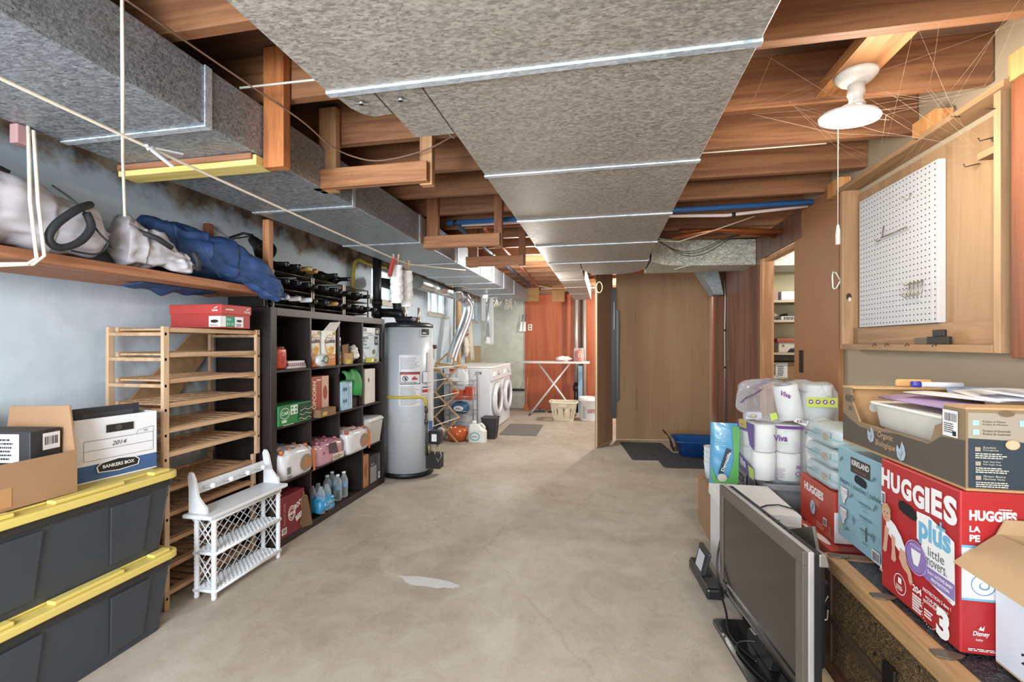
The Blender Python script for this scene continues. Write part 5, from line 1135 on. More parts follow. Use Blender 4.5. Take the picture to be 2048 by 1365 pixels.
b = MB(); b.tube([(x_+0.03, y_-0.03, 0.30), (x_+0.08, y_-0.05, 0.2), (x_+0.05, y_-0.06, 0.14), (x_+0.01, y_-0.05, 0.22), (x_+0.03, y_-0.04, 0.30)], 0.005, 0, 6); b.tube([(x_-0.06, y_-0.03, 0.32), (x_-0.05, y_-0.04, 0.2)], 0.014, 0, 8); b.build('thermocouple_wire', mat('#a59a80', 0.4, 0.6), t)
pipe('gas_hose', 'yellow gas hose looping up the left wall behind the wine racks', 'hose', [(-2.39, 4.03, 1.5), (-2.39, 4.03, 1.95), (-2.385, 4.05, 2.06), (-2.38, 4.12, 2.10), (-2.36, 4.24, 2.08), (-2.34, 4.6, 2.10)], 0.017, YH)
t = T('wall_faucet', 'brass and brown pipe valve on the left wall behind the heater', 'faucet', (-2.40, 6.0, 1.05)); b = MB(); b.cyl((-0.01, 0, 0.12), (0.07, 0, 0.12), 0.016); b.cyl((0.06, 0, 0.0), (0.06, 0, 0.16), 0.016); b.cyl((0.06, -0.03, 0.17), (0.06, 0.03, 0.17), 0.012); b.build('body', mat('#7a5136', 0.4, 0.6), t); MB().cyl((0.06, 0, 0.17), (0.11, 0, 0.17), 0.028, 0, 8).build('handle', mat('#5d3a2c', 0.5), t)

# ---- dryer vent
t = T('vent_pipe', 'shiny round metal vent pipe running along the left wall under the duct', 'vent', (-2.10, 4.9, 1.97))
SH = mat('#c3c5c6', 0.22, 0.9, var=0.05)
b = MB(); b.cyl((0, 0.0, 0), (0, 1.58, 0.0), 0.075, 0, 28); b.build('pipe', SH, t)
for y in (0.45, 1.54): b = MB(); b.tube([(0.078*math.cos(a*PI/12), y, 0.078*math.sin(a*PI/12)) for a in range(24)], 0.005, 0, 6, closed=True); b.build('band', STEEL, t)
t = T('flexible_hose', 'silver corrugated dryer hose drooping from the vent pipe to the dryer', 'hose', (-2.10, 6.49, 1.97))
pts = smooth([(0, 0, 0), (0.02, 0.14, -0.02), (0.06, 0.22, -0.15), (0.02, 0.18, -0.38), (-0.06, 0.06, -0.66), (-0.12, 0.0, -0.88), (-0.13, -0.01, -0.985)], 120)
b = MB(); b.tube(pts, [0.077+0.005*(i % 2) for i in range(len(pts))], 0, 22, cap=False); b.build('corrugated_tube', mat('#c9cdd2', 0.25, 0.85, var=0.05), t)
t = T('duct_collar', 'round metal collar dropping from the left duct above the dryer hose', 'air duct', (-1.85, 5.62, 1.85)); b = MB(); b.lathe([(0.052, 0), (0.052, 0.06), (0.06, 0.06), (0.06, 0.09), (0.052, 0.09), (0.052, 0.139)], n=24); b.build('collar', SH, t); MB().box(-0.06, -0.08, 0.1395, 0.08, 0.1, 0.1495).build('plate', GALV, t)
t = T('light_fixture', 'small bright bulb in the laundry corner under the joists', 'lamp', (-1.985, 7.05, ZJ-0.001)); MB().lathe([(0.05, 0.0), (0.05, -0.02), (0.025, -0.05), (0.0, -0.05)], n=20).build('holder', WHITE, t); b = MB(); b.blob((0, 0, -0.10), (0.045, 0.045, 0.055), 0, 18, 12); b.build('bulb', mat('#fff4e0', 0.4, var=0, emit=14.0), t)

# ---- laundry machines
WM = mat('#d9dbdf', 0.3, var=0.03, coat=0.3)
def machine(name, label, y0, hsign):
    t = T(name, label, 'laundry machine', (-2.26, y0, 0), group='front-loading laundry machines')
    b = MB(); b.box(0, 0, 0.015, 0.69, 0.655, 0.915); b.build('cabinet', WM, t, bevel=0.012)
    b = MB(); b.box(-0.005, -0.005, 0.9155, 0.70, 0.66, 0.937); b.build('top_panel', WHITE, t, bevel=0.006)
    b = MB(); b.hexa([(0.69, 0.005, 0.74), (0.72, 0.005, 0.74), (0.72, 0.65, 0.74), (0.69, 0.65, 0.74)], [(0.69, 0.005, 0.914), (0.70, 0.005, 0.914), (0.70, 0.65, 0.914), (0.69, 0.65, 0.914)]); b.build('control_panel', WM, t, bevel=0.004)
    A = Matrix.Rotation(PI/2, 3, 'Y'); c = (0.69, 0.327, 0.45)
    b = MB(); b.lathe([(0.245, 0.0), (0.245, 0.045), (0.225, 0.065), (0.175, 0.062), (0.165, 0.04)], c=c, A=A, n=44, cap=False); d = b.build('door', WM, t)
    MB().lathe([(0.168, 0.042), (0.12, 0.035), (0.0, 0.03)], c=c, A=A, n=36, cap=False).build('door_glass', mat('#33363a', 0.1, var=0.1, coat=0.6), d)
    MB().lathe([(0.252, 0.001), (0.252, 0.02)], c=c, A=A, n=44, cap=False).build('door_gasket', mat('#9fa2a6', 0.4), d)
    A2 = Matrix.Rotation(PI/2-0.1, 3, 'Y'); MB().lathe([(0.03, 0), (0.028, 0.02), (0.0, 0.021)], c=(0.712, 0.40, 0.83), A=A2, n=20).build('dial', mat('#bfc2c6', 0.3, 0.4), t)
    MB().box(0.712, 0.05, 0.80, 0.722, 0.20, 0.86).build('detergent_drawer', WHITE, t, bevel=0.003)
    for y in (0.06, 0.6):
        for x in (0.06, 0.63): MB().cyl((x, y, 0), (x, y, 0.02), 0.02, 0, 10).build('foot', BLACK, t)
    pr = Print((0, 0, 0), (1, 0, 0), (0, 0, 1)); pr.rect(0.47, 0.83, 0.56, 0.865, mat('#54565a')); pr.fine(0.478, 0.838, 0.07, 0.02, 2, WHITE, 0.6); pr.build(t)
    return t
machine('dryer', 'white front-loading machine with round door, nearer of the laundry pair', 6.215, 1)
machine('washing_machine', 'white front-loading machine with round door, farther of the laundry pair', 6.895, 1)
# wire cart
WR = mat('#a9abae', 0.3, 0.8, var=0.04)
t = T('wire_cart', 'chrome wire shelf cart with four tiers before the nearer laundry machine', 'cart', (-2.12, 5.87, 0.0))
for x in (0, 0.40):
    b = MB(); b.tube([(x, 0, 0.0), (x, 0, 0.80), (x, 0.04, 0.84), (x, 0.16, 0.84), (x, 0.20, 0.80), (x, 0.20, 0.0)], 0.007, 0, 8); b.build('side_frame', WR, t)
for z in (0.12, 0.30, 0.50, 0.70):
    b = MB()
    for zz in (z, z+0.055):
        b.tube([(0.0, 0.005, zz), (0.40, 0.005, zz), (0.40, 0.195, zz), (0.0, 0.195, zz)], 0.0035, 0, 6, closed=True)
    for k in range(13): b.tube([(0.40*k/12, 0.005, z+0.055), (0.40*k/12, 0.005, z), (0.40*k/12, 0.195, z), (0.40*k/12, 0.195, z+0.055)], 0.002, 0, 5)
    b.build('wire_basket', WR, t)
def jug(name, label, cat, loc, s, body, cap, lab=None, rz=0.0):
    t = T(name, label, cat, loc, rz)
    w, d, h = s
    b = MB(); flat(b, rr(-w/2, -d/2, w/2, d/2, d*0.35), 0, h*0.55, 0); flat(b, rr(-w/2, -d/2, w/2, d/2, d*0.35), h*0.55, h*0.86, 0, rr(-w/2+w*0.05, -d*0.28, w*0.12, d*0.28, d*0.2)); b.build('body', body, t, bevel=0.006)
    b = MB(); b.tube([(w*0.05, 0, h*0.83), (w*0.24, 0, h*0.86), (w*0.38, 0, h*0.74), (w*0.40, 0, h*0.52)], d*0.13, 0, 10); b.build('handle', body, t)
    MB().lathe([(w*0.13, h*0.85), (w*0.13, h*0.97), (w*0.11, h), (0, h)], c=(-w*0.18, 0, 0), n=18).build('cap', cap, t)
    if lab:
        pr = Print((-w/2, -d/2, 0), (1, 0, 0), (0, 0, 1)); pr.ell(w*0.42, h*0.30, w*0.28, h*0.2, mat(lab[0])); pr.ell(w*0.42, h*0.30, w*0.22, h*0.15, LB); pr.fine(w*0.26, h*0.25, w*0.32, h*0.1, 3, INK, 0.5); pr.build(t)
    return t
jug('detergent_jug', 'white detergent jug with handle standing on the floor before the cart', 'jug', (-1.60, 5.66, 0.0), (0.235, 0.13, 0.27), mat('#dfe0da', 0.35), mat('#e9e9e6', 0.4), ('#5fa7b0', 'ECOS'))
jug('detergent_jug', 'translucent white jug on the top tier of the wire cart', 'jug', (-1.90, 5.97, 0.706), (0.16, 0.10, 0.25), mat('#d7dbdd', 0.3), mat('#b9c4cc', 0.4))
t = T('spray_bottle', 'clear spray bottle with a red trigger on the top cart tier', 'bottle', (-2.03, 5.95, 0.706)); MB().lathe([(0.0, 0), (0.035, 0), (0.037, 0.02), (0.036, 0.12), (0.015, 0.16), (0.014, 0.18)], n=18).build('bottle', mat('#b9bec6', 0.2), t); b = MB(); b.box(-0.05, -0.012, 0.18, 0.035, 0.012, 0.215); b.bar((-0.03, 0, 0.18), (-0.045, 0, 0.13), 0.012, 0.01); b.build('trigger', mat('#b03a34', 0.4), t, bevel=0.003)
t = T('cloth_bundle', 'crumpled white cloth on the top cart tier', 'cloth', (-2.015, 5.915, 0.7085)); b = MB(); b.blob((0, 0.0, 0.055), (0.085, 0.025, 0.04), 0, 28, 16, amp=0.015, freq=30); b.build('cloth', mat('#d6d3cb', 0.8), t)
t = T('plastic_tub', 'orange red plastic tub on the second cart tier, left one', 'tub', (-1.95, 5.95, 0.505)); b = MB(); flat(b, rr(-0.07, -0.05, 0.07, 0.05, 0.02), 0, 0.115, 0, rr(-0.08, -0.06, 0.08, 0.06, 0.02)); b.build('tub', mat('#c4512f', 0.35), t, bevel=0.004); b = MB(); flat(b, rr(-0.083, -0.063, 0.083, 0.063, 0.02), 0.1155, 0.13); b.build('lid', mat('#cf5c38', 0.35), t, bevel=0.003)
t = T('plastic_tub', 'orange red plastic tub on the second cart tier, right one raised higher', 'tub', (-1.80, 5.985, 0.505)); b = MB(); flat(b, rr(-0.055, -0.05, 0.05, 0.05, 0.02), 0, 0.17, 0, rr(-0.06, -0.06, 0.06, 0.06, 0.02)); b.build('tub', mat('#c24c2d', 0.35), t, bevel=0.004)
t = T('detergent_bag', 'blue and white refill bag on the third cart tier', 'bag', (-1.93, 5.965, 0.305)); b = MB(); b.blob((0, 0, 0.085), (0.13, 0.05, 0.085), 0, 30, 18, amp=0.012, freq=22, pw=0.8); b.build('bag', mat('#31597f', 0.35), t); pr = Print((-0.1, -0.052, 0.0), (1, 0, 0), (0, 0, 1)); pr.ell(0.09, 0.08, 0.07, 0.035, LB); pr.fine(0.05, 0.066, 0.08, 0.03, 2, mat('#31597f'), 0.7); pr.build(t)
t = T('pumpkin_pail', 'shiny orange round bucket on the floor beneath the wire cart', 'bucket', (-1.88, 5.69, 0)); MB().lathe([(0.0, 0), (0.09, 0.0), (0.125, 0.04), (0.135, 0.10), (0.115, 0.165), (0.108, 0.165), (0.126, 0.10), (0.1, 0.02), (0.0, 0.012)], n=32).build('bowl', mat('#c8602c', 0.2, coat=0.5), t); MB().lathe([(0.117, 0.163), (0.117, 0.172), (0.108, 0.172)], n=32, cap=False).build('rim', mat('#d87a44', 0.2), t)
t = T('laundry_bag', 'white and blue soft detergent bag behind the drying rack foot', 'bag', (-2.10, 5.72, 0)); b = MB(); b.blob((0, 0, 0.085), (0.075, 0.07, 0.085), 0, 28, 16, amp=0.015, freq=20); b.build('bag', mat('#c9d0d2', 0.35), t); pr = Print((-0.06, -0.072, 0.02), (1, 0, 0), (0, 0, 1)); pr.ell(0.08, 0.06, 0.05, 0.03, mat('#6f97a8')); pr.build(t)
t = T('waste_bin', 'black plastic waste bin standing behind the detergent jug', 'bin', (-1.50, 5.94, 0)); b = MB(); flat(b, rr(-0.08, -0.085, 0.08, 0.085, 0.02), 0, 0.27, 0, rr(-0.105, -0.11, 0.105, 0.11, 0.025)); b.build('bin', mat('#29282a', 0.5), t); b = MB(); flat(b, rr(-0.112, -0.117, 0.112, 0.117, 0.025), 0.268, 0.282); b.build('rim', mat('#323133', 0.5), t, bevel=0.003)
# folding wooden drying rack
t = T('drying_rack', 'folding accordion wooden drying rack beside the water heater', 'drying rack', (-1.80, 5.5, 0.0))
SL = wood('#a68355', '#c5a578', 'X', 0.6)
for ox, oy in ((0, 0), (-0.095, -0.67)):
    Lx = -0.32; zz = [0.0, 0.334, 0.65, 0.987]
    for i in range(3):
        for k, (xa, xb) in enumerate(((0, Lx), (Lx, 0))):
            b = MB(); b.bar((xa+ox, oy+0.012*k, zz[i]), (xb+ox, oy+0.012*k, zz[i+1]), 0.012, 0.022, up=(1, 0, 0.01)); b.build('slat', SL, t, bevel=0.002)
    b = MB(); b.bar((ox, oy, 0.987), (ox-0.15, oy, 1.147), 0.012, 0.02, up=(1, 0, 0.01)); b.build('slat', SL, t); b = MB(); b.bar((ox+Lx, oy+0.012, 0.987), (ox-0.15, oy+0.012, 1.147), 0.012, 0.02, up=(1, 0, 0.01)); b.build('slat', SL, t)
    b = MB(); b.bar((ox+Lx, oy+0.03, 1.01), (ox+0.10, oy+0.03, 0.96), 0.022, 0.03); b.build('slat', SL, t)
for x, z in ((0, 0.334), (0, 0.65), (0, 0.987), (-0.32, 0.334), (-0.32, 0.65), (-0.32, 0.987), (-0.16, 0.167), (-0.16, 0.49), (-0.16, 0.82)):
    MB().cyl((x, 0.012, z), (x-0.095, -0.66, z), 0.006, 0, 8).build('dowel', mat('#d9d2c4', 0.6), t)
# wall clutter behind the machines
t = T('wall_stud', 'bare wooden stud standing against the left wall behind the machines', 'stud', (-2.41, 7.24, 0.0)); MB().box(0, 0, 0, 0.05, 0.09, 2.238).build('board', wood('#b98a55', '#d3aa76', 'Z'), t, bevel=0.002)
t = T('wall_stud', 'pale rough batten leaning beside the stud behind the machines', 'stud', (-2.34, 7.08, 0.94)); MB().hexa([(0, 0, 0), (0.03, 0, 0), (0.03, 0.07, 0), (0, 0.07, 0)], [(-0.03, 0.04, 1.25), (0.0, 0.04, 1.25), (0.0, 0.11, 1.25), (-0.03, 0.11, 1.25)]).build('board', wood('#a87f52', '#cba779', 'Z'), t, bevel=0.002)
t = T('cord_bundle', 'white cords and cloths hanging from hooks on the stud wall', 'cords', (-2.33, 7.55, 0.945))
b = MB(); b.blob((0, 0, 0.28), (0.05, 0.12, 0.20), 0, 30, 24, amp=0.04, freq=16, ridge=0.03); b.build('hanging_cloth', mat('#d6cfc0', 0.8), t)
b = MB()
for i in range(5): b.tube(smooth([(0.03, -0.15+0.05*i, 1.15), (0.05, -0.10+0.05*i, 0.7), (0.06, 0.0+0.04*i, 0.35), (0.05, 0.1+0.05*i, 0.02)], 20), 0.008, 0, 6)
b.build('cord', mat('#ded6c6', 0.6), t)['kind'] = 'stuff'
MB().box(0.0, -0.22, 0.52, 0.07, -0.12, 0.70).build('dark_clamp', mat('#5b5048', 0.5), t, bevel=0.01); MB().box(-0.02, -0.14, 0.46, 0.05, 0.04, 0.50).build('copper_pipe', mat('#9c6544', 0.4, 0.5), t, bevel=0.01)
t = tag(MB().box(XL+0.003, 7.75, 0.75, XL+0.012, 8.76, 1.22).build('cardboard_sheet', mat('#a8946d', 0.8)), 'tan sheet on the left wall behind the farther machine', 'cardboard')
t = T('folded_rack', 'folded white rack hanging from the joists by the laundry corner', 'rack', (-1.79, 7.02, 1.25)); MB().box(-0.04, 0, 0.0, 0.06, 0.03, 0.748).build('back_board', mat('#cfd1cf', 0.5), t, bevel=0.004); MB().box(-0.055, -0.03, 0.02, 0.005, -0.001, 0.12).build('end_bracket', WHITE, t, bevel=0.006)
b = MB(); b.tube([(-0.05, -0.02, 0.05), (0.0, -0.02, 0.735)], 0.012, 0, 8); b.build('tube', mat('#b8bcc4', 0.3, 0.5), t); b = MB(); b.tube([(0.0, -0.015, 0.1), (-0.02, -0.015, 0.735)], 0.012, 0, 8); b.build('tube', mat('#b8bcc4', 0.3, 0.5), t)
MB().box(-0.13, -0.01, 0.0+0.38, -0.058, 0.02, 0.745).build('side_leaf', mat('#c3c6c4', 0.5), t, bevel=0.003)
t = T('wire_tangle', 'tangle of pale wires poking out under the left duct near the corner', 'wires', (-1.75, 7.6, 2.0)); b = MB()
for i in range(16):
    x, y = R.uniform(-0.25, 0.28), R.uniform(-0.5, 0.15); b.tube(smooth([(x, y, -0.012), (x+R.uniform(-.05, .05), y+R.uniform(-.1, .1), -0.06-R.random()*0.1), (x+R.uniform(-.1, .1), y+R.uniform(-.2, .2), -0.03)], 10), 0.006, 0, 5)
o = b.build('wire', mat('#c9c2b4', 0.6), t); o['kind'] = 'stuff'

# ---- back wall things
b = tag(MB().tube([(-1.95, 8.77, 0.36), (-1.53, 8.77, 0.36)], 0.022, 0, 10).build('black_pipe', BLACK), 'short black pipe low on the green back wall', 'pipe')
t = T('power_outlet', 'cream double power outlet on the red plywood wall', 'outlet', (-1.42, 8.763, 1.58)); MB().box(-0.04, 0, -0.06, 0.04, 0.006, 0.06).build('plate', mat('#d8d2b6', 0.4), t, bevel=0.002)
for z in (0.025, -0.025): MB().lathe([(0.016, 0), (0.016, 0.004), (0, 0.004)], c=(0, -0.0005, z), A=Matrix.Rotation(PI/2, 3, 'X'), n=16).build('socket', mat('#4a4236', 0.5), t)
for i, (x, lab) in enumerate(((-1.60, 'white dusting brush hanging on the green wall, left one'), (-1.53, 'white dusting brush hanging by the red panel edge, right one'))):
    t = T('hanging_brush', lab, 'brush', (x, 8.745, 1.50), rot=(0, 0.12-0.06*i, 0), group='brushes hung on the back wall'); MB().hexa([(-0.035, -0.01, 0), (0.03, -0.01, 0), (0.03, 0.01, 0), (-0.035, 0.01, 0)], [(-0.015, -0.008, 0.19), (0.015, -0.008, 0.19), (0.015, 0.01, 0.19), (-0.015, 0.01, 0.19)]).build('head', WHITE, t, bevel=0.004); MB().cyl((0, 0, 0.19), (0.005, 0, 0.33), 0.007, 0, 8).build('handle', mat('#5a5c60', 0.5), t)
def dp(name, label, x, y, z0, z1, r, m): return tag(MB().cyl((x, y, z0), (x, y, z1), r, 0, 14).build(name, m), label, 'pipe')
t = T('drain_pipe', 'grey standpipe before the red panel, left one with black couplings', 'pipe', (-0.51, 8.45, 0)); MB().cyl((0, 0, 0.55), (0, 0, ZJ-0.002), 0.035, 0, 16).build('tube', mat('#a5a199', 0.35, 0.4), t)
for z0, z1, r in ((0.0, 0.549, 0.042), (0.40, 0.50, 0.06), (0.12, 0.2, 0.058)): MB().cyl((0, 0, z0), (0, 0, z1), r, 0, 16).build('coupling', mat('#1d1d1f', 0.4), t)
t = T('drain_pipe', 'grey standpipe before the red panel, right one', 'pipe', (-0.36, 8.45, 0)); MB().cyl((0, 0, 0.0), (0, 0, ZJ-0.002), 0.032, 0, 16).build('tube', mat('#a5a199', 0.35, 0.4), t); MB().cyl((0, 0, 0.12), (0, 0, 0.22), 0.06, 0, 12).build('coupling', mat('#3a3936', 0.5), t)
tag(MB().box(-0.47, 8.52, 0, -0.40, 8.56, ZJ-0.002).build('stained_post', wood('#3f2c22', '#57402f', 'Z')), 'dark narrow post between the two standpipes', 'post')
tag(MB().box(-0.47, 8.40, 0.0, -0.395, 8.42, 0.86).build('blue_board', mat('#7f9fb3', 0.5)), 'pale blue board leaning between the standpipes under the ironing board', 'board')
t = T('ironing_board', 'white ironing board on crossed legs before the red panel', 'ironing board', (-0.90, 8.08, 0))
sh = [(-0.65, 0.04), (-0.65, -0.04), (-0.55, -0.11), (-0.35, -0.16), (0.60, -0.17), (0.645, -0.13), (0.645, 0.13), (0.60, 0.17), (-0.35, 0.16), (-0.55, 0.11)]
b = MB(); flat(b, sh, 0.915, 0.95); b.build('board', mat('#d8d2cc', 0.7), t, bevel=0.008)
for k, (xa, xb, nm) in enumerate(((-0.39, 0.30, 0), (0.40, -0.26, 1))):
    b = MB(); y = -0.04+0.08*k; b.tube([(xa, y, 0.02), (xb, y, 0.912)], 0.017, 0, 10); b.build('leg', mat('#d9d6d0', 0.35), t)
    b = MB(); b.tube([(xa, y-0.18, 0.015), (xa, y+0.18, 0.015)], 0.014, 0, 10); b.build('foot_bar', mat('#3a3a3a', 0.5), t)
t = T('plastic_jar', 'red jar in a clear bag standing on the ironing board', 'jar', (-0.44, 8.03, 0.951)); MB().lathe([(0.0, 0), (0.06, 0), (0.07, 0.03), (0.068, 0.17), (0.04, 0.20), (0.0, 0.2)], n=24).build('jar', mat('#b9452e', 0.3), t); MB().lathe([(0.085, 0.0), (0.095, 0.10), (0.08, 0.235)], n=24, cap=False).build('clear_bag', film('#f0e8e4', 0.15, 0.15), t); pr = Print((0.0, -0.075, 0.05), (1, 0, 0), (0, 0, 1)); pr.loop(0.03, 0.06, 0.03, 0.035, 0.008, LB); pr.build(t)
t = T('cloth_bundle', 'white crumpled cloth lying on the ironing board', 'cloth', (-0.70, 8.05, 0.951)); b = MB(); b.blob((0, 0, 0.045), (0.14, 0.07, 0.045), 0, 30, 16, amp=0.03, freq=14); b.build('cloth', mat('#e0dad6', 0.8), t)
# laundry basket
t = T('laundry_basket', 'cream plastic laundry basket with slots on the floor', 'basket', (-0.66, 7.56, 0)); LBM = mat('#d3c8b0', 0.45, var=0.03)
def bk(v, o_=0.0): return (0.165+0.055*v-o_, 0.13+0.045*v-o_)
nU, nV = 40, 7; b = MB()
for i in range(nU):
    for j in range(nV):
        if 1 <= j <= 4 and i % 2 == 0: continue
        q = []
        for (ii, jj) in ((i, j), (i+1, j), (i+1, j+1), (i, j+1)):
            a = 2*PI*ii/nU; v = jj/nV; rx, ry = bk(v); p = 0.45
            q.append((rx*math.copysign(abs(math.cos(a))**p, math.cos(a)), ry*math.copysign(abs(math.sin(a))**p, math.sin(a)), 0.004+0.29*v))
        b.poly(q)
flat(b, rr(-0.16, -0.125, 0.16, 0.125, 0.03), 0.0, 0.006); b.build('slotted_body', LBM, t, solid=0.005)
b = MB(); b.tube([(0.232*math.copysign(abs(math.cos(a))**.45, math.cos(a)), 0.187*math.copysign(abs(math.sin(a))**.45, math.sin(a)), 0.30+0.012*abs(math.cos(a))**3) for a in [2*PI*i/48 for i in range(48)]], 0.013, 0, 8, closed=True); b.build('rim', mat('#dad0ba', 0.4), t)
b = MB(); b.box(-0.07, -0.2, 0.235, 0.07, -0.188, 0.29); b.build('handle_grip', LBM, t, bevel=0.006)
t = T('bucket', 'white plastic bucket with red lettering beside the laundry basket', 'bucket', (-0.27, 7.62, 0)); BKM = mat('#d9d6d2', 0.4, var=0.02)
MB().lathe([(0.0, 0), (0.125, 0), (0.128, 0.01), (0.142, 0.32), (0.152, 0.325), (0.152, 0.345), (0.145, 0.35), (0.145, 0.385), (0.138, 0.385), (0.12, 0.02), (0.0, 0.012)], n=36, cap=False).build('pail', BKM, t)
pr = CPrint(0.139, math.radians(-88)); pr.text(-0.015, 0.15, 'COSTCO', 0.045, RD, bold=0.04, shear=0.2, w=0.19); pr.rect(-0.012, 0.135, 0.15, 0.142, mat('#3d5f94')); pr.fine(-0.09, 0.05, 0.06, 0.20, 8, mat('#8a8a8a')); pr.build(t)
t = T('push_broom', 'old wooden handled brush leaning at the green wall corner', 'broom', (-1.46, 8.55, 0)); MB().cyl((0, 0, 0.05), (0.0, 0.17, 0.62), 0.011, 0, 8).build('handle', STUD, t); MB().hexa([(-0.06, -0.03, 0), (0.06, -0.03, 0), (0.06, 0.03, 0), (-0.06, 0.03, 0)], [(-0.03, -0.02, 0.12), (0.03, -0.02, 0.12), (0.03, 0.02, 0.12), (-0.03, 0.02, 0.12)]).build('bristles', mat('#b06a3a', 0.8), t)
for i, (x, y, rz, lab) in enumerate(((-1.20, 8.32, 0.3, 'dark sandal on the floor under the ironing board, left one'), (-0.90, 8.32, -0.4, 'dark sandal on the floor under the ironing board, right one'))):
    t = T('sandal', lab, 'sandal', (x, y, 0), rz); b = MB(); flat(b, [(-0.12, -0.03), (-0.05, -0.042), (0.08, -0.045), (0.13, -0.02), (0.13, 0.025), (0.08, 0.045), (-0.05, 0.035), (-0.12, 0.03)], 0, 0.025); b.build('sole', mat('#3a3238', 0.7), t, bevel=0.004); b = MB(); b.tube([(0.03, -0.045, 0.02), (0.05, -0.03, 0.065), (0.05, 0.03, 0.065), (0.03, 0.045, 0.02)], 0.012, 0, 8); b.build('strap', mat('#4d4f66', 0.6), t)
# grey bath mat and floor mats
t = T('floor_mat', 'grey rectangular mat on the floor before the laundry machines', 'mat', (-1.2, 6.6, 0), rz=0.02); b = MB(); flat(b, rr(-0.24, -0.44, 0.28, 0.40, 0.03), 0.0005, 0.012); b.build('mat', mat('#76716c', 0.9, var=0.25, scale=26), t, bevel=0.003)
RUB = mat('#3b3d42', 0.75, var=0.35, scale=30, bump=0.3)
t = T('floor_mat', 'dark textured rubber mat on the floor, nearer the cardboard sheet', 'mat', (0.56, 5.60, 0), rz=0.12, group='dark litter mats'); b = MB(); flat(b, rr(-0.32, -0.45, 0.20, 0.42, 0.03), 0.0005, 0.008); b.build('mat', RUB, t)
t = T('floor_mat', 'dark textured rubber mat on the floor, under the blue litter box', 'mat', (0.82, 5.18, 0.0085), rz=0.1, group='dark litter mats'); b = MB(); flat(b, rr(-0.26, -0.30, 0.30, 0.30, 0.03), 0.0005, 0.008); b.build('mat', RUB, t)
t = T('litter_box', 'blue plastic litter box on the dark floor mats', 'litter box', (1.03, 5.47, 0.018)); BL = mat('#1f4a86', 0.35, var=0.04)
b = MB(); n_ = len(rr(0,0,1,1,.1))
prof = [(rr(-0.20, -0.17, 0.20, 0.17, 0.06), 0.0), (rr(-0.245, -0.21, 0.245, 0.21, 0.07), 0.16), (rr(-0.27, -0.235, 0.27, 0.235, 0.08), 0.175), (rr(-0.27, -0.235, 0.27, 0.235, 0.08), 0.165), (rr(-0.235, -0.2, 0.235, 0.2, 0.065), 0.15), (rr(-0.19, -0.16, 0.19, 0.16, 0.055), 0.01)]
bs = [b._v([(x, y, z) for x, y in pl_]) for pl_, z in prof]
for i in range(len(bs)-1):
    for j in range(n_): b.face((bs[i]+j, bs[i]+(j+1) % n_, bs[i+1]+(j+1) % n_, bs[i+1]+j), 0, True)
b.face([bs[0]+j for j in range(n_)][::-1]); b.face([bs[-1]+j for j in range(n_)]); b.build('tray', BL, t)
b = MB(); b.surf(lambda u, v: Vector((-0.2+0.42*u, -0.19+0.32*v, 0.08+0.012*noise.noise(Vector((u*6, v*6, 0))))), 16, 12); b.build('litter', mat('#8aa0a8', 0.9, var=0.3, scale=60), t)
t = T('tray_cover', 'black curved plastic cover leaning at the left end of the litter box', 'cover', (0.74, 5.72, 0.01)); b = MB(); b.surf(lambda u, v: Vector((0.05*math.cos(PI*v*0.9), -0.12+0.24*u, 0.20*math.sin(PI*v*0.55))), 8, 10); b.build('shell', BLACK, t, solid=0.008)
# ---- cardboard partition round the furnace
CPM = wood('#9d7c5c', '#a68564', 'Z', 0.85, 0.25)
t = T('cardboard_sheet', 'tall brown cardboard sheet closing off the furnace corner', 'cardboard', (0.15, 6.12, 0.0), rz=math.atan2(0.19, 1.20)); MB().box(0, 0, 0.008, 1.2, 0.018, 2.19).build('sheet', CPM, t, bevel=0.002)
MB().box(1.2005, -0.012, 0.008, 1.222, 0.02, 1.9).build('edge_batten', mat('#b59a74', 0.8), t)
pr = Print((0, 0, 0), (1, 0, 0), (0, 0, 1)); 
for u, v, w, h in ((0.24, 1.55, 0.012, 0.14), (0.05, 1.3, 0.01, 0.25), (0.26, 0.4, 0.012, 0.30)): pr.fine(u, v, w, h, 14, mat('#6b5038', 0.85, var=0))
pr.line(0.0, 0.012, 1.2, 0.008, 0.012, mat('#c2ac8a')); pr.build(t, 'printed_mark')
t = T('cardboard_sheet', 'narrow brown cardboard side sheet left of the black strip', 'cardboard', (-0.10, 5.60, 0.0), rz=math.atan2(0.46, 0.205)); MB().box(0, 0, 0.008, 0.50, 0.016, 2.19).build('sheet', CPM, t, bevel=0.002); MB().box(0.0, -0.012, 0.008, 0.03, -0.0005, 1.99).build('edge_trim', mat('#c9b79a', 0.6), t)
t = T('black_panel_strip', 'black vertical strip between the two cardboard sheets', 'panel', (0.105, 6.02, 0.30)); MB().box(-0.02, 0, 0, 0.04, 0.02, 1.69).build('strip', BLACK, t, bevel=0.002); MB().box(0.041, 0.005, 0.22, 0.075, 0.025, 1.40).build('strip_fold', mat('#1c1d21', 0.35), t, bevel=0.002); MB().box(0.012, -0.004, 1.15, 0.02, -0.0005, 1.5).build('glossy_edge', mat('#6a6f72', 0.3, 0.5), t)  # plain black strip set in front of the joint of the sheets
t = T('wire_coil', 'coil of pale cable hanging at the top of the side sheet', 'cable', (-0.06, 5.585, 1.99)); b = MB()
for k in range(3): b.tube([(0.0+0.035*math.cos(a), -0.012*k-0.01, -0.05+0.065*math.sin(a)) for a in [2*PI*i/18 for i in range(18)]], 0.007, 0, 6, closed=True)
b.build('coil', mat('#d3c2a4', 0.5), t)
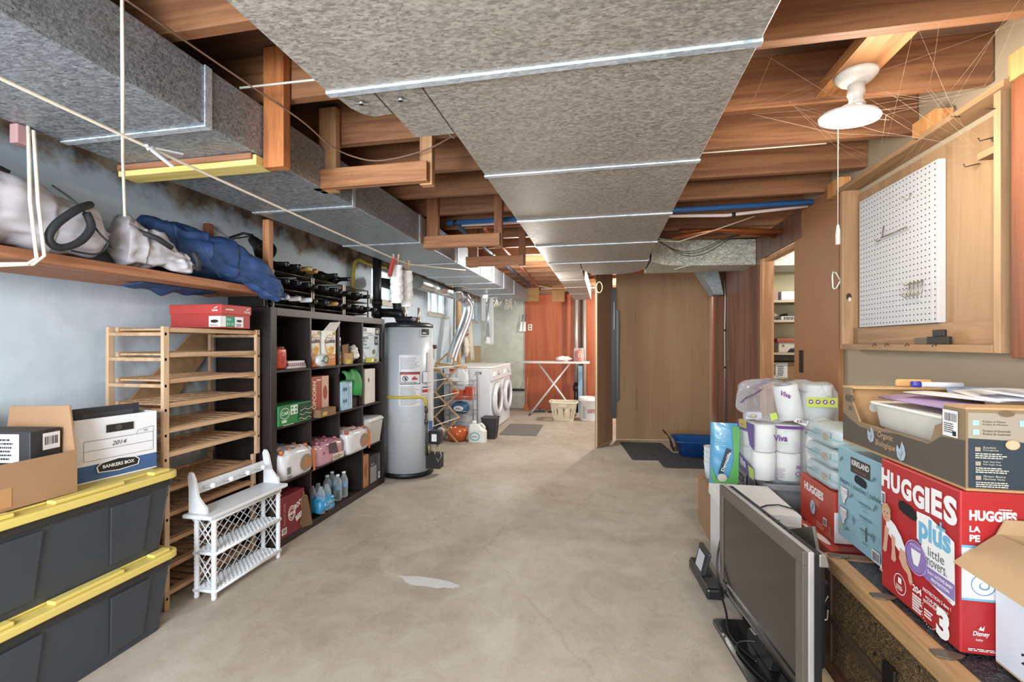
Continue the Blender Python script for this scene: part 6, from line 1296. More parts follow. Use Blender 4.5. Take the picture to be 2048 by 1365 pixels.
# ---- pantry shelves seen through the doorway
PS = mat('#b7ac94', 0.6, var=0.04)
for z, lab in ((1.67, 'top cream pantry shelf seen through the doorway'), (1.475, 'middle cream pantry shelf seen through the doorway'), (1.155, 'lower cream pantry shelf with a dark front board')):
    t = T('pantry_shelf', lab, 'shelf', (1.49, 4.90, z), group='pantry shelves'); MB().box(0, 0, 0, 1.2, 0.345, 0.024).build('board', PS, t, bevel=0.002)
    if z < 1.2: MB().box(0, 0.01, -0.055, 1.2, 0.03, -0.0005).build('front_rail', mat('#2e241d', 0.6), t)
def pitem(name, label, cat, x, y, z, sx, sy, sz, m, pr_=None):
    t = T(name, label, cat, (x, y, z)); MB().box(0, 0, 0, sx, sy, sz).build('carton', m, t, bevel=0.004)
    if pr_: p = Print((0, 0, 0), (1, 0, 0), (0, 0, 1)); pr_(p); p.build(t)
    return t
pitem('storage_box', 'plain white box on the top pantry shelf', 'box', 1.70, 4.91, 1.695, 0.30, 0.3, 0.085, mat('#dddbe2', 0.5))
pitem('storage_box', 'brownish printed box at the left end of the top pantry shelf', 'box', 1.58, 4.93, 1.695, 0.10, 0.28, 0.09, mat('#a08a80', 0.5, var=0.3, scale=30))
pitem('game_box', 'black and white lettered box on the middle pantry shelf', 'box', 1.70, 4.91, 1.50, 0.30, 0.25, 0.035, mat('#cfcfcb', 0.5), lambda p: p.fine(0.02, 0.004, 0.2, 0.028, 2, INK, 0.75))
pitem('book', 'dark book on top of the lettered pantry box', 'book', 1.76, 4.92, 1.536, 0.25, 0.2, 0.03, mat('#46423e', 0.5))
o = T('plastic_bag', 'crumpled clear bag at the left end of the middle pantry shelf', 'bag', (1.645, 4.98, 1.50)); b = MB(); b.blob((0, 0, 0.04), (0.045, 0.05, 0.04), 0, 22, 14, amp=0.014, freq=30); b.build('bag', mat('#8b8578', 0.3, var=0.4, scale=30), o)
pitem('binder', 'white binder with a round hole on the lower pantry shelf', 'binder', 1.69, 4.95, 1.18, 0.30, 0.25, 0.10, mat('#c9c4b4', 0.5), lambda p: p.ell(0.04, 0.065, 0.014, 0.014, mat('#7d786c')))
pitem('folder', 'rust red folder lying on the white pantry binder', 'folder', 1.67, 4.93, 1.281, 0.33, 0.27, 0.035, mat('#a2523d', 0.5))
t = T('game_controller', 'black gadget lying before the white pantry binder', 'gadget', (1.76, 4.915, 1.18)); MB().hexa([(0, 0, 0), (0.2, 0, 0), (0.2, 0.03, 0), (0, 0.03, 0)], [(0.03, 0.005, 0.04), (0.19, 0.005, 0.055), (0.19, 0.025, 0.055), (0.03, 0.025, 0.04)]).build('body', BLACK, t, bevel=0.006)
pitem('cardboard_box', 'labelled brown carton below the lower pantry shelf', 'box', 1.50, 4.95, 0.86, 0.50, 0.28, 0.225, CARD, lambda p: (p.rect(0.06, 0.06, 0.27, 0.215, LB), p.bars(0.10, 0.09, 0.06, 0.11, INK, 9), p.fine(0.18, 0.09, 0.07, 0.1, 6, INK), p.rect(0.12, 0.068, 0.14, 0.08, INK)))
pitem('cardboard_box', 'plain brown carton under the labelled pantry carton', 'box', 1.49, 4.92, 0.0, 0.55, 0.32, 0.855, CARD)
# ================================================================== RIGHT SIDE: trunk, boxes, packs, screen
def LF(O=(0,0,0)): return Print(O, (0, -1, 0), (0, 0, 1))      # artwork on a -X face, O at its far lower corner
def NF(O=(0,0,0)): return Print(O, (1, 0, 0), (0, 0, 1))       # artwork on a -Y face
def leafy(name, c0, c1, c2, scale):
    m, nt, b, N, L = _new(name)
    tc = N('ShaderNodeTexCoord'); n = N('ShaderNodeTexNoise'); n.inputs['Scale'].default_value = scale; n.inputs['Detail'].default_value = 2; n.inputs['Distortion'].default_value = 3.5
    L(tc.outputs['Object'], n.inputs['Vector']); r = ramp(nt, [(0.40, c0), (0.47, c1), (0.53, c0), (0.60, c2), (0.68, c0)]); L(n.outputs['Fac'], r.inputs[0]); L(r.outputs[0], b.inputs['Base Color'])
    b.inputs['Roughness'].default_value = 0.55
    return m
t = T('steamer_trunk', 'old steamer trunk with wood edges and dark leaf-patterned covering', 'trunk', (0.847, 1.0, 0))
TW, TL, TH_ = 0.545, 1.0, 0.45
MB().box(0.006, 0.006, 0.0, TW-0.006, TL-0.006, 0.405).build('trunk_body', leafy('trunk_side', '#17120d', '#85683f', '#4d3b27', 34), t)
MB().box(0.004, 0.004, 0.4055, TW-0.004, TL-0.004, 0.444).build('trunk_lid', leafy('trunk_top', '#131315', '#55565b', '#222226', 30), t)
TRW = wood('#8d6a45', '#b08a5e', 'Y', 0.45, 0.7); TRD = wood('#2c1c14', '#4a2f20', 'Z', 0.45)
for nm, bx in (('edge_rail', (-0.004, 0, 0.395, 0.05, TL, 0.4505)), ('edge_rail', (TW-0.05, 0, 0.395, TW+0.004, TL, 0.4505))): MB().box(*bx).build(nm, TRW, t, bevel=0.006)
for y0 in (0.0, TL-0.05): MB().box(0.0505, y0-0.003, 0.396, TW-0.0505, y0+0.052, 0.4485).build('end_rail', wood('#5d4430', '#7a5a3e', 'X', 0.5), t, bevel=0.004)
for y0 in (-0.003, TL-0.055):
    MB().box(-0.003, y0, 0.0, 0.02, y0+0.058, 0.3945).build('corner_post', TRD, t, bevel=0.004)
MB().box(-0.003, 0.056, 0.0, 0.012, TL-0.056, 0.06).build('bottom_rail', wood('#3f2216', '#6a3a26', 'Y', 0.5), t, bevel=0.003)
MB().box(-0.003, 0.056, 0.20, 0.010, TL-0.056, 0.235).build('middle_rail', wood('#2a2018', '#4a3828', 'Y', 0.5), t, bevel=0.003)
CL = mat('#6d6658', 0.4, 0.6, var=0.3, scale=60)
for y in (0.985, 0.70, 0.42, 0.17):
    b = MB(); flat(b, [(0.0, -0.015), (0.03, -0.022), (0.06, -0.012), (0.075, 0.0), (0.06, 0.012), (0.03, 0.02), (0.0, 0.013)], 0.451, 0.455)
    b.v = [(v[0], v[1]+y-0.02, v[2]) for v in b.v]; b.build('metal_clasp', CL, t, bevel=0.001)
b = MB(); b.tube(smooth([(-0.006, 0.955, 0.30), (-0.02, 0.955, 0.27), (-0.03, 0.95, 0.22), (-0.015, 0.945, 0.215), (-0.01, 0.95, 0.25)], 24), 0.0035, 0, 6); b.build('hook_ring', mat('#a59c8c', 0.3, 0.8), t)
MB().box(-0.012, 0.54, 0.20, -0.003, 0.60, 0.30).build('lock_plate', mat('#34302a', 0.4, 0.7), t, bevel=0.003)

# Huggies carton
HR = mat('#a92a2c', 0.42, var=0.06); HW = mat('#e6e2de', 0.45, var=0.02); HB_ = mat('#6fa9c4', 0.45, var=0.02); PU = mat('#8a72a8', 0.45, var=0.02); SKN = mat('#c79a7f', 0.6, var=0.05)
t = T('diaper_carton', 'big red diaper carton standing on the trunk under the produce box', 'carton', (0.92, 1.415, 0.452))
SX, SY, SZ = 0.36, 0.35, 0.428
MB().box(0, 0, 0, SX, SY, SZ).build('carton', HR, t, bevel=0.004)
p = LF((0, SY, 0))
for i, (ch, v, h) in enumerate(zip('HUGGIES', (0.338, 0.334, 0.330, 0.326, 0.327, 0.328, 0.326), (0.062, 0.062, 0.066, 0.068, 0.072, 0.076, 0.078))): 
    us = (0.004, 0.055, 0.108, 0.163, 0.219, 0.245, 0.294); ws = (0.045, 0.047, 0.05, 0.052, 0.019, 0.043, 0.05); p.text(us[i], v, ch, h, HW, w=ws[i], bold=0.05)
p.rect(0.006, 0.275, 0.028, 0.32, HW); p.bars(0.009, 0.28, 0.016, 0.035, INK, 8)
p.shape([(0.185, 0.315), (0.24, 0.318), (0.335, 0.285), (0.338, 0.05+0.07), (0.33, 0.112), (0.215, 0.135), (0.205, 0.15), (0.205, 0.225), (0.185, 0.235)], HW)
hole = [(0.095, 0.302), (0.10, 0.317), (0.12, 0.322), (0.16, 0.316), (0.18, 0.306), (0.186, 0.292), (0.18, 0.28), (0.16, 0.278), (0.12, 0.284), (0.10, 0.29)]
p.shape([(u+0.002, v+0.002) for u, v in hole], mat('#0e0a0a', 0.8, var=0)); 
p.text(0.195, 0.225, 'plus', 0.085, HB_, w=0.128, bold=0.04); p.rect(0.268, 0.298, 0.304, 0.306, HB_); p.rect(0.282, 0.284, 0.290, 0.320, HB_)
p.text(0.235, 0.205, 'little', 0.026, mat('#5d5a5c', var=0)); p.text(0.225, 0.178, 'movers.', 0.02, mat('#5d5a5c', var=0), w=0.085)
p.shape([(0.20, 0.178), (0.225, 0.172), (0.338, 0.172), (0.338, 0.128), (0.225, 0.132), (0.20, 0.148)], PU); p.text(0.235, 0.155, '2-in-1 ACTIVE BABY', 0.009, HW, w=0.098, bold=0.03); p.text(0.25, 0.139, 'PROTECTION', 0.009, HW, bold=0.03, w=0.07); p.text(0.235, 0.117, 'Snug Fit & Extra Absorbent', 0.007, INK, w=0.09)
p.ell(0.185, 0.175, 0.044, 0.044, PU); p.loop(0.185, 0.175, 0.05, 0.05, 0.004, mat('#a88fc0')); p.shape([(0.165, 0.196), (0.208, 0.196), (0.204, 0.175), (0.195, 0.152), (0.177, 0.152), (0.168, 0.175)], HW); p.text(0.185, 0.205, 'ACTIVE BABY', 0.006, HW, w=0.05, align='c')
p.text(0.218, 0.095, 'PROTECTION 2 dans 1', 0.010, HW, w=0.11, bold=0.02); p.text(0.23, 0.078, 'POUR B\u00c9B\u00c9 ACTIF', 0.010, HW, w=0.09, bold=0.02); p.fine(0.22, 0.066, 0.11, 0.009, 2, HW)
# photographed crawling baby
p.shape([(0.04, 0.235), (0.062, 0.245), (0.09, 0.235), (0.118, 0.212), (0.138, 0.185), (0.14, 0.165), (0.122, 0.155), (0.095, 0.168), (0.07, 0.185), (0.045, 0.20)], HW); p.shape([(0.036, 0.215), (0.058, 0.21), (0.05, 0.165), (0.046, 0.135), (0.036, 0.125), (0.024, 0.13), (0.03, 0.16)], SKN); p.shape([(0.07, 0.20), (0.092, 0.195), (0.09, 0.16), (0.096, 0.128), (0.088, 0.115), (0.07, 0.118), (0.074, 0.155)], SKN); p.shape([(0.115, 0.175), (0.142, 0.17), (0.148, 0.142), (0.168, 0.122), (0.176, 0.095), (0.168, 0.082), (0.158, 0.088), (0.152, 0.108), (0.128, 0.118), (0.11, 0.14)], SKN)
p.ell(0.045, 0.256, 0.023, 0.026, SKN, rot=0.15); p.shape([(0.021, 0.262), (0.026, 0.284), (0.05, 0.291), (0.068, 0.276), (0.066, 0.262), (0.046, 0.275)], mat('#b9966a', 0.7)); p.ell(0.036, 0.259, 0.0022, 0.003, INK, 8); p.ell(0.053, 0.26, 0.0022, 0.003, INK, 8); p.line(0.038, 0.243, 0.05, 0.244, 0.0022, mat('#8d5a4c')); p.ell(0.044, 0.251, 0.0028, 0.0026, mat('#b98468'), 8)
p.loop(0.118, 0.06, 0.03, 0.032, 0.0025, HW); p.rect(0.11, 0.062, 0.126, 0.08, HW); p.fine(0.10, 0.042, 0.036, 0.016, 3, HW); p.shape([(0.012, 0.055), (0.028, 0.055), (0.02, 0.08)], HW); p.ell(0.02, 0.06, 0.0035, 0.005, HR, 8)
p.text(0.18, 0.075, '204', 0.02, HW, bold=0.03, w=0.04); p.fine(0.18, 0.02, 0.042, 0.05, 6, HW, 0.7)
for k in range(26): p.ell(0.262+0.034*math.cos(k*0.2417), 0.047+0.036*math.sin(k*0.2417), 0.0018, 0.0018, HW, 6)
p.fine(0.243, 0.035, 0.038, 0.025, 3, HW, 0.6); p.text(0.292, 0.012, '3', 0.082, HW, bold=0.06, w=0.05); p.build(t, 'printed_artwork')
p = NF((0, 0, 0)); p.text(0.02, 0.352, 'HUGGIES', 0.028, HW, w=0.105, bold=0.05); p.fine(0.085, 0.383, 0.04, 0.006, 1, HW); p.text(0.02, 0.322, 'LA', 0.016, HW, bold=0.04); p.text(0.02, 0.297, 'PE', 0.018, HW, bold=0.04); p.text(0.145, 0.36, 'T', 0.016, HW, bold=0.04); p.rect(0.002, 0.145, SX-0.004, 0.285, HW); p.rect(0.002, 0.28, SX-0.004, 0.287, HB_); p.rect(0.002, 0.142, SX-0.004, 0.148, HB_); p.loop(0.05, 0.185, 0.028, 0.028, 0.0025, mat('#5f8fb5')); p.ell(0.052, 0.182, 0.012, 0.010, mat('#5f8fb5')); p.ell(0.052, 0.184, 0.009, 0.008, HW)
p.text(0.025, 0.048, 'Disney', 0.016, HW, w=0.036, shear=0.2, bold=0.02); p.text(0.033, 0.037, 'baby', 0.008, HW); p.shape([(0.038, 0.068), (0.044, 0.078), (0.046, 0.07), (0.052, 0.08), (0.05, 0.066)], HW); p.fine(0.015, 0.012, 0.14, 0.008, 2, HW); p.build(t, 'printed_artwork')

# Kirkland diaper carton
KB = mat('#8fb3bd', 0.45, var=0.04); KD = mat('#3e3530', 0.5); KG = mat('#5d7d84', 0.5, var=0)
t = T('diaper_carton', 'pale blue diaper carton at the far end of the trunk', 'carton', (0.985, 1.868, 0.4525))
MB().box(0, 0, 0, 0.30, 0.335, 0.38).build('carton', KB, t, bevel=0.003)
p = LF((0, 0.335, 0)); p.rect(0.105, 0.295, 0.245, 0.355, KD); p.text(0.113, 0.325, 'KIRKLAND', 0.022, HW, w=0.124, bold=0.03); p.text(0.13, 0.303, 'SIGNATURE', 0.010, mat('#a9573f'), w=0.09)
p.shape([(0.135, 0.272), (0.14, 0.288), (0.155, 0.294), (0.20, 0.29), (0.22, 0.283), (0.224, 0.268), (0.215, 0.256), (0.19, 0.256), (0.15, 0.26), (0.138, 0.264)], mat('#1b1f2a', 0.8, var=0))
p.text(0.02, 0.225, 'diapers | couches | pa\u00f1ales', 0.026, mat('#2f4148', var=0), w=0.305)
for v0 in (0.145, 0.06):
    p.shape([(0.022, v0+0.07), (0.088, v0+0.07), (0.086, v0+0.04), (0.066, v0+0.015), (0.064, v0), (0.044, v0), (0.042, v0+0.015), (0.024, v0+0.04)], mat('#2f4148', var=0)); p.shape([(0.0245, v0+0.068), (0.0855, v0+0.068), (0.084, v0+0.041), (0.064, v0+0.016), (0.062, v0+0.002), (0.046, v0+0.002), (0.044, v0+0.016), (0.026, v0+0.041)], HW if v0 > 0.1 else mat('#dcd3d3')); p.frame(0.024, v0+0.046, 0.035, v0+0.06, 0.0015, KD); p.frame(0.075, v0+0.046, 0.086, v0+0.06, 0.0015, KD); p.fine(0.04, v0+0.02, 0.03, 0.04, 6, mat('#b7c3c3'), 0.3)
for k, s_ in enumerate(('Petits Formats', 'Ginger-Organic', 'Karkhaslinepon')): p.fine(0.18+0.005*k, 0.191-0.05*k, 0.085, 0.009, 1, KG, 0.75); p.fine(0.20, 0.182-0.05*k, 0.05, 0.005, 1, KG); p.line(0.205, 0.170-0.05*k, 0.245, 0.170-0.05*k, 0.0015, KG)
p.text(0.232, 0.06, '1', 0.055, mat('#2f3a40', var=0)); p.fine(0.21, 0.045, 0.05, 0.01, 2, KG); p.text(0.02, 0.03, '92', 0.032, mat('#c7c09a', var=0)); p.rect(0.275, 0.012, 0.325, 0.055, HW); p.bars(0.28, 0.017, 0.04, 0.032, INK)
for u, v, r_ in ((0.05, 0.33, 0.7), (0.13, 0.20, 0.6), (0.285, 0.31, 0.5), (0.15, 0.11, 2.0), (0.285, 0.095, 2.1), (0.10, 0.055, 0.2), (0.30, 0.21, 0.9)):
    p.ell(u, v, 0.018, 0.005, KG, 10, rot=r_); p.ell(u+0.006, v+0.006, 0.01, 0.004, KG, 8, rot=r_+0.8)
p.build(t)

# produce box
PK = mat('#8b7356', 0.75, var=0.06); PKI = mat('#b38a5d', 0.8, var=0.08); PD_ = mat('#544b41', 0.6, var=0.06); PS_ = mat('#2f3a44', 0.55, var=0.05); PT = mat('#9f9484', 0.6, var=0.04); LE = mat('#a9b7c2', 0.55, var=0.02); TX = mat('#cfc9b8', 0.6, var=0); BG = mat('#c7a277', 0.6, var=0.02)
t = T('produce_box', 'big open produce carton with cut-down side on top of the diaper cartons', 'produce box', (0.93, 1.41, 0.883))
PX, PY, PZ, q = 0.43, 0.63, 0.207, 0.006
b = MB(); b.box(0.0, 0, 0, PX, PY, q); b.build('bottom', PKI, t)
def sidewall(x): 
    prof = [(0, 0), (PY, 0), (PY, PZ), (PY-0.055, PZ), (PY-0.07, 0.155), (PY-0.12, 0.088), (0.135, 0.088), (0.115, 0.145), (0.09, 0.155), (0.08, PZ), (0, PZ)]
    MB().prism(prof, q, 0, (x, 0, q+0.0003), (0, 1, 0), (0, 0, 1)).build('side_wall', PK, t)
sidewall(0.0); sidewall(PX-q)
for y0 in (0.0, PY-q): MB().box(q+0.0003, y0, q+0.0003, PX-q-0.0003, y0+q, PZ+q).build('end_wall', PKI if y0 else PK, t)
for y0 in (0.0, PY-0.075): MB().box(-0.002, y0-0.001, PZ+q+0.0005, PX+0.002, y0+0.075, PZ+q+0.006).build('top_flange', mat('#bd9a6e', 0.8, var=0.08), t)
MB().box(0.17, PY-0.03, PZ+q+0.0065, 0.29, PY-0.012, PZ+q+0.036).build('stacking_tab', mat('#c79a66', 0.8), t, bevel=0.012)
p = LF((0, PY, q))
p.shape([(0.002, 0.002), (PY-0.002, 0.002), (PY-0.002, 0.125), (PY-0.09, 0.118), (PY-0.14, 0.086), (0.33, 0.086), (0.20, 0.07), (0.12, 0.072), (0.04, 0.092), (0.002, 0.108)], PD_)
p.text(0.02, 0.155, '4EARTH', 0.026, mat('#4d4338', var=0), w=0.068, bold=0.02); p.fine(0.045, 0.125, 0.03, 0.016, 2, PD_)
def leaf(u, v, s_, fl):
    p.shape([(u, v), (u-0.018*s_, v+0.012*s_), (u-0.024*s_, v+0.035*s_), (u-0.020*s_, v+0.052*s_), (u-0.004*s_, v+0.038*s_), (u+0.006*s_, v+0.068*s_), (u+0.020*s_, v+0.05*s_), (u+0.026*s_, v+0.028*s_), (u+0.018*s_, v+0.008*s_)], LE); p.line(u, v+0.002, u+0.008*s_, v+0.05*s_, 0.0018, PD_); p.line(u+0.003*s_, v+0.02*s_, u+0.016*s_, v+0.034*s_, 0.0014, PD_); p.line(u+0.002*s_, v+0.015*s_, u-0.012*s_, v+0.03*s_, 0.0014, PD_)
leaf(0.195, 0.028, 0.85, 1); leaf(0.365, 0.004, 0.95, 1); p.text(0.24, 0.052, 'Organic', 0.026, BG, w=0.085, shear=0.15); p.text(0.228, 0.022, 'Biologique', 0.026, BG, w=0.11, shear=0.15)
p.rect(PY-0.078, 0.126, PY-0.022, 0.198, HW); p.bars(PY-0.07, 0.168, 0.042, 0.022, INK, 14); p.fine(PY-0.072, 0.137, 0.046, 0.028, 5, INK); p.rect(PY-0.04, 0.13, PY-0.027, 0.143, INK); p.build(t)
p = NF((0, 0, 0)); p.shape([(0.004, 0.008), (PX-0.004, 0.008), (PX-0.004, 0.205), (0.004, 0.205)], PT); p.shape([(0.004, 0.008), (PX-0.004, 0.008), (PX-0.004, 0.06), (0.30, 0.095), (0.2, 0.118), (0.1, 0.135), (0.004, 0.138)], PS_)
CY = mat('#9fc3d6', 0.5, var=0.02)
for k, (v, a, c_) in enumerate(((0.172, 'Product of Mexico', 'Produit du Mexique'), (0.148, 'Product of Guatemala', 'Produit de Guatemala'))):
    p.rect(0.014, v, 0.028, v+0.014, CY); p.text(0.036, v+0.008, a, 0.0055, INK, w=0.060 if k else 0.05); p.text(0.036, v, c_, 0.0055, INK, w=0.060 if k else 0.054)
p.rect(0.115, 0.172, 0.135, 0.188, CY)
for k, (a, c_) in enumerate((('Zucchini', 'Courgettes'), ('Sugar Snap Peas', 'Pois Sugar Snap'), ('Green Beans', 'Haricots Verts'))):
    v = 0.105-0.037*k; p.rect(0.018, v, 0.030, v+0.011, PT); p.text(0.035, v+0.008, a, 0.005, TX, w=0.028+0.01*k); p.text(0.035, v+0.001, c_, 0.005, TX, w=0.034+0.006*k); p.fine(0.018, v-0.018, 0.075, 0.016, 3, TX)
p.ell(0.098, 0.125, 0.016, 0.013, mat('#b59a78', 0.8)); p.ell(0.098, 0.125, 0.0135, 0.011, mat('#c4ac8c', 0.8)); p.ell(0.085, 0.205, 0.017, 0.008, mat('#6f5a42', 0.8)); p.build(t)
p = Print((q, PY-q, 0), (1, 0, 0), (0, 0, 1)); p.W = Vector((0, -1, 0)); p.ell(0.10, 0.135, 0.018, 0.018, mat('#cfc9c0', var=0)); p.build(t, 'hand_hole')
t = T('plastic_tub', 'translucent white plastic tub sitting inside the produce carton', 'tub', (1.135, 1.71, 0.8905))
b = MB(); flat(b, rr(-0.125, -0.19, 0.125, 0.19, 0.03), 0, 0.075, 0, rr(-0.14, -0.205, 0.14, 0.205, 0.03)); flat(b, rr(-0.148, -0.212, 0.148, 0.212, 0.03), 0.075, 0.155, 0, rr(-0.16, -0.222, 0.16, 0.222, 0.03)); b.build('tub', mat('#d9d3c7', 0.3, coat=0.3), t, bevel=0.004)
b = MB(); flat(b, rr(-0.172, -0.235, 0.172, 0.235, 0.035), 0.1555, 0.165); b.build('rim', mat('#e2ded4', 0.3), t, bevel=0.003)
def sheet(name, label, cat, c, w, l, rz, m, tilt=(0, 0), bend=0.0, th=0.003, art=None, group=None):
    t = T(name, label, cat, c, rot=(tilt[0], tilt[1], rz), group=group)
    b = MB(); b.surf(lambda u, v: Vector(((u-0.5)*w, (v-0.5)*l, bend*math.sin(PI*u))), 14, 4); b.build('sheet', m, t, solid=th)
    if art: p = Print((-w/2, -l/2, th), (1, 0, 0), (0, 1, 0)); p.k = 3; p.fine(w*0.1, l*0.1, w*0.8, l*0.75, 16, art); p.build(t, 'printed_text')
    return t
sheet('folder', 'lilac plastic folder curling over the white tub rim', 'folder', (1.11, 1.70, 1.064), 0.26, 0.36, 0.1, mat('#a58bb0', 0.4), (0, 0.10), 0.02, 0.006)
sheet('paper_sheet', 'white torn tab sheet lying on the lilac folder', 'paper', (1.14, 1.70, 1.098), 0.20, 0.27, 0.35, HW, (0.0, 0.05), 0.006, group='loose papers in the produce box')
sheet('paper_sheet', 'blue and white brochure at the back of the produce box papers', 'paper', (1.24, 1.78, 1.106), 0.20, 0.26, -0.5, mat('#8ca0bb', 0.5, var=0.5, scale=9), (0.05, -0.02), 0.004, group='loose papers in the produce box')
sheet('paper_sheet', 'white printed page in the middle of the produce box papers', 'paper', (1.20, 1.64, 1.109), 0.2, 0.25, -0.25, mat('#d5d3d6', 0.55), (0.03, 0.0), 0.005, art=mat('#a9a9b0', var=0), group='loose papers in the produce box')
sheet('paper_sheet', 'topmost printed page sliding towards the near end of the produce box', 'paper', (1.22, 1.56, 1.122), 0.2, 0.22, 0.2, mat('#cfd3da', 0.5), (0.05, 0.02), 0.004, art=mat('#8f98a8', var=0), group='loose papers in the produce box')
t = T('marker_pen', 'blue marker pen poking out of the produce box papers', 'pen', (1.15, 1.86, 1.125)); b = MB(); b.cyl((-0.06, 0, 0), (0.06, -0.01, 0.0), 0.009, 0, 12); b.build('barrel', mat('#c9ccd6', 0.4), t); MB().cyl((-0.085, 0.002, 0), (-0.0605, 0, 0), 0.011, 0, 12).build('cap', mat('#3a3f9a', 0.35), t)

# white carton with kraft flap, lower right corner
t = T('catalog_box', 'white printed carton with a folded brown flap at the trunk near end', 'box', (0.985, 1.0, 0.4525))
BXX, BYY, BZZ = 0.36, 0.395, 0.325; KR = mat('#b3946e', 0.8, var=0.1, scale=10)
b = MB(); b.box(0, 0, 0, BXX, BYY, 0.005, 1)
for (x0, y0, x1, y1) in ((0, 0, 0.003, BYY), (BXX-0.003, 0, BXX, BYY), (0.003, 0, BXX-0.003, 0.003), (0.003, BYY-0.003, BXX-0.003, BYY)): b.box(x0, y0, 0.005, x1, y1, BZZ, 0)
for (x0, y0, x1, y1) in ((0.003, 0.003, 0.006, BYY-0.003), (BXX-0.006, 0.003, BXX-0.003, BYY-0.003), (0.006, 0.003, BXX-0.006, 0.006), (0.006, BYY-0.006, BXX-0.006, BYY-0.003)): b.box(x0, y0, 0.005, x1, y1, BZZ+0.001, 1)
b.build('carton', [mat('#d3d6dc', 0.5, var=0.02), KR], t)
b = MB(); b.hexa([(-0.0, 0, BZZ), (0.004, 0, BZZ+0.004), (0.004, BYY, BZZ+0.004), (0.0, BYY, BZZ)], [(-0.105, 0.0, BZZ-0.075), (-0.103, 0.0, BZZ-0.071), (-0.098, BYY-0.01, BZZ-0.071), (-0.10, BYY-0.01, BZZ-0.075)]); b.build('side_flap', KR, t)
b = MB(); b.hexa([(0.0, BYY-0.004, BZZ+0.001), (BXX, BYY-0.004, BZZ+0.001), (BXX, BYY, BZZ+0.001), (0, BYY, BZZ+0.001)], [(0.02, BYY-0.002, BZZ+0.04), (BXX-0.02, BYY-0.002, BZZ+0.04), (BXX-0.02, BYY+0.002, BZZ+0.04), (0.02, BYY+0.002, BZZ+0.04)]); b.build('end_flap', KR, t)
p = LF((0, BYY, 0)); p.text(0.06, 0.185, '2020 Cat', 0.022, mat('#5d5f66', var=0), w=0.13); p.fine(0.11, 0.155, 0.06, 0.01, 1, mat('#8a8d94')); p.text(0.075, 0.045, '2295 /', 0.028, INK, w=0.13, bold=0.02); p.build(t)

# red diaper boxes and clear diaper packs
t = T('diaper_box', 'smaller red diaper box under the clear packs, upper of two', 'box', (1.0, 2.27, 0.3765)); MB().box(0, 0, 0, 0.27, 0.355, 0.225).build('carton', mat('#b3402f', 0.4, var=0.08), t, bevel=0.003)
p = LF((0, 0.355, 0)); p.text(0.05, 0.155, 'HUGGIES', 0.04, HW, w=0.205, bold=0.05); p.fine(0.14, 0.115, 0.10, 0.03, 3, mat('#d99a8a'), 0.4); p.ell(0.145, 0.085, 0.033, 0.042, mat('#8a2f2a')); p.ell(0.145, 0.092, 0.027, 0.034, mat('#a9b9cc')); p.line(0.135, 0.075, 0.155, 0.11, 0.006, mat('#3d4d73')); p.rect(0.255, 0.05, 0.29, 0.085, HW); p.bars(0.258, 0.053, 0.028, 0.026, INK, 9); p.text(0.31, 0.03, '2', 0.03, mat('#d9a090')); p.fine(0.19, 0.02, 0.08, 0.03, 3, mat('#d99a8a'), 0.5); p.build(t)
p = NF(); p.rect(0.0, 0.005, 0.26, 0.14, HW); p.build(t)
t = T('diaper_box', 'red diaper box with big white letters on the floor, lower of two', 'box', (0.955, 2.20, 0.0)); MB().box(0, 0, 0, 0.315, 0.43, 0.375).build('carton', mat('#b3402f', 0.4, var=0.08), t, bevel=0.003)
p = LF((0, 0.43, 0)); p.text(0.03, 0.18, 'HUGGIES', 0.10, HW, w=0.37, bold=0.05); p.rect(0.03, 0.05, 0.38, 0.15, HW); p.text(0.06, 0.08, 'plus', 0.05, HB_, bold=0.04); p.build(t)
p = Print((0, 0.43, 0.375), (0, -1, 0), (1, 0, 0)); p.ell(0.30, 0.022, 0.07, 0.016, HW); p.rect(0.13, 0.004, 0.21, 0.02, HW); p.build(t)
dpk = None
for i, lab in enumerate(('clear pack of diapers, bottom of three on the red box', 'clear pack of diapers, middle of three on the red box', 'clear pack of diapers, top of three beside the paper rolls')):
    L3 = (1.125, 2.425-0.004*i, 0.6025+0.094*i)
    if dpk is None:
        dpk = t = T('diaper_pack', lab, 'diaper pack', L3, group='clear diaper packs')
        b = MB(); b.blob((0, 0, 0.0475), (0.112, 0.155, 0.043), 0, 30, 18, pw=0.3, amp=0.006, freq=24); b.build('diapers', mat('#d9dcd8', 0.7, var=0.12, scale=22), t)
        b = MB(); b.blob((0, 0, 0.0475), (0.124, 0.172, 0.0465), 0, 44, 24, pw=0.32, amp=0.009, freq=30, ridge=0.006); b.build('clear_wrap', film('#d3e0e2', 0.22, 0.08), t)
        b = MB(); b.tube([(-0.125, -0.165, 0.047), (-0.126, 0.165, 0.047)], 0.002, 0, 5); b.tube([(-0.125, -0.168, 0.047), (0.12, -0.172, 0.047)], 0.002, 0, 5); b.build('weld_seam', mat('#7fa9a6', 0.3), t)
        p = LF((-0.1215, 0.15, 0.0)); p.shape([(0.03, 0.02), (0.11, 0.03), (0.16, 0.06), (0.12, 0.07), (0.04, 0.05)], mat('#9fb3b8', 0.5, var=0.4, scale=40)); p.ell(0.20, 0.045, 0.03, 0.018, mat('#b9a08f', 0.5, var=0.4, scale=60)); p.text(0.255, 0.05, '2', 0.02, INK); p.build(t)
    else: dup(dpk, L3, label=lab)

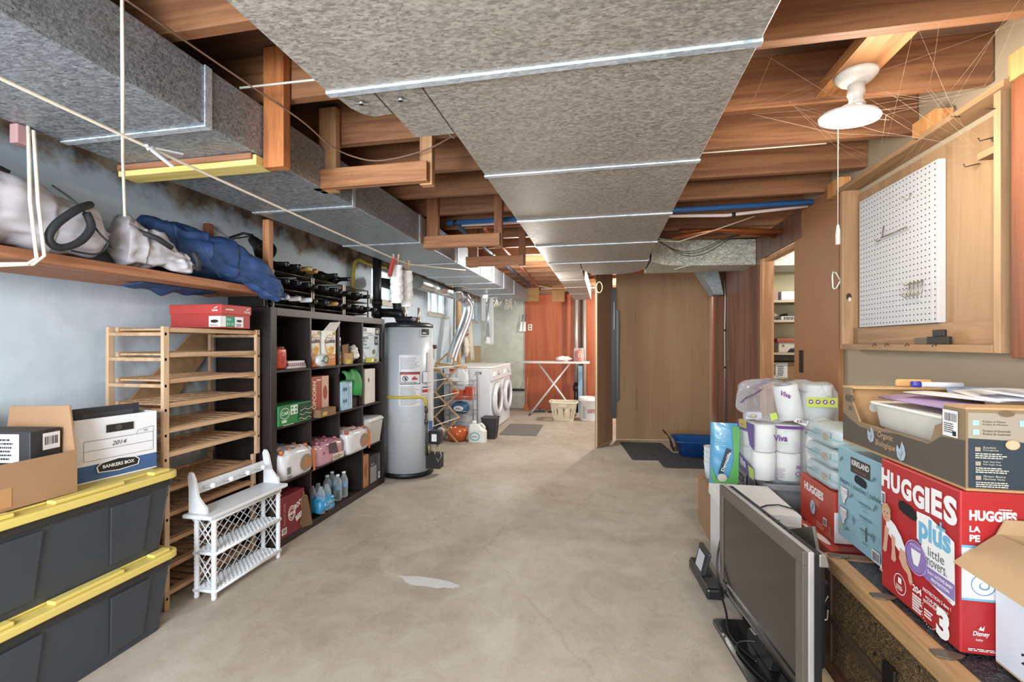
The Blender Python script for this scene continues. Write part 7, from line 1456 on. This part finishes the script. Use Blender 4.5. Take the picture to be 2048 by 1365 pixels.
# grey tote and paper towel packs
GT = mat('#7d7f82', 0.5, var=0.05)
t = T('storage_tote', 'grey plastic storage tote carrying the paper towel packs', 'storage tote', (1.15, 3.35, 0.0))
b = MB(); flat(b, rr(-0.19, -0.43, 0.19, 0.43, 0.04), 0, 0.42, 0, rr(-0.22, -0.46, 0.22, 0.46, 0.045)); b.build('tub', GT, t, bevel=0.004)
b = MB(); flat(b, rr(-0.237, -0.478, 0.237, 0.478, 0.05), 0.4205, 0.455); flat(b, rr(-0.20, -0.44, 0.20, 0.44, 0.04), 0.455, 0.466); b.build('lid', mat('#86888b', 0.5, var=0.05), t, bevel=0.006)
for y in (-0.25, 0.22): MB().box(-0.245, y-0.05, 0.36, -0.2375, y+0.05, 0.45).build('latch', mat('#5d5f63', 0.5), t, bevel=0.003)
p = LF((-0.2215, 0.35, 0.25)); p.shape([(0.16, 0.155), (0.42, 0.155), (0.40, 0.03), (0.20, 0.0)], INK); p.shape([(0.17, 0.148), (0.41, 0.148), (0.392, 0.036), (0.206, 0.01)], mat('#9b9da0')); p.text(0.20, 0.06, 'GTX', 0.06, INK, w=0.17, bold=0.05); p.build(t)
PTW = mat('#e9e6e1', 0.9, var=0.05, scale=30, bump=0.25); FILM = film('#f4f3f4', 0.10, 0.08); VP = mat('#6b4585', 0.4, var=0.03); VG = mat('#b9c95c', 0.4, var=0.03); VY = mat('#c9b34a', 0.4)
def rollpart(t, x, y, z0, h, r=0.066, A=None):
    b = MB(); pr_ = [(0.02, 0.0), (r-0.006, 0.0), (r, 0.006), (r, h-0.006), (r-0.006, h), (0.02, h), (0.02, h*0.6)]
    b.lathe(pr_, c=(x, y, z0), n=26, A=A, cap=False); b.build('paper_roll', PTW, t)
t = T('paper_towel_pack', 'wrapped pack of paper towel rolls sitting on the grey tote', 'paper towels', (0.855, 2.862, 0.4685), rz=0.06)
for k in range(2):
    for x in (0.069, 0.203):
        rollpart(t, x, 0.07, 0.003+0.165*k, 0.160, 0.064)
        rollpart(t, x, 0.20, 0.003+0.165*k, 0.160, 0.064)
b = MB(); b.blob((0.136, 0.135, 0.167), (0.141, 0.138, 0.166), 0, 56, 30, pw=0.16, amp=0.006, freq=26, ridge=0.004); b.build('clear_wrap', FILM, t)
p = NF((0.0, -0.004, 0)); p.text(0.095, 0.238, 'Viva', 0.038, VP, w=0.075, bold=0.03); p.text(0.088, 0.222, 'signature cloth', 0.008, VG, w=0.085); p.fine(0.205, 0.21, 0.07, 0.03, 3, mat('#b9a3c3', var=0), 0.25); p.shape([(0.10, 0.329), (0.255, 0.325), (0.255, 0.309), (0.12, 0.311)], VP); p.fine(0.10, 0.03, 0.06, 0.06, 6, mat('#a58fb5', var=0), 0.3); p.text(0.215, 0.085, '20', 0.018, VP, bold=0.03); p.loop(0.225, 0.055, 0.014, 0.014, 0.003, VP); p.build(t)
p = LF((-0.007, 0.27, 0)); p.shape([(0.0, 0.32), (0.27, 0.33), (0.27, 0.18), (0.20, 0.20), (0.17, 0.27), (0.0, 0.26)], VP); p.shape([(0.02, 0.325), (0.15, 0.33), (0.15, 0.285), (0.03, 0.28)], VY); p.text(0.05, 0.29, '6=12', 0.02, VP, bold=0.02); p.shape([(0.0, 0.12), (0.27, 0.07), (0.27, 0.0), (0.0, 0.02)], VP); p.text(0.04, 0.045, 'Viva', 0.05, HW, w=0.10, bold=0.03); p.shape([(0.18, 0.075), (0.27, 0.07), (0.27, 0.01), (0.2, 0.01)], VG); p.build(t)
t = T('paper_towel_pack', 'opened paper towel pack with loose crumpled wrap on top of the other', 'paper towels', (0.99, 2.885, 0.8085))
rollpart(t, 0.225, 0.075, -0.335, 0.27, 0.072); rollpart(t, 0.225, 0.075, -0.06, 0.28, 0.072)
A = Matrix.Rotation(-0.18, 3, 'Y'); rollpart(t, 0.09, 0.075, 0.015, 0.205, 0.066, A)
b = MB(); b.blob((0.055, 0.08, 0.125), (0.245, 0.098, 0.122), 0, 60, 36, pw=0.45, amp=0.03, freq=13, ridge=0.018, seed=3); b.build('clear_wrap', FILM, t)
b = MB(); b.blob((0.225, 0.075, 0.08), (0.083, 0.09, 0.155), 0, 40, 24, pw=0.4, amp=0.012, freq=18, ridge=0.008); b.build('clear_wrap', FILM, t)
b = MB(); b.surf(lambda u, v: Vector((-0.10+0.28*u, 0.03+0.12*v, 0.205+0.05*math.sin(PI*min(1, u*1.2))-0.03*u+0.008*noise.noise(Vector((u*6, v*5, 1))))), 22, 8); b.build('purple_wrap_panel', VP, t)
b = MB(); b.surf(lambda u, v: Vector((-0.19+0.10*u, -0.012+0.11*v-0.03*u, 0.14+0.07*u-0.045*v+0.01*noise.noise(Vector((u*5, v*5, 3))))), 12, 8); b.build('purple_wrap_panel', VP, t)
b = MB(); b.surf(lambda u, v: Vector((0.02+0.12*u, 0.05+0.09*v, 0.262-0.02*u+0.008*noise.noise(Vector((u*6, v*5, 7))))), 12, 6); b.build('green_wrap_panel', VG, t)
p = NF((0, -0.018, 0)); p.rect(0.135, 0.10, 0.29, 0.155, VG)
for k in range(4): p.ell(0.155+0.036*k, 0.13, 0.0125, 0.0125, VP); p.ell(0.155+0.036*k, 0.13, 0.007, 0.005, HW, rot=0.5*k)
p.text(-0.01, 0.165, 'Viva', 0.028, VP, w=0.06, bold=0.03, rot=-0.35); p.shape([(0.08, 0.035), (0.145, 0.02), (0.13, -0.01+0.0), (0.065, 0.015)], HW); p.bars(0.082, 0.008, 0.05, 0.018, INK, 14); p.shape([(-0.06, 0.055), (-0.025, 0.065), (-0.015, 0.03), (-0.05, 0.015)], VG); p.build(t)
t = T('tissue_box', 'small printed packet tucked beneath the opened paper towel pack', 'box', (0.86, 2.99, 0.8085)); MB().box(-0.02, 0, 0, 0.07, 0.06, 0.045).build('carton', mat('#c9c3cf', 0.5, var=0.2, scale=30), t, bevel=0.003); p = NF((-0.02, 0, 0)); p.ell(0.04, 0.022, 0.02, 0.012, INK); p.ell(0.04, 0.024, 0.015, 0.008, VY); p.build(t)
# white file boxes behind the screen
t = T('file_box', 'white cardboard file box with a lid behind the television', 'box', (0.60, 2.395, 0.0))
MB().box(0.008, 0.012, 0, 0.31, 0.455, 0.39).build('box', mat('#d7d7d6', 0.6, var=0.04), t, bevel=0.002)
MB().box(0.0, 0.0, 0.3905, 0.318, 0.465, 0.448).build('lid', mat('#e3e2df', 0.6, var=0.03), t, bevel=0.003)
p = NF((0.008, 0.012, 0)); p.frame(0.21, 0.18, 0.31, 0.33, 0.0025, INK); p.text(0.225, 0.30, 'TEST', 0.018, INK, w=0.07); p.fine(0.22, 0.2, 0.08, 0.08, 5, mat('#8a8a8a')); p.ell(0.21, 0.365, 0.003, 0.003, INK, 8); p.build(t)
p = NF((0, 0, 0.39)); p.rect(0.17, 0.028, 0.225, 0.034, mat('#8d8c88', var=0)); p.build(t)
pipe('cable', 'black cord lying across the white file box lid', 'cable', [(0.72, 2.43, 0.453), (0.80, 2.50, 0.455), (0.86, 2.52, 0.455), (0.91, 2.47, 0.455), (0.945, 2.42, 0.42)], 0.0035, BLACK, n=6)
# dog treat bag, cups, teal bag
t = T('cardboard_box', 'low brown carton on the floor carrying the treat bag and cups', 'box', (0.66, 3.06, 0.0)); MB().box(0, 0, 0, 0.225, 0.42, 0.335).build('carton', CARD, t, bevel=0.003); p = NF(); p.fine(0.14, 0.2, 0.06, 0.03, 3, INK); p.build(t)
t = T('treat_bag', 'blue and green pet treat bag standing beside the grey tote', 'bag', (0.755, 3.17, 0.3365), rot=(0.03, 0.02, -0.1)); BB_ = mat('#5b9cc0', 0.3, var=0.12, scale=14, coat=0.4)
b = MB()
def tb(u, v):
    a = 2*PI*u; w_ = 0.085; dpt = 0.042*(1-0.85*abs(2*v-1)**3); return Vector((w_*math.copysign(abs(math.cos(a))**0.7, math.cos(a)), dpt*math.sin(a)+0.003*math.sin(v*30+a*3), 0.42*v))
b.surf(tb, 32, 26, wu=True); b.build('bag', BB_, t)
p = NF((-0.085, -0.047, 0)); p.shape([(0.12, 0.41), (0.165, 0.41), (0.165, 0.05), (0.12, 0.02), (0.03, 0.02), (0.005, 0.08), (0.005, 0.14), (0.04, 0.06), (0.11, 0.08), (0.135, 0.2)], mat('#5fa35c', 0.3, coat=0.4)); p.shape([(0.045, 0.10), (0.075, 0.10), (0.12, 0.26), (0.09, 0.27)], mat('#33404f', 0.35)); p.text(0.078, 0.115, 'Dentalife', 0.018, HW, w=0.13, rot=1.25, bold=0.02); p.ell(0.07, 0.075, 0.028, 0.025, mat('#c9c2b5')); p.fine(0.02, 0.28, 0.07, 0.08, 6, mat('#8dc0da'), 0.5); p.build(t)
cup0 = None
for i in range(4):
    L3 = (0.715, 3.36, 0.3365+0.035*i); lab = 'white printed paper cup beside the treat bag, %s of the stack' % ('bottom', 'second from bottom', 'third from bottom', 'top')[i]
    if cup0 is None:
        cup0 = t = T('paper_cup', lab, 'cup', L3, group='stacked paper cups'); MB().lathe([(0.0, 0.003), (0.028, 0.0), (0.041, 0.115), (0.038, 0.115), (0.026, 0.006)], n=24, cap=False).build('cup', mat('#d3d7d9', 0.5, var=0.3, scale=50), t); b = MB(); b.tube([(0.0405*math.cos(2*PI*k/24), 0.0405*math.sin(2*PI*k/24), 0.116) for k in range(24)], 0.0025, 0, 6, closed=True); b.build('rolled_rim', mat('#cfc0a0', 0.5), t)
    else: dup(cup0, L3, label=lab)
t = T('plastic_bag', 'crumpled teal bag standing behind the treat bag on the grey tote', 'bag', (0.985, 3.42, 0.4675)); b = MB(); b.blob((0, 0, 0.14), (0.055, 0.05, 0.14), 0, 32, 24, pw=0.7, amp=0.022, freq=20, ridge=0.012); b.build('bag', mat('#2f7385', 0.3, var=0.4, scale=16, coat=0.4), t)
# television
t = T('television', 'old flat television with bronze frame standing on the floor', 'television', (0.545, 2.36, 0.0), rz=math.atan2(-0.71, 0.09))
TWD = 0.716; BZ = mat('#6f675d', 0.35, 0.4, var=0.08); z0, z1 = 0.115, 0.587
b = MB(); b.box(0, 0, z1-0.045, TWD, 0.016, z1); b.box(0, 0, z0, 0.035, 0.016, z1-0.045); b.box(TWD-0.045, 0, z0, TWD, 0.016, z1-0.045) ; MB().box(0.0355, 0.0005, z0, TWD-0.0455, 0.0155, z0+0.0295).build('lower_trim', mat('#161617', 0.2, coat=0.4), t); ff = b.build('front_frame', BZ, t, bevel=0.002)
MB().box(0.035, 0.006, z0+0.03, TWD-0.045, 0.012, z1-0.045).build('screen', mat('#2b2622', 0.18, var=0.08, coat=0.3), ff)
MB().box(-0.003, 0.0165, z0, TWD+0.004, 0.034, z1+0.001).build('chrome_band', mat('#d6d6d4', 0.3, 0.6), t, bevel=0.002)
cb = next(c for c in t.children if c.name.startswith('chrome_band'))
MB().box(0.0, 0.0345, z0+0.0, TWD, 0.062, z1-0.004).build('back_shell', mat('#1d1d1f', 0.4), t, bevel=0.004)
MB().box(0.05, 0.0625, z0+0.05, TWD-0.05, 0.105, z1-0.06).build('rear_housing', mat('#232325', 0.5), t, bevel=0.015)
MB().hexa([(0.0, 0.02, 0.065), (TWD, 0.02, 0.065), (TWD, 0.05, 0.065), (0.0, 0.05, 0.065)], [(0.0, -0.004, z0-0.0005), (TWD, -0.004, z0-0.0005), (TWD, 0.05, z0-0.0005), (0.0, 0.05, z0-0.0005)]).build('speaker_bar', mat('#141415', 0.2, coat=0.4), t, bevel=0.002)
for k in range(6): MB().box(0.34+0.04*k, 0.035, z1-0.0035, 0.36+0.04*k, 0.045, z1+0.0005).build('button', BLACK, cb)
b = MB(); b.hexa([(TWD-0.04, 0.05, z1-0.05), (TWD+0.002, 0.05, z1-0.05), (TWD+0.002, 0.085, z1-0.05), (TWD-0.04, 0.085, z1-0.05)], [(TWD-0.04, 0.05, z1-0.005), (TWD+0.002, 0.05, z1-0.005), (TWD+0.002, 0.075, z1-0.005), (TWD-0.04, 0.075, z1-0.005)]); b.build('corner_cap', mat('#8f8b84', 0.3, 0.4), t, bevel=0.006)
MB().hexa([(0.26, 0.015, 0.013), (0.46, 0.015, 0.013), (0.46, 0.06, 0.013), (0.26, 0.06, 0.013)], [(0.26, 0.022, 0.0645), (0.46, 0.022, 0.0645), (0.46, 0.05, 0.0645), (0.26, 0.05, 0.0645)]).build('stand_neck', BLACK, t, bevel=0.004)
b = MB(); flat(b, rr(0.125, -0.085, 0.60, 0.17, 0.03), 0.0, 0.0125); b.build('stand_base', mat('#151515', 0.25, coat=0.3), t, bevel=0.003)
MB().box(0.335, -0.003, 0.098, 0.375, 0.006, 0.103).build('maker_badge', mat('#b5b5b3', 0.3, 0.6), t)
b = MB(); b.tube(smooth([(-0.004, 0.03, 0.50), (-0.012, 0.015, 0.35), (-0.006, -0.008, 0.22), (0.05, -0.02, 0.12), (0.16, -0.03, 0.06), (0.24, -0.05, 0.022), (0.34, -0.04, 0.018), (0.42, -0.01, 0.02)], 40), 0.005, 0, 6); b.build('power_cord', BLACK, t)
b = MB(); b.tube(smooth([(0.34, 0.05, 0.05), (0.32, -0.03, 0.035), (0.35, -0.06, 0.022), (0.45, -0.05, 0.02), (0.55, -0.02, 0.02)], 24), 0.004, 0, 6); b.build('power_cord', BLACK, t)
t = T('desk_phone', 'black device with a tilted grey screen on the floor beyond the television', 'device', (0.545, 2.40, 0), rz=0.08)
MB().box(-0.05, 0.0, 0, 0.035, 0.34, 0.055).build('base', mat('#1b1b1c', 0.35), t, bevel=0.012); MB().box(-0.045, 0.01, 0.0555, 0.03, 0.33, 0.062).build('top_tray', mat('#2a2a2b', 0.4), t, bevel=0.002)
b = MB(); b.hexa([(-0.05, 0.10, 0.07), (-0.03, 0.09, 0.07), (-0.03, 0.22, 0.07), (-0.05, 0.23, 0.07)], [(-0.02, 0.09, 0.19), (0.0, 0.08, 0.19), (0.0, 0.23, 0.19), (-0.02, 0.24, 0.19)]); b.build('screen_case', mat('#222224', 0.35), t, bevel=0.006)
b = MB(); b.poly([(-0.0495, 0.205, 0.085), (-0.0465, 0.115, 0.085), (-0.0275, 0.11, 0.17), (-0.0285, 0.21, 0.17)]); b.build('screen', mat('#b9bdc4', 0.3), t)
MB().box(-0.03, 0.12, 0.0625, 0.01, 0.2, 0.0695).build('hinge', BLACK, t)
t = T('flat_panel', 'grey flat panel with a black edge leaning between television and trunk', 'panel', (0.757, 1.935, 0.02), rot=(0, 0.03, 0.0))
MB().prism([(-0.01, 0.555), (-0.10, 0.39), (-0.02, 0.13), (0.20, 0.08), (0.20, 0.46)], 0.012, 0, (0, 0, 0), (0, 1, 0), (0, 0, 1)).build('panel', mat('#6d685f', 0.4, 0.2), t, bevel=0.002)
b = MB(); b.bar((0.006, -0.106, 0.395), (0.006, -0.02, 0.09), 0.02, 0.022); b.build('support_leg', BLACK, t, bevel=0.002)
MB().box(-0.01, 0.02, -0.0125, 0.025, 0.18, 0.0795).build('foot', BLACK, t, bevel=0.003)
t = T('cardboard_sheet', 'tan cardboard pieces lying flat between the television and trunk', 'cardboard', (0.755, 2.03, 0.0)); b = MB(); b.box(-0.04, -0.42, 0.0005, 0.085, 0.15, 0.006); b.build('sheet', mat('#b7a37d', 0.8), t)
t = tag(MB().lathe([(0.03, 0.0), (0.03, 0.10), (0.022, 0.12), (0.018, 0.135), (0.0, 0.14)], n=20).build('spray_can', [mat('#8a8378', 0.4, 0.3)]), 'small grey can standing on the floor behind the television', 'can'); t.location = (0.78, 1.62, 0.007)
# cord hook, floor stains (marks of their own)
b = MB()
pts_ = []
for k in range(40):
    a = 2*PI*k/40; q = 1+0.35*noise.noise(Vector((2.5*math.cos(a), 2.5*math.sin(a), 0.3)))+0.15*noise.noise(Vector((9*math.cos(a), 9*math.sin(a), 2)))
    pts_.append((-0.93+0.17*q*math.cos(a)+0.02*math.sin(a), 2.285+0.042*q*math.sin(a)-0.02*math.cos(a), 0.0008))
b.poly(pts_)
o = b.build('paint_spill', mat('#c9c9c5', 0.6, var=0.06)); tag(o, 'pale whitish paint spill dried on the concrete floor', 'paint spill', kind='stuff')
